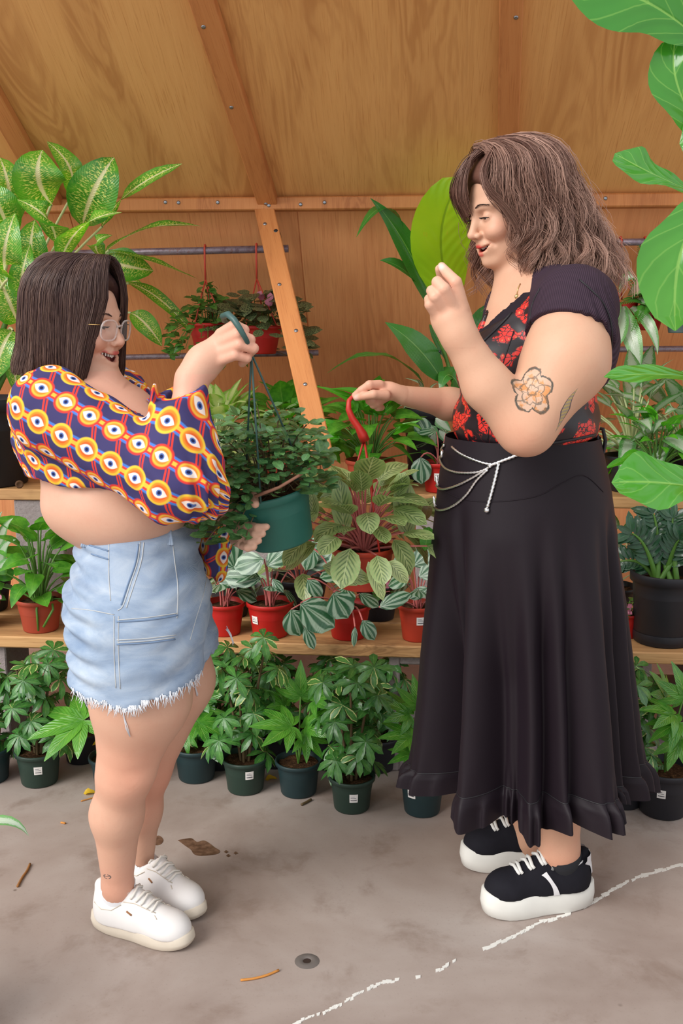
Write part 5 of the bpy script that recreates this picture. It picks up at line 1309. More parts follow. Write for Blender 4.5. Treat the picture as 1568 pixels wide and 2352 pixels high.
# ------------------------------------------------------------------ plants: leaf shapes, materials, pots
def leaf_mat(name, dark, light, rib, kind='plain', gloss=.3, trans=.25, nv=26, tcol=None, extra=None):
    t = NT(name); s = t.sep(t.coord('UV')); u, v = s[0], s[1]
    x = t.math('MULTIPLY', t.math('ABSOLUTE', t.math('SUBTRACT', u, .5)), 2.0)
    inf = t.n('ShaderNodeObjectInfo'); n = t.noise(t.coord('Object'), 3.0 if kind != 'speckle' else 22.0, 3, .6)
    rnd = inf.outputs['Random']
    c = t.mix(t.math('ADD', t.math('MULTIPLY', t.ss(n, .3, .7), .6), t.math('MULTIPLY', rnd, .4)), dark, light)
    vein = t.math('SINE', t.math('MULTIPLY', t.math('SUBTRACT', v, t.math('MULTIPLY', x, .32)), 6.283 * nv))
    vline = t.ss(vein, .93, .998)
    uvv = t.n('ShaderNodeCombineXYZ'); t.l(u, uvv.inputs[0]); t.l(v, uvv.inputs[1]); 
    if kind == 'plain': c = t.mix(t.math('MULTIPLY', vline, .35), c, rib)
    if kind == 'soft': pass
    if kind == 'margin':
        e = t.math('ADD', x, t.math('MULTIPLY', t.math('SUBTRACT', t.noise(uvv.outputs[0], 7, 2), .5), .5)); lucky = t.math('GREATER_THAN', rnd, .86)
        c = t.mix(t.math('MULTIPLY', t.ss(e, .62, .85), lucky), c, extra)
    if kind == 'speckle':                   # dieffenbachia: pale broad midrib, speckles, dark rim
        vs = t.noise(t.mapv(uvv.outputs[0], (7, 34, 1), (0, 0, .5)), 1.6, 3, .6)
        inner = t.math('SUBTRACT', 1.0, t.ss(t.math('ADD', x, t.math('MULTIPLY', t.math('SUBTRACT', n, .5), .5)), .45, .95))
        c = t.mix(t.math('MULTIPLY', t.ss(vs, .48, .62), inner), c, extra)
        c = t.mix(t.math('SUBTRACT', 1.0, t.ss(x, .05, .13)), c, srgb(226, 226, 176))
    if kind == 'silver':                    # pale feathered centre, green rim
        e = t.math('ADD', x, t.math('MULTIPLY', t.math('SUBTRACT', t.noise(t.mapv(uvv.outputs[0], (6, 14, 1)), 2.0, 3), .5), .8))
        c = t.mix(t.math('MULTIPLY', t.math('SUBTRACT', 1.0, t.ss(e, .35, .75)), .8), c, extra)
    if kind == 'stripe':                    # watermelon peperomia: curved silver bands from the stalk
        ang = t.math('ARCTAN2', t.math('SUBTRACT', u, .5), t.math('ADD', v, .08)); st = t.math('SINE', t.math('ADD', t.math('MULTIPLY', ang, 15.0), 1.57))
        c = t.mix(t.math('MULTIPLY', t.ss(st, -.5, .7), .72), c, extra)
    if kind == 'prayer':                    # dark blotches beside the midrib, reddish veins
        bl = t.math('MULTIPLY', t.ss(t.math('SINE', t.math('MULTIPLY', t.math('SUBTRACT', v, t.math('MULTIPLY', x, .45)), 6.283 * 7)), .0, .5), t.math('SUBTRACT', 1.0, t.ss(x, .45, .8)))
        c = t.mix(t.math('MULTIPLY', bl, .75), c, extra)
        rv = t.ss(t.math('SINE', t.math('ADD', t.math('MULTIPLY', t.math('SUBTRACT', v, t.math('MULTIPLY', x, .45)), 6.283 * 7), 3.4)), .95, .995); c = t.mix(t.math('MULTIPLY', rv, .6), c, srgb(196, 150, 128))
    if kind == 'net':
        vo = t.n('ShaderNodeTexVoronoi', feature='DISTANCE_TO_EDGE'); t.l(t.mapv(uvv.outputs[0], (4, 6, 1)), vo.inputs['Vector']); vo.inputs['Scale'].default_value = 1.6
        c = t.mix(t.math('SUBTRACT', 1.0, t.ss(vo.outputs['Distance'], .03, .10)), c, extra)
    if kind == 'spots':
        vo = t.n('ShaderNodeTexVoronoi'); t.l(t.mapv(uvv.outputs[0], (3, 4, 1)), vo.inputs['Vector']); vo.inputs['Scale'].default_value = 1.3
        c = t.mix(t.math('MULTIPLY', t.math('SUBTRACT', 1.0, t.ss(vo.outputs['Distance'], .05, .09)), t.math('LESS_THAN', v, .45)), c, extra)
        c = t.mix(t.math('MULTIPLY', t.ss(t.noise(uvv.outputs[0], 6, 3), .62, .72), .5), c, srgb(190, 200, 40))
    if kind != 'speckle': c = t.mix(t.math('MULTIPLY', t.math('SUBTRACT', 1.0, t.ss(x, .02, .055)), .7), c, rib)
    t.bump(t.math('ADD', t.math('MULTIPLY', vein, .5), t.math('MULTIPLY', t.ss(x, .0, .12), 1.2)), .22, .004)
    t.set(c, gloss * .85, 0, .8)
    tr = t.n('ShaderNodeBsdfTranslucent'); hs = t.n('ShaderNodeHueSaturation'); t.l(c, hs.inputs['Color']); hs.inputs['Value'].default_value = 1.5; hs.inputs['Saturation'].default_value = 1.15
    t.l(hs.outputs[0], tr.inputs[0]); mx = t.n('ShaderNodeMixShader'); mx.inputs[0].default_value = trans
    t.l(t.b.outputs[0], mx.inputs[1]); t.l(tr.outputs[0], mx.inputs[2]); t.l(mx.outputs[0], t.out.inputs[0])
    return t.m
G = srgb
LM = dict(
    schef=leaf_mat('umbrella_leaf', G(38, 92, 42), G(92, 152, 70), G(130, 176, 92), 'margin', .24, .2, extra=G(212, 218, 140)),
    fats=leaf_mat('fatsia_leaf', G(58, 128, 40), G(104, 172, 58), G(160, 200, 96), 'plain', .3, .28, 9),
    pothos=leaf_mat('pothos_leaf', G(44, 120, 36), G(116, 186, 62), G(130, 180, 80), 'soft', .25, .28),
    gold=leaf_mat('golden_pothos_leaf', G(84, 150, 54), G(172, 206, 96), G(200, 214, 130), 'silver', .28, .28, extra=G(206, 214, 150)),
    bright=leaf_mat('bright_leaf', G(60, 160, 30), G(110, 190, 50), G(150, 206, 90), 'soft', .3, .35),
    stripe=leaf_mat('watermelon_leaf', G(36, 84, 54), G(54, 104, 66), G(70, 110, 70), 'stripe', .25, .15, extra=G(170, 194, 170)),
    prayer=leaf_mat('prayer_leaf', G(128, 160, 92), G(184, 204, 138), G(206, 216, 160), 'prayer', .28, .28, extra=G(84, 104, 62)),
    bronze=leaf_mat('bronze_leaf', G(86, 74, 30), G(120, 92, 34), G(150, 120, 60), 'soft', .3, .3),
    basket=leaf_mat('basket_leaf', G(54, 98, 58), G(116, 164, 98), G(130, 174, 110), 'soft', .13, .12),
    fitt=leaf_mat('net_leaf', G(40, 52, 36), G(66, 78, 48), G(130, 140, 96), 'net', .4, .12, extra=G(128, 140, 92)),
    small=leaf_mat('small_leaf', G(44, 96, 40), G(104, 160, 66), G(110, 150, 80), 'soft', .35, .2),
    dieff=leaf_mat('dieffenbachia_leaf', G(46, 130, 36), G(112, 184, 56), G(230, 230, 180), 'speckle', .2, .35, extra=G(214, 226, 120)),
    strel=leaf_mat('broad_leaf', G(30, 110, 34), G(74, 140, 56), G(130, 180, 96), 'plain', .2, .2, 34),
    phil=leaf_mat('lime_leaf_backlit', G(140, 206, 20), G(186, 230, 44), G(110, 160, 24), 'spots', .35, .5, 9, extra=G(120, 48, 60)),  # lime green brightened to paint in light coming through from behind
    fig=leaf_mat('fig_leaf', G(44, 120, 32), G(84, 156, 52), G(136, 186, 88), 'plain', .24, .34, 5),
    fern=leaf_mat('fern_leaf', G(38, 110, 34), G(86, 160, 56), G(110, 160, 80), 'soft', .45, .25),
    agl=leaf_mat('silver_leaf', G(66, 134, 64), G(130, 180, 112), G(190, 206, 180), 'silver', .22, .2, extra=G(196, 208, 190)),
    zz=leaf_mat('glossy_dark_leaf', G(26, 66, 42), G(52, 100, 66), G(90, 130, 90), 'soft', .16, .12),
    lily=leaf_mat('lily_leaf', G(28, 104, 30), G(66, 144, 52), G(110, 170, 80), 'plain', .2, .22, 30),
    yellow=leaf_mat('yellow_leaf', G(214, 170, 40), G(240, 200, 60), G(240, 210, 120), 'soft', .4, .3),
    petal=leaf_mat('pink_petal', G(206, 120, 150), G(226, 150, 176), G(230, 170, 190), 'soft', .5, .3),
)
M_stem = plain('green_stem', srgb(84, 128, 48), .5); M_stem_dk = plain('brown_stem', srgb(92, 74, 46), .7); M_stem_red = plain('red_stem', srgb(196, 108, 104), .45); M_stem_pale = plain('pale_stem', srgb(196, 206, 150), .5)
def soil_mat():
    t = NT('potting_soil'); n = t.noise(t.coord(), 90, 4, .7); t.bump(n, .9, .01)
    return t.set(t.ramp(n, [(.3, srgb(36, 24, 18)), (.55, srgb(84, 58, 40)), (.75, srgb(128, 96, 66))]), .95, 0, .1)
M_soil = soil_mat()
MP = dict(green=plain('pot_green', srgb(37, 56, 47), .5, 0, .4, .08), teal=plain('pot_teal', srgb(29, 50, 53), .5, 0, .4, .08), hang=plain('pot_hanging_green', srgb(38, 96, 84), .45, 0, .4, .06),
          red=plain('pot_red', srgb(176, 28, 24), .45, 0, .4, .06), terra=plain('pot_terracotta', srgb(160, 66, 46), .55, 0, .35, .08), orange=plain('pot_orange', srgb(176, 56, 36), .5, 0, .4, .06),
          black=plain('pot_black', srgb(34, 34, 40), .5, 0, .4, .15), grey=plain('pot_grey', srgb(96, 110, 112), .5, 0, .4, .06))
M_label = plain('label_paper', srgb(226, 222, 218), .7, 0, .3, .03); M_ink = plain('label_ink', srgb(96, 96, 104), .8)
SH_ = dict(
    ellip=lambda t: math.sin(math.pi * t ** .9) ** .75, obov=lambda t: math.sin(math.pi * t ** 1.5) ** .8, lance=lambda t: math.sin(math.pi * t ** .8) ** 1.0,
    ovate=lambda t: math.sin(math.pi * t ** .62) ** .85, heart=lambda t: math.sin(math.pi * (t * .93 + .07) ** .55) ** .75, round=lambda t: math.sin(math.pi * t) ** .5,
    strap=lambda t: min(1, 4.5 * t + .12) * min(1, (1 - t) * 2.2 + .02) ** .8, fiddle=lambda t: (math.sin(math.pi * t ** 1.25) ** .6) * (1 - .28 * math.exp(-((t - .38) / .16) ** 2)))
def leaf_geo(spine, width, nrm0, shape='ellip', n=7, fold=.15, wave=0.0, wn=3, roll=0.0, roll1=0.0, full=True, seed=0):
    """a leaf along a Bezier spine; width = half-width; fold lifts the edges"""
    p = [Vector(a) for a in spine]; V, U, F = [], [], []; cols = (-1, -.5, 0, .5, 1) if full else (-1, 0, 1); m = len(cols); f_ = SH_[shape]
    for i in range(n + 1):
        t = i / n
        if len(p) == 3: c = p[0] * (1 - t) ** 2 + p[1] * 2 * t * (1 - t) + p[2] * t * t; d = (p[1] - p[0]) * 2 * (1 - t) + (p[2] - p[1]) * 2 * t
        else: c = p[0] * (1 - t) ** 3 + p[1] * 3 * t * (1 - t) ** 2 + p[2] * 3 * t * t * (1 - t) + p[3] * t ** 3; d = (p[1] - p[0]) * 3 * (1 - t) ** 2 + (p[2] - p[1]) * 6 * t * (1 - t) + (p[3] - p[2]) * 3 * t * t
        d = d.normalized() if d.length > 1e-8 else (p[-1] - p[0]).normalized()
        s = d.cross(Vector(nrm0)); s = s.normalized() if s.length > 1e-5 else d.cross(Vector((.3, .9, .2))).normalized()
        a = roll + roll1 * t
        if a: s = Matrix.Rotation(a, 3, d) @ s
        nn = s.cross(d); w = max(width * f_(min(1, max(0, t))), width * .015)
        for k in cols:
            z = fold * abs(k) * w + (wave * w * math.sin(wn * 6.28 * t + (1.3 if k > 0 else 0) + seed) * abs(k) ** 2)
            V.append(c + s * (k * w) + nn * z); U.append((.5 + k / 2, t))
    for i in range(n):
        for k in range(m - 1): F.append((i * m + k, i * m + k + 1, (i + 1) * m + k + 1, (i + 1) * m + k))
    return V, F, U
def leaf_mesh(name, mat, wr, shape, droop=.25, fold=.15, n=5, wave=0.0, full=False, lift=.0):
    """unit leaf along +Y, up +Z, width ratio wr"""
    V, F, U = leaf_geo([(0, 0, 0), (0, .5, .18 * droop + lift), (0, 1, -droop)], wr / 2, (0, 0, 1), shape, n, fold, wave, full=full)
    me = bpy.data.meshes.new(name); me.from_pydata([tuple(v) for v in V], [], F); me.polygons.foreach_set('use_smooth', [True] * len(me.polygons))
    l = me.uv_layers.new(name='UVMap'); 
    for lp, ud in zip(me.loops, l.data): ud.uv = U[lp.vertex_index]
    me.materials.append(mat); return me
def palm_mesh(name, mat, lobes, droop=.2):
    """lobed leaf (fatsia): pointed lobes fanned from the stalk, joined at the base"""
    V, F, U = [], [], []
    for ang, L in lobes:
        a = math.radians(ang); d = Vector((math.sin(a), math.cos(a), 0))
        v, f, u = leaf_geo([Vector((0, 0, 0)), d * L * .5 + Vector((0, 0, .05 * L)), d * L + Vector((0, 0, -droop * L))], .135 * (L + .25), (0, 0, 1), 'strap' if abs(ang) < 100 else 'lance', 6, .12, full=False)
        n0 = len(V); V += v; F += [tuple(i + n0 for i in q_) for q_ in f]; U += u
    me = bpy.data.meshes.new(name); me.from_pydata([tuple(v) for v in V], [], F); me.polygons.foreach_set('use_smooth', [True] * len(me.polygons))
    l = me.uv_layers.new(name='UVMap')
    for lp, ud in zip(me.loops, l.data): ud.uv = U[lp.vertex_index]
    me.materials.append(mat); return me
LV = dict(
    schef=[leaf_mesh('leaf', LM['schef'], .38, 'obov', d, .18, 4) for d in (.15, .3, .45)],
    pothos=[leaf_mesh('leaf', LM['pothos'], .72, 'heart', d, .14, 5) for d in (.15, .3, .5)], gold=[leaf_mesh('leaf', LM['gold'], .66, 'heart', d, .14, 5) for d in (.12, .3, .45)],
    bright=[leaf_mesh('leaf', LM['bright'], .42, 'lance', d, .2, 5) for d in (.15, .35)],
    stripe=[leaf_mesh('leaf', LM['stripe'], .92, 'round', d, -.12, 6, full=True) for d in (.1, .22, .35)],
    prayer=[leaf_mesh('leaf', LM['prayer'], .56, 'round', d, .12, 6, .06, full=True) for d in (.12, .28, .4)],
    basket=[leaf_mesh('leaf', LM['basket'], .74, 'round', d, .16, 4) for d in (.1, .3)], small=[leaf_mesh('leaf', LM['small'], .66, 'ellip', d, .15, 3) for d in (.1, .3)],
    fitt=[leaf_mesh('leaf', LM['fitt'], .66, 'round', d, -.10, 4) for d in (.1, .3)],
    agl=[leaf_mesh('leaf', LM['agl'], .40, 'ovate', d, .16, 6, full=True) for d in (.15, .35, .5)],
    zz=[leaf_mesh('leaf', LM['zz'], .40, 'ellip', d, .25, 4) for d in (.08, .2)], lily=[leaf_mesh('leaf', LM['lily'], .40, 'lance', d, .22, 6, full=True) for d in (.2, .4, .6)],
    fats=[palm_mesh('leaf', LM['fats'], [(0, 1.0), (38, .92), (-38, .92), (78, .74), (-78, .74), (122, .46), (-122, .46)], d) for d in (.12, .3)],
    petal=[leaf_mesh('leaf', LM['petal'], .8, 'round', .2, .1, 3)],
)
def put(root, me, base, d, up, L, Wd=None, name='leaf'):
    """hang a shared leaf mesh on a plant: base point, direction, upper side, length"""
    o = bpy.data.objects.new(name, me); d = Vector(d).normalized(); x = d.cross(Vector(up)); x = x.normalized() if x.length > 1e-4 else d.cross(Vector((.2, .9, .3))).normalized(); z = x.cross(d)
    W_ = L if Wd is None else Wd; M = Matrix(((x.x * W_, d.x * L, z.x * L, 0), (x.y * W_, d.y * L, z.y * L, 0), (x.z * W_, d.z * L, z.z * L, 0), (0, 0, 0, 1)))
    o.matrix_basis = Matrix.Translation(Vector(base) - wloc(root)) @ M; o.parent = root; COL.objects.link(o); return o
def one_leaf(root, spine, width, mat, nrm, shape='ellip', name='leaf', n=8, **kw):
    V, F, U = leaf_geo(spine, width, nrm, shape, n, **kw); return mesh_obj(name, V, F, mat, root, U)
TOCAM = lambda p: (CAMV - Vector(p)).normalized()
def px_leaf(root, pts, wpx, mat, up=.5, **kw):
    """a leaf laid along photograph points (x, y, depth); wpx = half-width in pixels"""
    sp = [P(*p) for p in pts]; mid = sp[len(sp) // 2]
    # middle control so that the curve passes near the given middle point
    if len(sp) == 3: sp[1] = sp[1] * 2 - (sp[0] + sp[2]) * .5
    nrm = (TOCAM(mid) * (1 - up) + Vector((0, 0, 1)) * up); return one_leaf(root, sp, wpx * pxm(*pts[len(pts) // 2]), mat, nrm, **kw)
def pot(root, base, r1, r0, h, mat, axis=(0, 0, 1), lip=.008, fill=.86, rimh=.14, soil=True, holes=False):
    ax = Vector(axis).normalized(); m = MB(); lp = lip
    m.lathe(base, ax, [(r0 * .55, .0), (r0 * .96, .0), (r0, .004), (r1 * .93, h * (1 - rimh) - .004), (r1 * .95, h * (1 - rimh)), (r1 + lp * .4, h * (1 - rimh) + .002), (r1 + lp * .5, h - .004), (r1 + lp * .3, h), (r1 - .002, h - .001), (r1 * .93, h * .72), (r1 * .88, h * .55)], 28, cap0=True)
    p_ = m.build('pot', mat, root)
    if soil:
        m = MB(); rr_ = random.Random(int(abs(base[0]) * 999)); n = 18; V = [Vector(base) + ax * (h * fill)]; ref = Vector((1, 0, 0)); a = (ref - ax * ref.dot(ax)).normalized(); b = ax.cross(a); F = []
        for j, f in enumerate((.5, .97)):
            for k in range(n): th = 6.283 * k / n; V.append(V[0] + (a * math.cos(th) + b * math.sin(th)) * r1 * (.93) * f + ax * rr_.uniform(-.004, .004))
        for k in range(n): F.append((0, 1 + k, 1 + (k + 1) % n)); F.append((1 + k, 1 + n + k, 1 + n + (k + 1) % n, 1 + (k + 1) % n))
        m.add(V, F); m.build('soil', M_soil, root)
    return p_
def sticker(root, base, r1, r0, h, ang, zc, w=.024, hh=.026):
    """small paper price label on the pot's side; ang is measured from the side facing the camera"""
    f = -math.pi / 2 + ang; V, F = [], []
    for i in range(6):
        th = f + (i / 5 - .5) * w / ((r0 + r1) / 2)
        for z in (zc - hh / 2, zc + hh / 2):
            r = r0 + (r1 * .93 - r0) * min(1, z / (h * .84)) + .0024; V.append(Vector(base) + Vector((math.cos(th) * r, math.sin(th) * r, z)))
    for i in range(5): F.append((2 * i, 2 * i + 2, 2 * i + 3, 2 * i + 1))
    l = mesh_obj('price_label', V, F, M_label, root); m = MB()
    for k, (z0, a0, a1) in enumerate(((.24, -.36, .1), (.06, -.36, .30), (-.22, -.36, .36), (-.22, -.36, .36))):
        pts = []
        for i in range(5):
            th = f + (a0 + (a1 - a0) * i / 4) * w / ((r0 + r1) / 2); z = zc + z0 * hh; r = r0 + (r1 * .93 - r0) * min(1, z / (h * .84)) + .0028; pts.append(Vector(base) + Vector((math.cos(th) * r, math.sin(th) * r, z)))
        m.tube(pts, .0006 if k < 2 else .0011, 4)
    m.build('print', M_ink, l)
def more_leaves(root, kind, pts, L, rng, name='foliage'):
    """the leaves past the first 300 of a plant, joined"""
    me0 = LV[kind][0]; v0 = [v.co.copy() for v in me0.vertices]; f0 = [tuple(p.vertices) for p in me0.polygons]; u0 = [None] * len(v0)
    for lp, ud in zip(me0.loops, me0.uv_layers[0].data): u0[lp.vertex_index] = tuple(ud.uv)
    m = MB()
    for p, d, up in pts:
        d = Vector(d).normalized(); x = d.cross(Vector(up)).normalized(); z = x.cross(d); l = L * rng.uniform(.7, 1.2); m.add([Vector(p) + (x * v.x + d * v.y + z * v.z) * l for v in v0], f0, u0)
    o = m.build(name, me0.materials[0], root); o['kind'] = 'stuff'
def curve3(a, b, c, n=7):
    a, b, c = Vector(a), Vector(b), Vector(c); return [a * (1 - t) ** 2 + b * 2 * t * (1 - t) + c * t * t for t in [i / (n - 1) for i in range(n)]]
def bush(root, kind, ctr, n, R, H, L, rng, stem=None, e0=.9, e1=-.1, h0=.15, squash=1.0, sr=.0022, wd=None, ax=(0, 0, 1), bias=(0, 0, 0), tip=1.0, sname='stems'):
    """leaves on stalks from one point: low ones lean out, high ones stand up"""
    ctr = Vector(ctr); m = MB(); bias = Vector(bias)
    for i in range(n):
        f = (i + .5) / n; az = i * 2.39996 + rng.uniform(-.35, .35); out = Vector((math.cos(az), math.sin(az) * squash, 0))
        hh = h0 + (1 - h0) * f ** .8 * rng.uniform(.8, 1.05); rad = R * (1 - f ** 2.2 * .8) * rng.uniform(.45, 1.05)
        p = ctr + out * rad + Vector((0, 0, H * hh)) + bias * hh; e = e1 + (e0 - e1) * f + rng.uniform(-.3, .3); d = out * math.cos(e) + Vector((0, 0, math.sin(e)))
        l = L * rng.uniform(.7, 1.12) * (1 if f < .8 else tip); put(root, rng.choice(LV[kind]), p, d, Vector((0, 0, 1)) * .8 - out * math.sin(e) + Vector((rng.uniform(-.3, .3), rng.uniform(-.55, .1), 0)), l, wd * l if wd else None)
        m.tube(curve3(ctr + out * .012, ctr + out * rad * .35 + Vector((0, 0, H * hh * .7)) + bias * hh * .4, p, 5), [sr * 1.2] * 3 + [sr, sr * .7], 5, cap=False)
    if stem is not None: m.build(sname, stem, root)
def umbrella(root, ctr, H, spread, rng, ntops=3, whorls=6, nl=7, L=.055, lean=(0, 0, 0)):
    """dwarf umbrella plant: woody stems with whorls of leaflets at the ends of stalks"""
    ctr = Vector(ctr); m = MB()
    for s in range(ntops):
        az = s * 6.283 / ntops + rng.uniform(-.5, .5); top = ctr + Vector((math.cos(az) * spread * .45, math.sin(az) * spread * .35, H * rng.uniform(.78, 1.0))) + Vector(lean)
        line = curve3(ctr + Vector((math.cos(az), math.sin(az), 0)) * .012, (ctr + top) / 2 + Vector((0, 0, H * .12)), top, 8); m.tube(line, [.005, .005, .0045, .004, .004, .0035, .003, .0025], 6, cap=False)
        for w_ in range(whorls):
            f = .03 + .97 * (w_ + rng.uniform(.1, .9)) / whorls; b = line[min(7, int(f * 7))].lerp(line[min(7, int(f * 7) + 1)], f * 7 % 1); a2 = w_ * 2.4 + rng.uniform(-.5, .5) + s
            o = Vector((math.cos(a2), math.sin(a2), 0)); pl_ = spread * rng.uniform(.28, .62) * (1.0 - .3 * f); e = -.05 + f * .75; hub = b + o * pl_ * math.cos(e) + Vector((0, 0, pl_ * math.sin(e)))
            m.tube(curve3(b, (b + hub) / 2 + Vector((0, 0, .01)), hub, 4), .0015, 4, cap=False)
            axis = (o * .55 + Vector((0, -.25, 1))).normalized(); r1 = axis.cross(Vector((0, 0, 1))); r1 = r1.normalized() if r1.length > .01 else Vector((1, 0, 0)); r2 = axis.cross(r1); k0 = rng.uniform(0, 6)
            for k in range(nl):
                th = k0 + 6.283 * k / nl; d = r1 * math.cos(th) + r2 * math.sin(th) - axis * rng.uniform(.05, .35); put(root, rng.choice(LV['schef']), hub, d, axis, L * rng.uniform(.75, 1.12))
    m.build('stems', M_stem_dk, root)
def fatsia(root, ctr, leaves, rng):
    """leaves: (tip of stalk point, direction, size)"""
    m = MB(); ctr = Vector(ctr)
    for p, d, L in leaves:
        p = Vector(p); m.tube(curve3(ctr, ctr.lerp(p, .5) + Vector((0, 0, .03)), p, 6), .0028, 5, cap=False); put(root, rng.choice(LV['fats']), p, d, TOCAM(p) * .55 + Vector((0, 0, .75)), L)
    m.build('stems', M_stem, root)
def hanger(root, top, rim_pts, mat, knot=None, r=.0026, hook=True, rod_r=.013, crook=None):
    m = MB(); top = Vector(top)
    k = Vector(knot) if knot is not None else top - Vector((0, 0, .085))
    if hook:
        c = top; pts = [c + Vector((0, rod_r * 1.15 * math.cos(a), rod_r * 1.15 * math.sin(a))) for a in np.linspace(-.4, 3.4, 9)]
        pts = [p + Vector((0, 0, 0)) for p in pts]; m.tube(pts + [pts[-1].lerp(k, .3) , k], [r * 1.3] * 11, 6, flat=1)
    if crook: m.tube(crook[0], crook[1], 8)
    m.build('hook', mat, root)
    for p in rim_pts:
        w_ = MB(); w_.tube([k, k.lerp(Vector(p), .5), Vector(p)], r, 6); w_.build('hanger_strand', mat, root)
# ------------------------------------------------------------------ plants on the floor
R_ = random.Random(77)
def floor_pot(x, yb, rpx, hpx, mat, name, label, cat='potted plant', group=None, st=None):
    """x, yb: photograph position of the middle of the pot's front foot; sizes in photograph pixels"""
    f = Pz(x, yb, 0); s = pxm(x, yb, f.y); r1 = rpx * s; r0 = r1 * .80; h = hpx * s * 1.12; base = Vector((f.x, f.y + r0 * .95, .001))
    root = thing(name, label, cat, base, group); pot(root, base, r1, r0, h, mat)
    if st is not None: sticker(root, base, r1, r0, h, *st)
    return root, base, r1, h, s
def shelf_pot(x, b, z, rpx, h, mat, name, label, cat='potted plant', group=None, st=None, lip=.006, taper=.76):
    f = Pb(x, 1400, b); a = toW(f)[0]; s = pxm(x, 1400, f.y); r1 = rpx * s; base = W(a, b, z + .0005); r0 = r1 * taper
    root = thing(name, label, cat, base, group); pot(root, base, r1, r0, h, mat, lip=lip)
    if st is not None: sticker(root, base, r1, r0, h, *st)
    return root, base, r1, h, s
GF = 'green pots in the row on the floor'
def umb(x, yb, H, spread, label, st=None, mat='green', seed=1, tops=4, whorls=8, nl=8, L=.060, rpx=52, hpx=72, lean=(0, 0, 0)):
    root, b, r, h, s = floor_pot(x, yb, rpx, hpx, MP[mat], 'umbrella_plant', label, 'potted plant', GF, st); umbrella(root, b + Vector((0, 0, h * .86)), H, spread, random.Random(seed), tops, whorls, nl, L, lean); return root
umb(80, 1812, .33, .15, 'bushy umbrella plant in a green pot at the far left of the floor row', (.25, .062), seed=3)
umb(-36, 1806, .26, .12, 'umbrella plant in a teal pot cut by the left edge of the photo', None, 'teal', seed=5, tops=3)
umb(560, 1829, .39, .17, 'tall umbrella plant in a green pot with a label, beside the left woman\'s knees', (.30, .07), seed=8)
umb(808, 1872, .37, .15, 'frontmost umbrella plant, in a labelled green pot midway between the two women', (.08, .055), seed=13, L=.062)
umb(1440, 1862, .33, .15, 'umbrella plant in a dark pot, behind the right side of the black skirt', None, 'black', seed=15, lean=(.03, 0, 0))
umb(500, 1772, .26, .15, 'umbrella plant in the shaded back row, just right of the left woman\'s thighs', None, 'black', seed=21)
umb(632, 1768, .26, .15, 'umbrella plant in the shaded back row, above the middle fatsia', None, 'black', seed=22)
umb(762, 1772, .25, .15, 'umbrella plant in the shaded back row, left of the frontmost green pot', None, 'black', seed=23)
umb(868, 1778, .25, .14, 'umbrella plant in the shaded back row, beside the concrete block', None, 'black', seed=24)
def fat(x, yb, leaves, label, st=None, mat='teal', seed=1, rpx=52, hpx=72):
    root, b, r, h, s = floor_pot(x, yb, rpx, hpx, MP[mat], 'fatsia', label, 'potted plant', GF, st); rg = random.Random(seed); lv_ = []
    for (hx, hy, tx, ty, dD) in leaves:      # photograph points of the stalk end and of the main lobe's tip
        D0 = b.y + dD; p = P(hx, hy, D0); q_ = P(tx, ty, D0 - .03); lv_.append((p, q_ - p, (q_ - p).length))
    fatsia(root, b + Vector((0, 0, h * .85)), lv_, rg); return root
r_ = fat(252, 1826, [(190, 1655, 58, 1690, -.05), (215, 1652, 232, 1600, .0), (236, 1640, 300, 1610, .02), (240, 1700, 300, 1690, 0)], 'fatsia in a teal pot behind the left woman\'s leg, big lobed leaf to its left', (-.35, .055), seed=2)
one_leaf(r_, [P(240, 1690, 2.98), P(228, 1705, 2.93), P(212, 1712, 2.91)], .012, LM['yellow'], (0, -.4, 1), 'lance', n=4)
fat(446, 1802, [(440, 1600, 500, 1560, .05), (420, 1650, 380, 1600, 0), (455, 1660, 520, 1690, -.03), (430, 1690, 400, 1730, -.02), (450, 1620, 470, 1540, .05)], 'light green fatsia in a teal pot just right of the left woman\'s legs', None, seed=4)
fat(684, 1836, [(668, 1668, 572, 1662, -.06), (690, 1600, 690, 1530, .04), (700, 1672, 762, 1640, -.02), (700, 1690, 745, 1742, -.05), (720, 1610, 775, 1590, .03), (655, 1620, 610, 1580, .05)], 'fatsia in a dark teal pot between two umbrella plants, with broad lobed leaves', None, seed=6)
fat(972, 1880, [(940, 1640, 880, 1600, .03), (945, 1690, 868, 1690, -.02), (960, 1620, 955, 1560, .05), (950, 1730, 890, 1750, -.02), (975, 1660, 1010, 1600, .05)], 'fatsia in a labelled teal pot peeking out left of the black skirt hem', (-.62, .075), seed=7)
fat(1536, 1886, [(1545, 1640, 1480, 1615, -.04), (1560, 1660, 1490, 1690, -.06), (1570, 1600, 1560, 1530, 0), (1560, 1700, 1530, 1770, -.05), (1590, 1650, 1660, 1640, 0), (1530, 1600, 1500, 1540, .06)], 'large bright fatsia in a black pot at the right edge of the floor row', (-.40, .085), 'black', seed=9, rpx=66, hpx=100)
# a black liner pot and a dark slab behind the row, in the shade
root, b, r, h, s = floor_pot(180, 1758, 44, 62, MP['black'], 'empty_pot', 'empty black nursery pot in the shade behind the big lobed leaf', 'pot')
root, b, r, h, s = floor_pot(716, 1742, 46, 66, MP['teal'], 'empty_pot', 'empty dark teal pot in the shade under the middle of the lower shelf', 'pot')

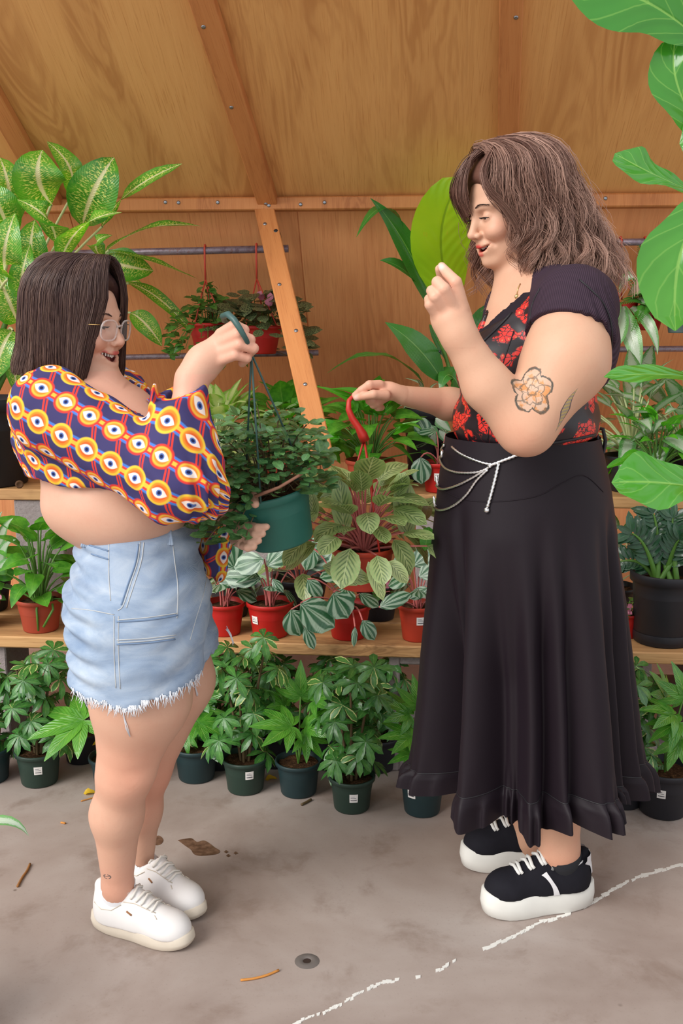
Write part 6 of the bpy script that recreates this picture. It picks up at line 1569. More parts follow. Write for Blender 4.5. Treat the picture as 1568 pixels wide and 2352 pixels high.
# ------------------------------------------------------------------ plants on the lower shelf
LZT, UZT = LZ + .0385, UZ + .0385
RED = 'red pots on the lower shelf'
root, b, r, h, s = shelf_pot(92, LB + .085, LZT, 52, .108, MP['terra'], 'pothos', 'glossy green pothos in a terracotta pot on the lower shelf, left of the denim shorts')
bush(root, 'pothos', b + Vector((0, 0, .09)), 34, .12, .25, .10, random.Random(31), M_stem, .8, -.4, .05, 1.0, .003, 1.0)
m = MB(); m.tube([P(118, 1370, b.y - .02), P(122, 1400, b.y - .07), P(100, 1440, b.y - .065)], .004, 6); m.tube([P(88, 1370, b.y - .04), P(84, 1400, b.y - .075), P(88, 1448, b.y - .055)], .0035, 6); m.build('trailing_stem', M_stem, root)
root, b, r, h, s = shelf_pot(-48, LB + .10, LZT, 50, .10, MP['red'], 'begonia', 'small pink-flowering begonia on the lower shelf at the left edge of the photo')
bush(root, 'small', b + Vector((0, 0, .09)), 26, .09, .13, .055, random.Random(32), M_stem_red, .7, -.4, .1)
for k in range(7): put(root, LV['petal'][0], b + Vector((R_.uniform(0, .10), R_.uniform(-.07, .0), R_.uniform(.10, .17))), (R_.uniform(-1, 1), -.6, R_.uniform(-.4, 1)), (0, -1, .6), .022, name='petal')
root, b, r, h, s = shelf_pot(-30, LB + .30, LZT, 60, .12, MP['black'], 'striped_dracaena', 'plant with long striped leaves on the lower shelf, below the black pot at far left')
for k, (x0, y0, x1, y1) in enumerate(((-20, 1330, 30, 1190), (-10, 1330, 36, 1240), (-20, 1330, -30, 1180), (-20, 1340, 60, 1290), (-30, 1330, 5, 1175))): px_leaf(root, [(x0, y0, 3.2), ((x0 + x1) / 2 - 6, (y0 + y1) / 2 - 20, 3.15), (x1, y1, 3.08)], 14, LM['agl'], .3, shape='strap')
def peperomia(x, b_, rpx, h_, mat, label, leaves, seed, st=None, n=6, grp=RED, z=LZT, L=.075):
    root, b, r, h, s = shelf_pot(x, b_, z, rpx, h_, MP[mat], 'watermelon_peperomia', label, 'potted plant', grp, st); rg = random.Random(seed); m = MB(); c = b + Vector((0, 0, h * .86))
    bush(root, 'stripe', c, n, .07, .13, L, rg, M_stem_red, .3, -.5, .3, 1, .0022)
    for (bx, by, tx, ty, dD, wf) in leaves:   # stalk end, leaf tip
        D0 = b.y + dD; p, q_ = P(bx, by, D0), P(tx, ty, D0 - .015); put(root, rg.choice(LV['stripe'][:2]), p, q_ - p, TOCAM(p) + Vector((0, 0, .35)), (q_ - p).length, (q_ - p).length * wf)
        m.tube(curve3(c, c.lerp(p, .6) + Vector((0, 0, .05)), p, 7), .0026, 6, cap=False)
    if leaves: m.build('leaf_stalks', M_stem_red, root)
    return root
peperomia(516, LB + .09, 46, .105, 'red', 'watermelon peperomia in a red pot, half hidden by the frayed shorts hem', [(540, 1310, 520, 1235, -.03, .8), (565, 1330, 500, 1330, -.04, .7)], 41)
peperomia(620, LB + .085, 53, .112, 'red', 'watermelon peperomia in a bright red pot with a white tag and upright round leaves', [(606, 1285, 536, 1300, -.06, .85), (600, 1330, 512, 1318, -.03, .6), (612, 1300, 655, 1262, -.05, .8), (650, 1290, 690, 1248, 0, .8), (625, 1330, 650, 1360, -.05, .6), (700, 1270, 735, 1236, 0, .7)], 42, (-.75, .062))
peperomia(800, LB + .085, 51, .108, 'red', 'watermelon peperomia in a red pot with leaves trailing over the shelf edge', [(690, 1385, 770, 1440, -.13, .9), (668, 1400, 690, 1462, -.14, 1.0), (765, 1362, 800, 1420, -.12, 1.1), (832, 1425, 862, 1470, -.13, .75), (706, 1330, 740, 1372, -.05, .7), (700, 1440, 722, 1492, -.15, .55), (815, 1440, 812, 1486, -.14, .35), (700, 1300, 760, 1270, 0, .8), (720, 1260, 700, 1310, -.02, .8)], 43)
peperomia(958, LB + .08, 44, .115, 'orange', 'watermelon peperomia in an orange pot with a white label, beside the black skirt', [(948, 1300, 985, 1262, -.03, .9), (962, 1325, 1000, 1300, -.05, .9), (930, 1320, 915, 1275, 0, .7), (985, 1350, 940, 1372, -.04, .6), (870, 1395, 940, 1360, -.08, .5)], 44, (.12, .072))
root, b, r, h, s = shelf_pot(868, LB + .30, LZT, 48, .10, MP['black'], 'pink_begonia', 'small pale pink flowering plant behind the orange pot')
bush(root, 'small', b + Vector((0, 0, .08)), 22, .08, .10, .05, random.Random(45), M_stem_red, .6, -.4, .1)
for k in range(6): put(root, LV['petal'][0], b + Vector((R_.uniform(-.05, .06), -.05, R_.uniform(.09, .15))), (R_.uniform(-1, 1), -.6, R_.uniform(-.4, 1)), (0, -1, .6), .02, name='petal')
root, b, r, h, s = shelf_pot(690, LB + .26, LZT, 62, .15, MP['black'], 'prayer_plant', 'patterned prayer plant in a black pot, in shade behind the red pots')
bush(root, 'prayer', b + Vector((0, 0, .13)), 16, .12, .15, .10, random.Random(46), M_stem_red, .5, -.3, .2)
root, b, r, h, s = shelf_pot(530, LB + .30, LZT, 50, .12, MP['black'], 'spider_plant', 'green and white striped plant in shade behind the two left red pots')
for k in range(9):
    x1 = 470 + k * 24; px_leaf(root, [(540, 1350, 3.2), ((540 + x1) / 2, 1325, 3.15), (x1, 1356 + (k % 3) * 8, 3.1)], 7, LM['agl'], .5, shape='strap', n=5)
# black nursery pot with the glossy stems on the right
root, b, r, h, s = shelf_pot(1524, LB + .12, LZT, 76, .225, MP['black'], 'zz_plant', 'glossy dark zz plant in a ribbed black nursery pot on the lower shelf, right edge', taper=.86, lip=.01)
m = MB(); rg = random.Random(51); c = b + Vector((0, 0, .19))
for (x, y, dD) in ((1450, 1225, -.02), (1500, 1180, .02), (1545, 1190, .0), (1590, 1230, .03), (1480, 1210, .08), (1560, 1240, -.05), (1620, 1200, .0), (1425, 1290, .05)):
    tp_ = P(x, y, b.y + dD); line = curve3(c + Vector((R_.uniform(-.03, .03), R_.uniform(-.03, .03), 0)), c.lerp(tp_, .55) + Vector((0, 0, .05)), tp_, 10); m.tube(line, [.009, .0085, .008, .007, .006, .005, .0045, .004, .003, .002], 8, cap=False)
    for k in range(2, 10):
        for sg in (-1, 1):
            d = (line[k] - line[k - 1]).normalized(); sd = d.cross(TOCAM(line[k])).normalized() * sg; put(root, rg.choice(LV['zz']), line[k], sd + d * .75 + Vector((0, 0, rg.uniform(-.2, .2))), TOCAM(line[k]) + Vector((0, 0, .4)), .062 * rg.uniform(.8, 1.15))
    put(root, LV['zz'][0], line[-1], line[-1] - line[-2], TOCAM(tp_), .055)
m.build('stems', M_stem, root)
m = MB(); m.lathe(b + Vector((0, 0, .002)), (0, 0, 1), [(r * .87, .012), (r * .885, .018), (r * .885, .03), (r * .88, .034)], 30); m.build('foot_ring', MP['black'], root)
root, b, r, h, s = shelf_pot(1440, LB + .16, LZT, 34, .08, MP['red'], 'african_violet', 'small plant with a magenta flower in a red pot, between skirt and black nursery pot')
bush(root, 'small', b + Vector((0, 0, .07)), 14, .05, .05, .04, random.Random(52), M_stem, .4, -.3, .2)
for k in range(9): put(root, LV['petal'][0], b + Vector((R_.uniform(-.03, .04), R_.uniform(-.06, -.02), R_.uniform(.085, .105))), (R_.uniform(-1, 1), -.5, R_.uniform(0, 1)), (0, -1, .6), .02, name='petal')
root, b, r, h, s = shelf_pot(1404, LB + .34, LZT, 52, .12, MP['black'], 'aglaonema', 'pale variegated plant in shade behind the skirt and the zz plant')
bush(root, 'agl', b + Vector((0, 0, .11)), 20, .10, .20, .11, random.Random(53), M_stem_pale, .8, -.2, .2)

# ------------------------------------------------------------------ plants on the upper shelf
root, b, r, h, s = shelf_pot(-16, UB + .12, UZT, 112, .30, MP['black'], 'dieffenbachia', 'large variegated dieffenbachia in a big black pot at upper left', taper=.84, lip=.012)
m = MB(); p = P(48, 1126, b.y - r * .9); m.lathe(Vector((p.x, p.y - .012, b.z + .022)), (.35, -1, 0), [(.014, 0), (.013, .004), (.009, .005), (.006, .002)], 14, cap1=True); m.build('drain_hole', plain('drain_brown', srgb(92, 60, 34), .8), root)
c = b + Vector((0, 0, .27)); canes = MB()
for (x, y, dD) in ((-20, 640, 0), (40, 660, .02), (90, 690, -.03), (10, 760, -.05), (60, 780, .05), (-60, 700, .03)):
    canes.tube(curve3(c + Vector((R_.uniform(-.06, .06), R_.uniform(-.04, .04), -.02)), c.lerp(P(x, y, b.y + dD), .5), P(x, y, b.y + dD), 7), [.014, .013, .012, .011, .010, .009, .008], 8, cap=False)
canes.build('canes', M_stem, root)
stk = MB(); DB = b.y
dl = [  # stalk start, leaf base, middle, tip (x, y), depth offset, half width, options
    ((40, 680), (118, 470), (88, 410), (98, 345), -.05, 60, dict(up=.15)), ((50, 680), (165, 450), (160, 385), (108, 325), .05, 30, dict(up=.25, roll=.4)),
    ((70, 680), (188, 520), (215, 440), (262, 362), -.06, 56, dict(up=.15)), ((80, 690), (235, 520), (300, 440), (418, 376), -.02, 32, dict(up=.55, roll=-.5, roll1=.6)),
    ((60, 700), (130, 560), (105, 500), (40, 458), -.12, 42, dict(up=.6)), ((70, 690), (140, 600), (190, 520), (280, 488), -.14, 42, dict(up=.6, roll=-.25)),
    ((90, 700), (240, 580), (340, 525), (462, 520), -.04, 30, dict(up=.75)), ((90, 720), (250, 575), (345, 600), (452, 640), -.08, 31, dict(up=.75, roll=-.2)),
    ((90, 720), (220, 590), (285, 610), (352, 622), -.05, 40, dict(up=.3)), ((95, 730), (240, 600), (220, 560), (258, 540), -.12, 22, dict(up=.6)),
    ((95, 740), (295, 650), (370, 690), (455, 780), .02, 18, dict(up=.5)), ((95, 740), (300, 718), (335, 745), (372, 795), .0, 26, dict(up=.35)),
    ((0, 680), (30, 560), (0, 480), (-40, 420), -.08, 46, dict(up=.3)), ((0, 690), (30, 520), (20, 430), (0, 362), .02, 40, dict(up=.4)), ((-10, 690), (20, 640), (10, 580), (35, 490), -.16, 40, dict(up=.3)),
    ((20, 700), (80, 640), (70, 580), (80, 505), -.10, 40, dict(up=.25)), ((30, 710), (90, 700), (120, 650), (160, 590), -.16, 40, dict(up=.3)), ((20, 740), (40, 740), (20, 690), (-10, 620), -.14, 44, dict(up=.3)),
    ((20, 760), (30, 760), (5, 800), (-20, 880), -.16, 40, dict(up=.4)), ((40, 760), (60, 760), (40, 820), (35, 900), -.14, 30, dict(up=.3)), ((60, 720), (110, 690), (150, 640), (205, 600), -.05, 38, dict(up=.4)),
    ((-20, 680), (-30, 560), (-60, 470), (-70, 390), 0, 44, dict(up=.3)), ((40, 720), (60, 690), (50, 640), (70, 560), -.18, 30, dict(up=.35)), ((30, 740), (-10, 700), (-40, 680), (-80, 690), -.1, 40, dict(up=.5)),
    ((80, 740), (190, 660), (260, 640), (330, 655), .08, 34, dict(up=.6))]
for k, (st_, lb, md, tp_, dD, w_, kw) in enumerate(dl):
    dD -= .30 if tp_[1] < 500 else (.16 if tp_[1] < 600 else 0)
    stk.tube(curve3(P(*st_, DB), (P(*st_, DB) + P(*lb, DB + dD)) * .5 + Vector((0, 0, .02)), P(*lb, DB + dD), 6), [.006, .0055, .005, .0045, .004, .004], 6, cap=False)
    px_leaf(root, [(*lb, DB + dD), (*md, DB + dD * 1.3 - .02), (*tp_, DB + dD * 1.3 + .01)], w_, LM['dieff'], n=10, fold=.18, wave=.07, wn=2, seed=k, shape='ellip', **kw)
stk.build('leaf_stalks', M_stem_pale, root)
root, b, r, h, s = shelf_pot(500, UB + .10, UZT, 60, .12, MP['red'], 'golden_pothos', 'cream and green golden pothos in a red pot, behind the green hanging pot')
bush(root, 'gold', b + Vector((0, 0, .10)), 64, .20, .20, .105, random.Random(61), M_stem_pale, .9, -.5, .05, .7, .003, 1.05, bias=(.03, 0, 0))
root, b, r, h, s = shelf_pot(665, UB + .20, UZT, 62, .13, MP['terra'], 'pothos', 'dark green pothos on the upper shelf, behind the hanger wires of the green pot')
bush(root, 'pothos', b + Vector((0, 0, .11)), 60, .21, .20, .10, random.Random(62), M_stem, .9, -.4, .05, .7, .003, 1.05)
root, b, r, h, s = shelf_pot(848, UB + .07, UZT, 54, .105, MP['terra'], 'arrowhead_vine', 'leafy vine with pale stems in a labelled terracotta pot, below the reaching hand', st=(.16, .062))
bush(root, 'pothos', b + Vector((0, 0, .09)), 46, .17, .23, .10, random.Random(63), M_stem, .8, -.3, .15, .8, .0024, 1.0)
for (x0, y0, x1, y1, x2, y2) in ((830, 1000, 800, 915, 722, 886), (840, 990, 830, 905, 760, 892), (820, 1010, 760, 975, 700, 960), (860, 1000, 870, 930, 905, 905), (800, 1010, 760, 1000, 722, 1020), (880, 1010, 920, 985, 965, 965)):
    px_leaf(root, [(x0 * .4 + x1 * .6, y0 * .4 + y1 * .6, b.y - .05), (x1, y1, b.y - .07), (x2, y2, b.y - .08)], 13, LM['bright'], .5, shape='lance')
root, b, r, h, s = shelf_pot(970, UB + .30, UZT, 48, .26, MP['black'], 'peperomia', 'pale-leaved peperomia in a tall black pot on the upper shelf, left of the corset')
bush(root, 'agl', b + Vector((0, 0, .24)), 18, .09, .10, .08, random.Random(64), M_stem_pale, .7, -.5, .1, 1, .002, .55)
for (bx, by, tx, ty) in ((985, 975, 1000, 1025), (1000, 960, 1035, 990), (1010, 985, 1030, 1020), (975, 965, 970, 1010)): p, q_ = P(bx, by, b.y - .08), P(tx, ty, b.y - .1); put(root, LV['agl'][0], p, q_ - p, TOCAM(p), (q_ - p).length, (q_ - p).length * 1.5)
peperomia(1006, UB + .07, 44, .10, 'red', 'peperomia in a red pot on the upper shelf, one round leaf hanging beside the skirt', [(966, 1050, 968, 1112, -.06, .85), (985, 1010, 960, 960, .02, .8)], 47, (-.25, .055), 5, 'red pots on the upper shelf', UZT)
# tall broad-leaved plant behind the standing woman
root, b, r, h, s = shelf_pot(1070, UB + .24, UZT, 64, .14, MP['black'], 'broad_leaf_plant', 'tall plant with a glowing lime leaf behind the right woman\'s face')
D0 = b.y - .02; stk = MB(); c = b + Vector((0, 0, .12))
for (x, y) in ((1015, 870), (960, 640), (1045, 690), (1010, 880), (1040, 900)): stk.tube(curve3(c, c.lerp(P(x, y, D0), .5) + Vector((.02, 0, .02)), P(x, y, D0), 9), [.010, .009, .009, .008, .007, .007, .006, .005, .004], 7, cap=False)
stk.build('leaf_stalks', M_stem, root)
px_leaf(root, [(1045, 690, D0 - .16), (1012, 545, D0 - .28), (1062, 405, D0 - .36)], 70, LM['phil'], .05, shape='round', n=12, wave=.05, fold=.04)
px_leaf(root, [(1010, 740, D0 - .08), (935, 570, D0 - .2), (850, 455, D0 - .3)], 27, LM['strel'], .25, shape='lance', n=12, fold=.5, wave=.06)
px_leaf(root, [(930, 560, D0 - .2), (882, 478, D0 - .26), (818, 545, D0 - .3)], 26, LM['strel'], .8, shape='lance', n=10, fold=.1)
px_leaf(root, [(960, 650, D0 - .15), (915, 612, D0 - .2), (872, 598, D0 - .22)], 19, LM['strel'], .5, shape='lance', n=8, fold=.3)
px_leaf(root, [(1018, 880, D0), (960, 800, D0 - .06), (884, 740, D0 - .08)], 34, LM['strel'], .35, shape='lance', n=10, wave=.06)
px_leaf(root, [(972, 880, D0 - .02), (870, 815, D0 - .10), (750, 858, D0 - .12)], 24, LM['strel'], .85, shape='lance', n=10, wave=.12)
px_leaf(root, [(1060, 900, D0), (1030, 860, D0 - .02), (1010, 900, D0 - .05)], 26, LM['strel'], .5, shape='ovate', n=8)
px_leaf(root, [(1025, 830, D0 + .05), (1000, 770, D0 + .05), (985, 745, D0 + .05)], 12, LM['strel'], .5, shape='lance', n=6)
px_leaf(root, [(1090, 820, D0 - .03), (1120, 740, D0 - .02), (1150, 690, D0)], 40, LM['strel'], .4, shape='lance', n=8)
for k, (x, sd, lab) in enumerate(((1432, 71, 'silver-leaved aglaonema on the upper shelf, just right of the corset'), (1550, 72, 'silver-leaved aglaonema on the upper shelf at the right edge of the photo'))):
    root, b, r, h, s = shelf_pot(x, UB + .14, UZT, 62, .12, MP['black'], 'aglaonema', lab); bush(root, 'agl', b + Vector((0, 0, .11)), 46, .20, .24, .15, random.Random(sd), M_stem_pale, .9, -.4, .1, .8, .0035)
root, b, r, h, s = shelf_pot(1490, UB + .02, UZT, 40, .09, MP['terra'], 'pothos', 'bright green pothos between the two silver-leaved plants on the right'); bush(root, 'bright', b + Vector((0, 0, .08)), 34, .15, .17, .11, random.Random(73), M_stem, .8, -.6, .1, .8, .003, .75)

# ------------------------------------------------------------------ hanging baskets on the wall rods
def basket(x, rod_y, b_, ypot, rpx, hpx, mat, name, label, strands=3, rodr=.0125, sm=None):
    top = Pb(x, rod_y, b_); pb = Pb(x + 8, ypot, b_); s = pxm(x, ypot, pb.y); r1 = rpx * s; h = hpx * s; base = Vector((pb.x, pb.y - .0, pb.z - h))
    root = thing(name, label, 'hanging plant', base); pot(root, base, r1, r1 * .72, h, MP[mat])
    rim = [base + Vector((math.cos(a) * r1, math.sin(a) * r1, h - .006)) for a in (-2.2, -.6, 1.4)]
    hanger(root, top, rim, sm or MP['red'], top + Vector((0, -.012, -.10)), rod_r=rodr + .002); return root, base, r1, h, s
M_hang_red = plain('hanger_red', srgb(196, 70, 52), .5)
root, b, r, h, s = basket(471, 574, rod_b1, 742, 46, 62, 'red', 'hanging_vine', 'small-leaved green vine in the left hanging basket on the upper rod', sm=M_hang_red)
rg = random.Random(81); c = b + Vector((0, 0, h))
def small_mass(root, kind, c, n, R, Hu, Hd, L, rg, trail=.5):
    m = MB()
    for i in range(n):
        az = rg.uniform(0, 6.283); out = Vector((math.cos(az), math.sin(az), 0)); q_ = rg.random() ** .6; up = rg.uniform(-Hd, Hu) * (1 if q_ < .8 else .8); up = abs(up) if (up < 0 and q_ < .55) else up
        rr_ = R * (q_ if up > 0 else .75 + .3 * q_) * math.sqrt(max(.12, 1 - (up / (Hu * 1.15)) ** 2 if up > 0 else 1)); p = c + out * rr_ + Vector((0, 0, up))
        d = (out + Vector((rg.uniform(-.6, .6), rg.uniform(-.6, .3), rg.uniform(-.5, .6)))).normalized(); put(root, rg.choice(LV[kind]), p, d, Vector((0, -.45, .8)) + out * .3, L * rg.uniform(.7, 1.15))
        if i % 5 == 0: m.tube(curve3(c + out * R * .2 + Vector((0, 0, -.01)), c + out * rr_ * .7 + Vector((0, 0, max(up, 0) * .9 + .01)), p, 5), .0013, 4, cap=False)
    m.build('stems', M_stem, root)
small_mass(root, 'small', c, 290, .125, .085, .13, .038, rg)
root, b, r, h, s = basket(589, 571, rod_b1, 748, 50, 64, 'red', 'nerve_plant', 'dark nerve plant with pale netted leaves in the right hanging basket on the upper rod', sm=M_hang_red)
small_mass(root, 'fitt', b + Vector((0, 0, h)), 150, .145, .12, .11, .070, random.Random(82))
for k in range(5): put(root, LV['petal'][0], b + Vector((R_.uniform(-.02, .05), R_.uniform(-.09, -.03), h + R_.uniform(.03, .10))), (R_.uniform(-.5, .5), -.4, .8), (0, -1, .4), .028, name='petal')
# fern on the right
root, b, r, h, s = basket(1480, 556, rod_b1, 706, 38, 52, 'red', 'boston_fern', 'feathery fern in a small red hanging pot, right of the wavy hair', sm=M_hang_red)
c = b + Vector((0, 0, h * .95)); rg = random.Random(83)
def frond(root, line, w0, rg):
    m = MB(); n = len(line); m.tube(line, [.0016] * n, 4, cap=False)
    for k in range(1, n):
        t_ = k / (n - 1); d = (line[k] - line[k - 1]).normalized(); up = Vector((0, -.5, .85)); sd = d.cross(up).normalized(); w_ = w0 * math.sin(math.pi * min(1, .12 + t_ * .85)) ** .7
        for sg in (-1, 1):
            V_, F_, U_ = leaf_geo([line[k], line[k] + sd * sg * w_ * .5 + d * w_ * .12 + Vector((0, 0, .003)), line[k] + sd * sg * w_ + d * w_ * .25 - Vector((0, 0, .004))], w_ * .17, up, 'strap', 2, .0, full=False); m.add(V_, F_, U_)
    m.build('frond', LM['fern'], root)
for i, (x, y, dD) in enumerate(((1466, 560, .0), (1400, 590, .02), (1440, 630, -.03), (1510, 600, .02), (1560, 640, 0), (1600, 690, 0), (1450, 760, -.12), (1420, 700, -.1), (1560, 740, -.1), (1500, 720, -.14), (1530, 610, .05), (1465, 740, -.15), (1590, 620, .05), (1545, 690, -.12), (1480, 640, -.06), (1520, 660, -.1))):
    tp_ = P(x, y, b.y + dD); line = curve3(c + Vector((rg.uniform(-.02, .02), rg.uniform(-.02, .02), 0)), c.lerp(tp_, .45) + Vector((0, -.02, .05)), tp_, 26); frond(root, line, .024, rg)
root, b, r, h, s = basket(1556, 556, rod_b1 - .04, 706, 36, 58, 'grey', 'hanging_foliage', 'drooping green plant in a grey hanging pot cut by the right edge', sm=M_hang_red)
bush(root, 'lily', b + Vector((0, 0, h)), 16, .09, .06, .13, random.Random(84), M_stem, .2, -.9, .1)
root, b, r, h, s = basket(1424, 556, rod_b1, 690, 34, 46, 'red', 'trailing_aglaonema', 'trailing plant with long mottled silver leaves, hanging behind the wavy hair', sm=M_hang_red)
for k, (x0, y0, x1, y1, x2, y2, w_) in enumerate(((1425, 690, 1452, 780, 1470, 850, 22), (1440, 700, 1490, 745, 1510, 815, 14), (1425, 690, 1400, 740, 1395, 830, 18), (1440, 680, 1490, 655, 1540, 695, 24), (1420, 680, 1435, 640, 1460, 640, 16), (1430, 690, 1425, 760, 1410, 800, 16), (1445, 690, 1520, 700, 1560, 740, 14), (1410, 690, 1380, 720, 1370, 790, 16))):
    px_leaf(root, [(x0, y0, b.y - .02), (x1, y1, b.y - .12), (x2, y2, b.y - .13)], w_, LM['agl'], .35, shape='lance', n=8)

# ------------------------------------------------------------------ the green pot held up by the left woman (it swings a little)
ax = Vector((-.22, -.10, .97)).normalized(); rc = P(620, 1125, 2.14); Rg = 90 * pxm(620, 1125, 2.14); hg = 128 * pxm(620, 1180, 2.14); base = rc - ax * hg
root = thing('hanging_basket', 'teal green hanging pot of small glossy leaves held up by the woman in shorts', 'hanging plant', base)
pot(root, base, Rg, Rg * .80, hg, MP['hang'], ax, lip=.005, fill=.92, rimh=.16)
ref = Vector((1, 0, 0)); a_ = (ref - ax * ref.dot(ax)).normalized(); b_ = ax.cross(a_)
rim = [rc + (a_ * math.cos(t) + b_ * math.sin(t)) * Rg * 1.0 - ax * .006 for t in (-1.75, .35, 2.4)]
kn = P(577, 812, 1.985)
hanger(root, kn, rim, plain('hanger_green', srgb(52, 84, 80), .45), kn, .0022, False, crook=([P(524, 742, 2.03), P(514, 737, 2.0), P(512, 726, 1.965), P(524, 722, 1.945), P(538, 735, 1.935), P(552, 757, 1.925), P(566, 782, 1.935), kn], [.003, .005, .0065, .007, .0065, .006, .005, .004]))
rg = random.Random(91); m = MB()
extra = []
for i in range(800):                        # small glossy oval leaves, heaped above the rim and spilling to the left
    az = rg.uniform(0, 6.283); out = Vector((math.cos(az), math.sin(az) * .8, 0)); q_ = rg.random() ** .5; f_ = (i % 100) / 100
    if f_ < .74: p = rc + out * .145 * q_ + Vector((-.014, 0, .0 + .175 * rg.random() ** .85 * (1.1 - .5 * q_ ** 2)))
    elif f_ < .93: p = P(rg.uniform(452, 575), rg.uniform(1100, 1250), 2.06 + rg.uniform(-.04, .06))
    else: p = P(rg.uniform(510, 740), rg.uniform(990, 1100), 2.05 + rg.uniform(-.02, .05))
    d = (out * .8 + Vector((rg.uniform(-.7, .7), rg.uniform(-.7, .3), rg.uniform(-.35, .5)))).normalized(); up = Vector((rg.uniform(-.3, .3), -.35, .9))
    if i % 100 < 100 and i % 8 < 3 and i < 790: put(root, rg.choice(LV['basket']), p, d, up, .027 * rg.uniform(.7, 1.25))
    else: extra.append((p, d, up))
    if i % 9 == 0: m.tube(curve3(rc + out * .03 - ax * .01, rc.lerp(p, .5) + Vector((0, 0, .04)), p, 6), .0015, 4, cap=False)
more_leaves(root, 'basket', extra, .027, rg)
m.build('stems', M_stem_dk, root)
m = MB(); m.tube([P(585, 1140, 2.04), P(640, 1120, 2.03), P(690, 1090, 2.04), P(720, 1070, 2.06)], [.004, .0035, .003, .002], 6); m.build('dry_stem', plain('dry_stem', srgb(140, 96, 76), .8), root)

# ------------------------------------------------------------------ the red pot held out by the right woman
rc = P(834, 1254, 2.33); Rr = 71 * pxm(834, 1254, 2.33); hr = 96 * pxm(834, 1300, 2.33); base = rc - Vector((0, 0, hr))
root = thing('hanging_prayer_plant', 'olive-leaved prayer plant in a red hanging pot held by the woman in black', 'hanging plant', base)
pot(root, base, Rr, Rr * .74, hr, MP['orange'], lip=.005, fill=.9)
kn = P(836, 1008, 2.325); rim = [rc + Vector((math.cos(t) * Rr, math.sin(t) * Rr, -.005)) for t in (-1.05, .9, 2.9)]
M_hook_red = plain('hook_red', srgb(188, 44, 34), .45)
hanger(root, kn, rim, M_hook_red, kn, .0024, False, crook=([P(826, 912, 2.345), P(812, 908, 2.335), P(801, 920, 2.325), P(800, 940, 2.32), P(808, 960, 2.32), P(822, 980, 2.32), P(832, 998, 2.322), P(838, 1012, 2.325)], [.004, .005, .0055, .007, .008, .0085, .012, .012]))
rg = random.Random(95); c = rc - Vector((0, 0, .01))
bush(root, 'prayer', c, 66, .17, .17, .10, rg, M_stem_red, .75, -.6, .02, .8, .0025, 1.2)
for (bx, by, tx, ty, dD, mat, w_) in ((975, 1195, 985, 1160, -.02, 'bronze', .9), (935, 1235, 925, 1100, .0, 'prayer', .6), (790, 1230, 780, 1100, -.05, 'prayer', .55), (760, 1290, 820, 1345, -.12, 'prayer', .8), (740, 1300, 850, 1338, -.1, 'prayer', .6), (890, 1290, 935, 1340, -.1, 'prayer', .8), (985, 1210, 975, 1265, -.02, 'bright', .9), (720, 1200, 715, 1130, -.04, 'prayer', .6), (915, 1140, 930, 1085, -.02, 'prayer', .9), (845, 1290, 880, 1380, -.12, 'prayer', .5)):
    p, q_ = P(bx, by, 2.33 + dD), P(tx, ty, 2.32 + dD); one_leaf(root, [p, p.lerp(q_, .5) + Vector((0, -.012, .012)), q_], (q_ - p).length * w_ * .34, LM[mat], TOCAM(p) + Vector((0, 0, .3)), 'round', n=7, fold=.12, wave=.05)

# ------------------------------------------------------------------ the big fig in the right foreground (its pot stands outside the picture)
base = Vector((.98, 1.72, .001)); root = thing('fiddle_leaf_fig', 'fiddle leaf fig with huge leaves reaching in from the right edge, nearest plant', 'potted plant', base)
pot(root, base, .15, .12, .28, MP['black'], lip=.01)
m = MB(); tr = [base + Vector((0, 0, .24)), base + Vector((-.10, 0, .7)), base + Vector((-.24, .01, 1.2)), base + Vector((-.28, 0, 1.7)), base + Vector((-.27, 0, 2.05))]; m.tube(smooth_line(tr, 5), .011, 8); trunk = m.build('trunk', M_stem_dk, root)
pet = MB(); DF = 1.70
for k, (bx, by, mx, my, tx, ty, dD, w_, kw) in enumerate((
    (1610, 100, 1475, 0, 1290, -55, .02, 92, dict(up=.35, roll=-.25)),           # underside of the top leaf, lit through
    (1640, 330, 1560, 210, 1552, 85, .05, 62, dict(up=.15)),
    (1600, 445, 1490, 395, 1412, 352, .0, 56, dict(up=.45, roll=.2)),
    (1660, 470, 1570, 560, 1550, 760, -.06, 96, dict(up=.12)),
    (1640, 872, 1510, 860, 1386, 866, .02, 50, dict(up=.70)),
    (1650, 1130, 1530, 1110, 1404, 1108, -.04, 96, dict(up=.55)),
    (1680, 240, 1620, 300, 1560, 330, .05, 60, dict(up=.3)))):
    p = P(bx, by, DF + dD); px_leaf(root, [(bx, by, DF + dD), (mx, my, DF + dD - .03), (tx, ty, DF + dD - .02)], w_, LM['fig'], n=14, shape='fiddle', fold=.12, wave=.10, wn=2.2, seed=k * 1.7, **kw)
    a = tr[2].lerp(tr[3], (p.z - tr[2].z) / .5); a.z = min(a.z, 2.05) - .02; pet.tube(curve3(a, a.lerp(p, .5) + Vector((0, 0, .02)), p, 5), .0045, 6, cap=False)
pet.build('leaf_stalks', M_stem, root)
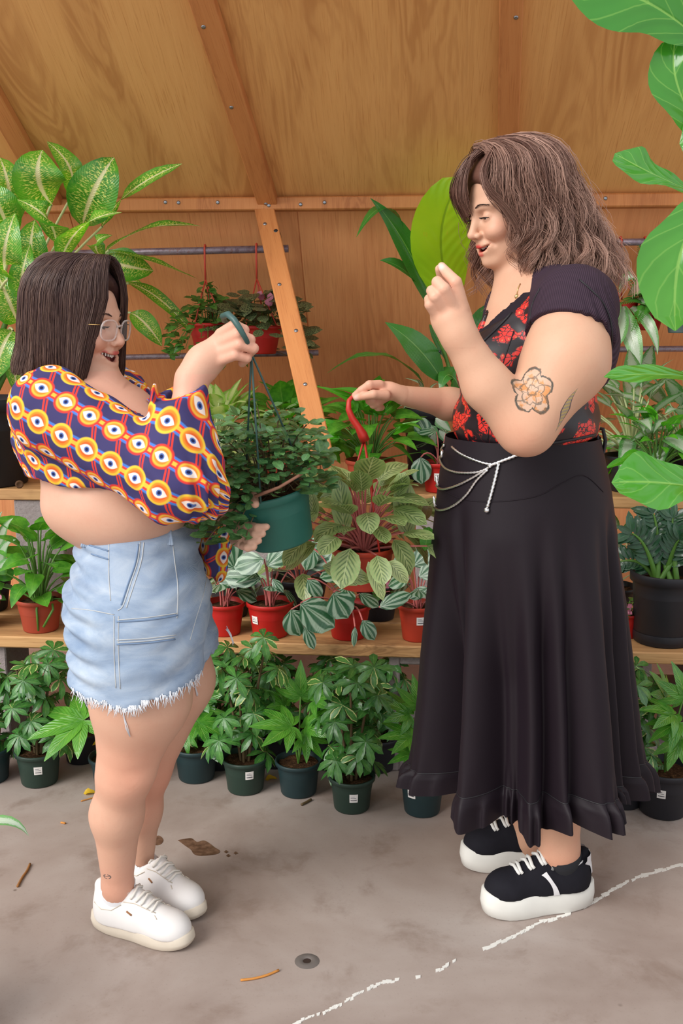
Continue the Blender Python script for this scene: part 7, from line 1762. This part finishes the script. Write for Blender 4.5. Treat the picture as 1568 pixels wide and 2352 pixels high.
# one leaf tip of a plant outside the picture, lower left
base = Vector((-.86, 1.72, .001)); root = thing('peace_lily', 'leaf tip of a low plant poking in at the lower left edge', 'potted plant', base); pot(root, base, .10, .08, .17, MP['green'])
m = MB(); rg = random.Random(5)
for k in range(9):
    az = k * .7 + .1; o = Vector((math.cos(az), math.sin(az), 0)); p = base + o * .08 + Vector((0, 0, .30 + .03 * (k % 3))); 
    if k == 0: continue
    if o.x > .2 : continue
    m.tube(curve3(base + Vector((0, 0, .14)), base + o * .03 + Vector((0, 0, .25)), p, 5), .003, 5, cap=False); put(root, LV['lily'][k % 3], p, o + Vector((0, 0, .2)), (0, 0, 1), .2)
p = P(-110, 1925, 1.68); m.tube(curve3(base + Vector((0, 0, .14)), base + Vector((.03, 0, .22)), p, 6), .003, 5, cap=False); m.build('stems', M_stem, root)
px_leaf(root, [(-110, 1925, 1.68), (0, 1885, 1.66), (66, 1920, 1.66)], 17, LM['agl'], .7, shape='lance', n=8)

# ------------------------------------------------------------------ litter on the floor
def litter(name, label, pix, r, mat, cat='twig'):
    pts = [Pz(x, y, r * 1.02) for x, y in pix]; m = MB(); m.tube(smooth_line(pts, 3), r, 6); o = m.build(name, mat, origin=pts[0]); return tag(o, label, cat)
M_twig = plain('dry_twig', srgb(150, 104, 62), .8, 0, .2, .2); M_straw = plain('dry_straw', srgb(196, 132, 66), .7, 0, .2, .2)
litter('twig', 'short dry twig on the floor at the left, below the leaf tip', [(40, 2036), (52, 2014), (62, 2000), (69, 1984)], .0032, M_twig)
litter('dry_leaf_stalk', 'curled orange leaf stalk on the floor between the shoes and the bolt hole', [(552, 2251), (580, 2248), (612, 2240), (640, 2228)], .0028, M_straw)
litter('twig', 'tiny straw on the floor left of the white sneakers', [(140, 1889), (150, 1891)], .003, M_straw)
litter('twig', 'thin straw beside the left woman\'s calf, near the floor row', [(186, 1840), (200, 1836), (222, 1830)], .0022, M_straw)
litter('twig', 'dark bent twig fallen in front of the middle teal pot', [(692, 1848), (704, 1842), (714, 1836)], .004, M_stem_dk)
for k, (x, y, lb) in enumerate(((205, 1822, 'crumpled yellow dry leaf on the floor behind the left woman\'s calf'), (622, 1790, 'small yellow leaf on the floor between two green pots'))):
    p = Pz(x, y, .004); V_, F_, U_ = leaf_geo([p - Vector((.018, 0, .002)), p + Vector((0, 0, .012)), p + Vector((.02, .006, -.002))], .011, (0, -.3, 1), 'ovate', 5, .3, .2); tag(mesh_obj('dry_leaf', V_, F_, LM['yellow'], None, U_, origin=p), lb, 'leaf')
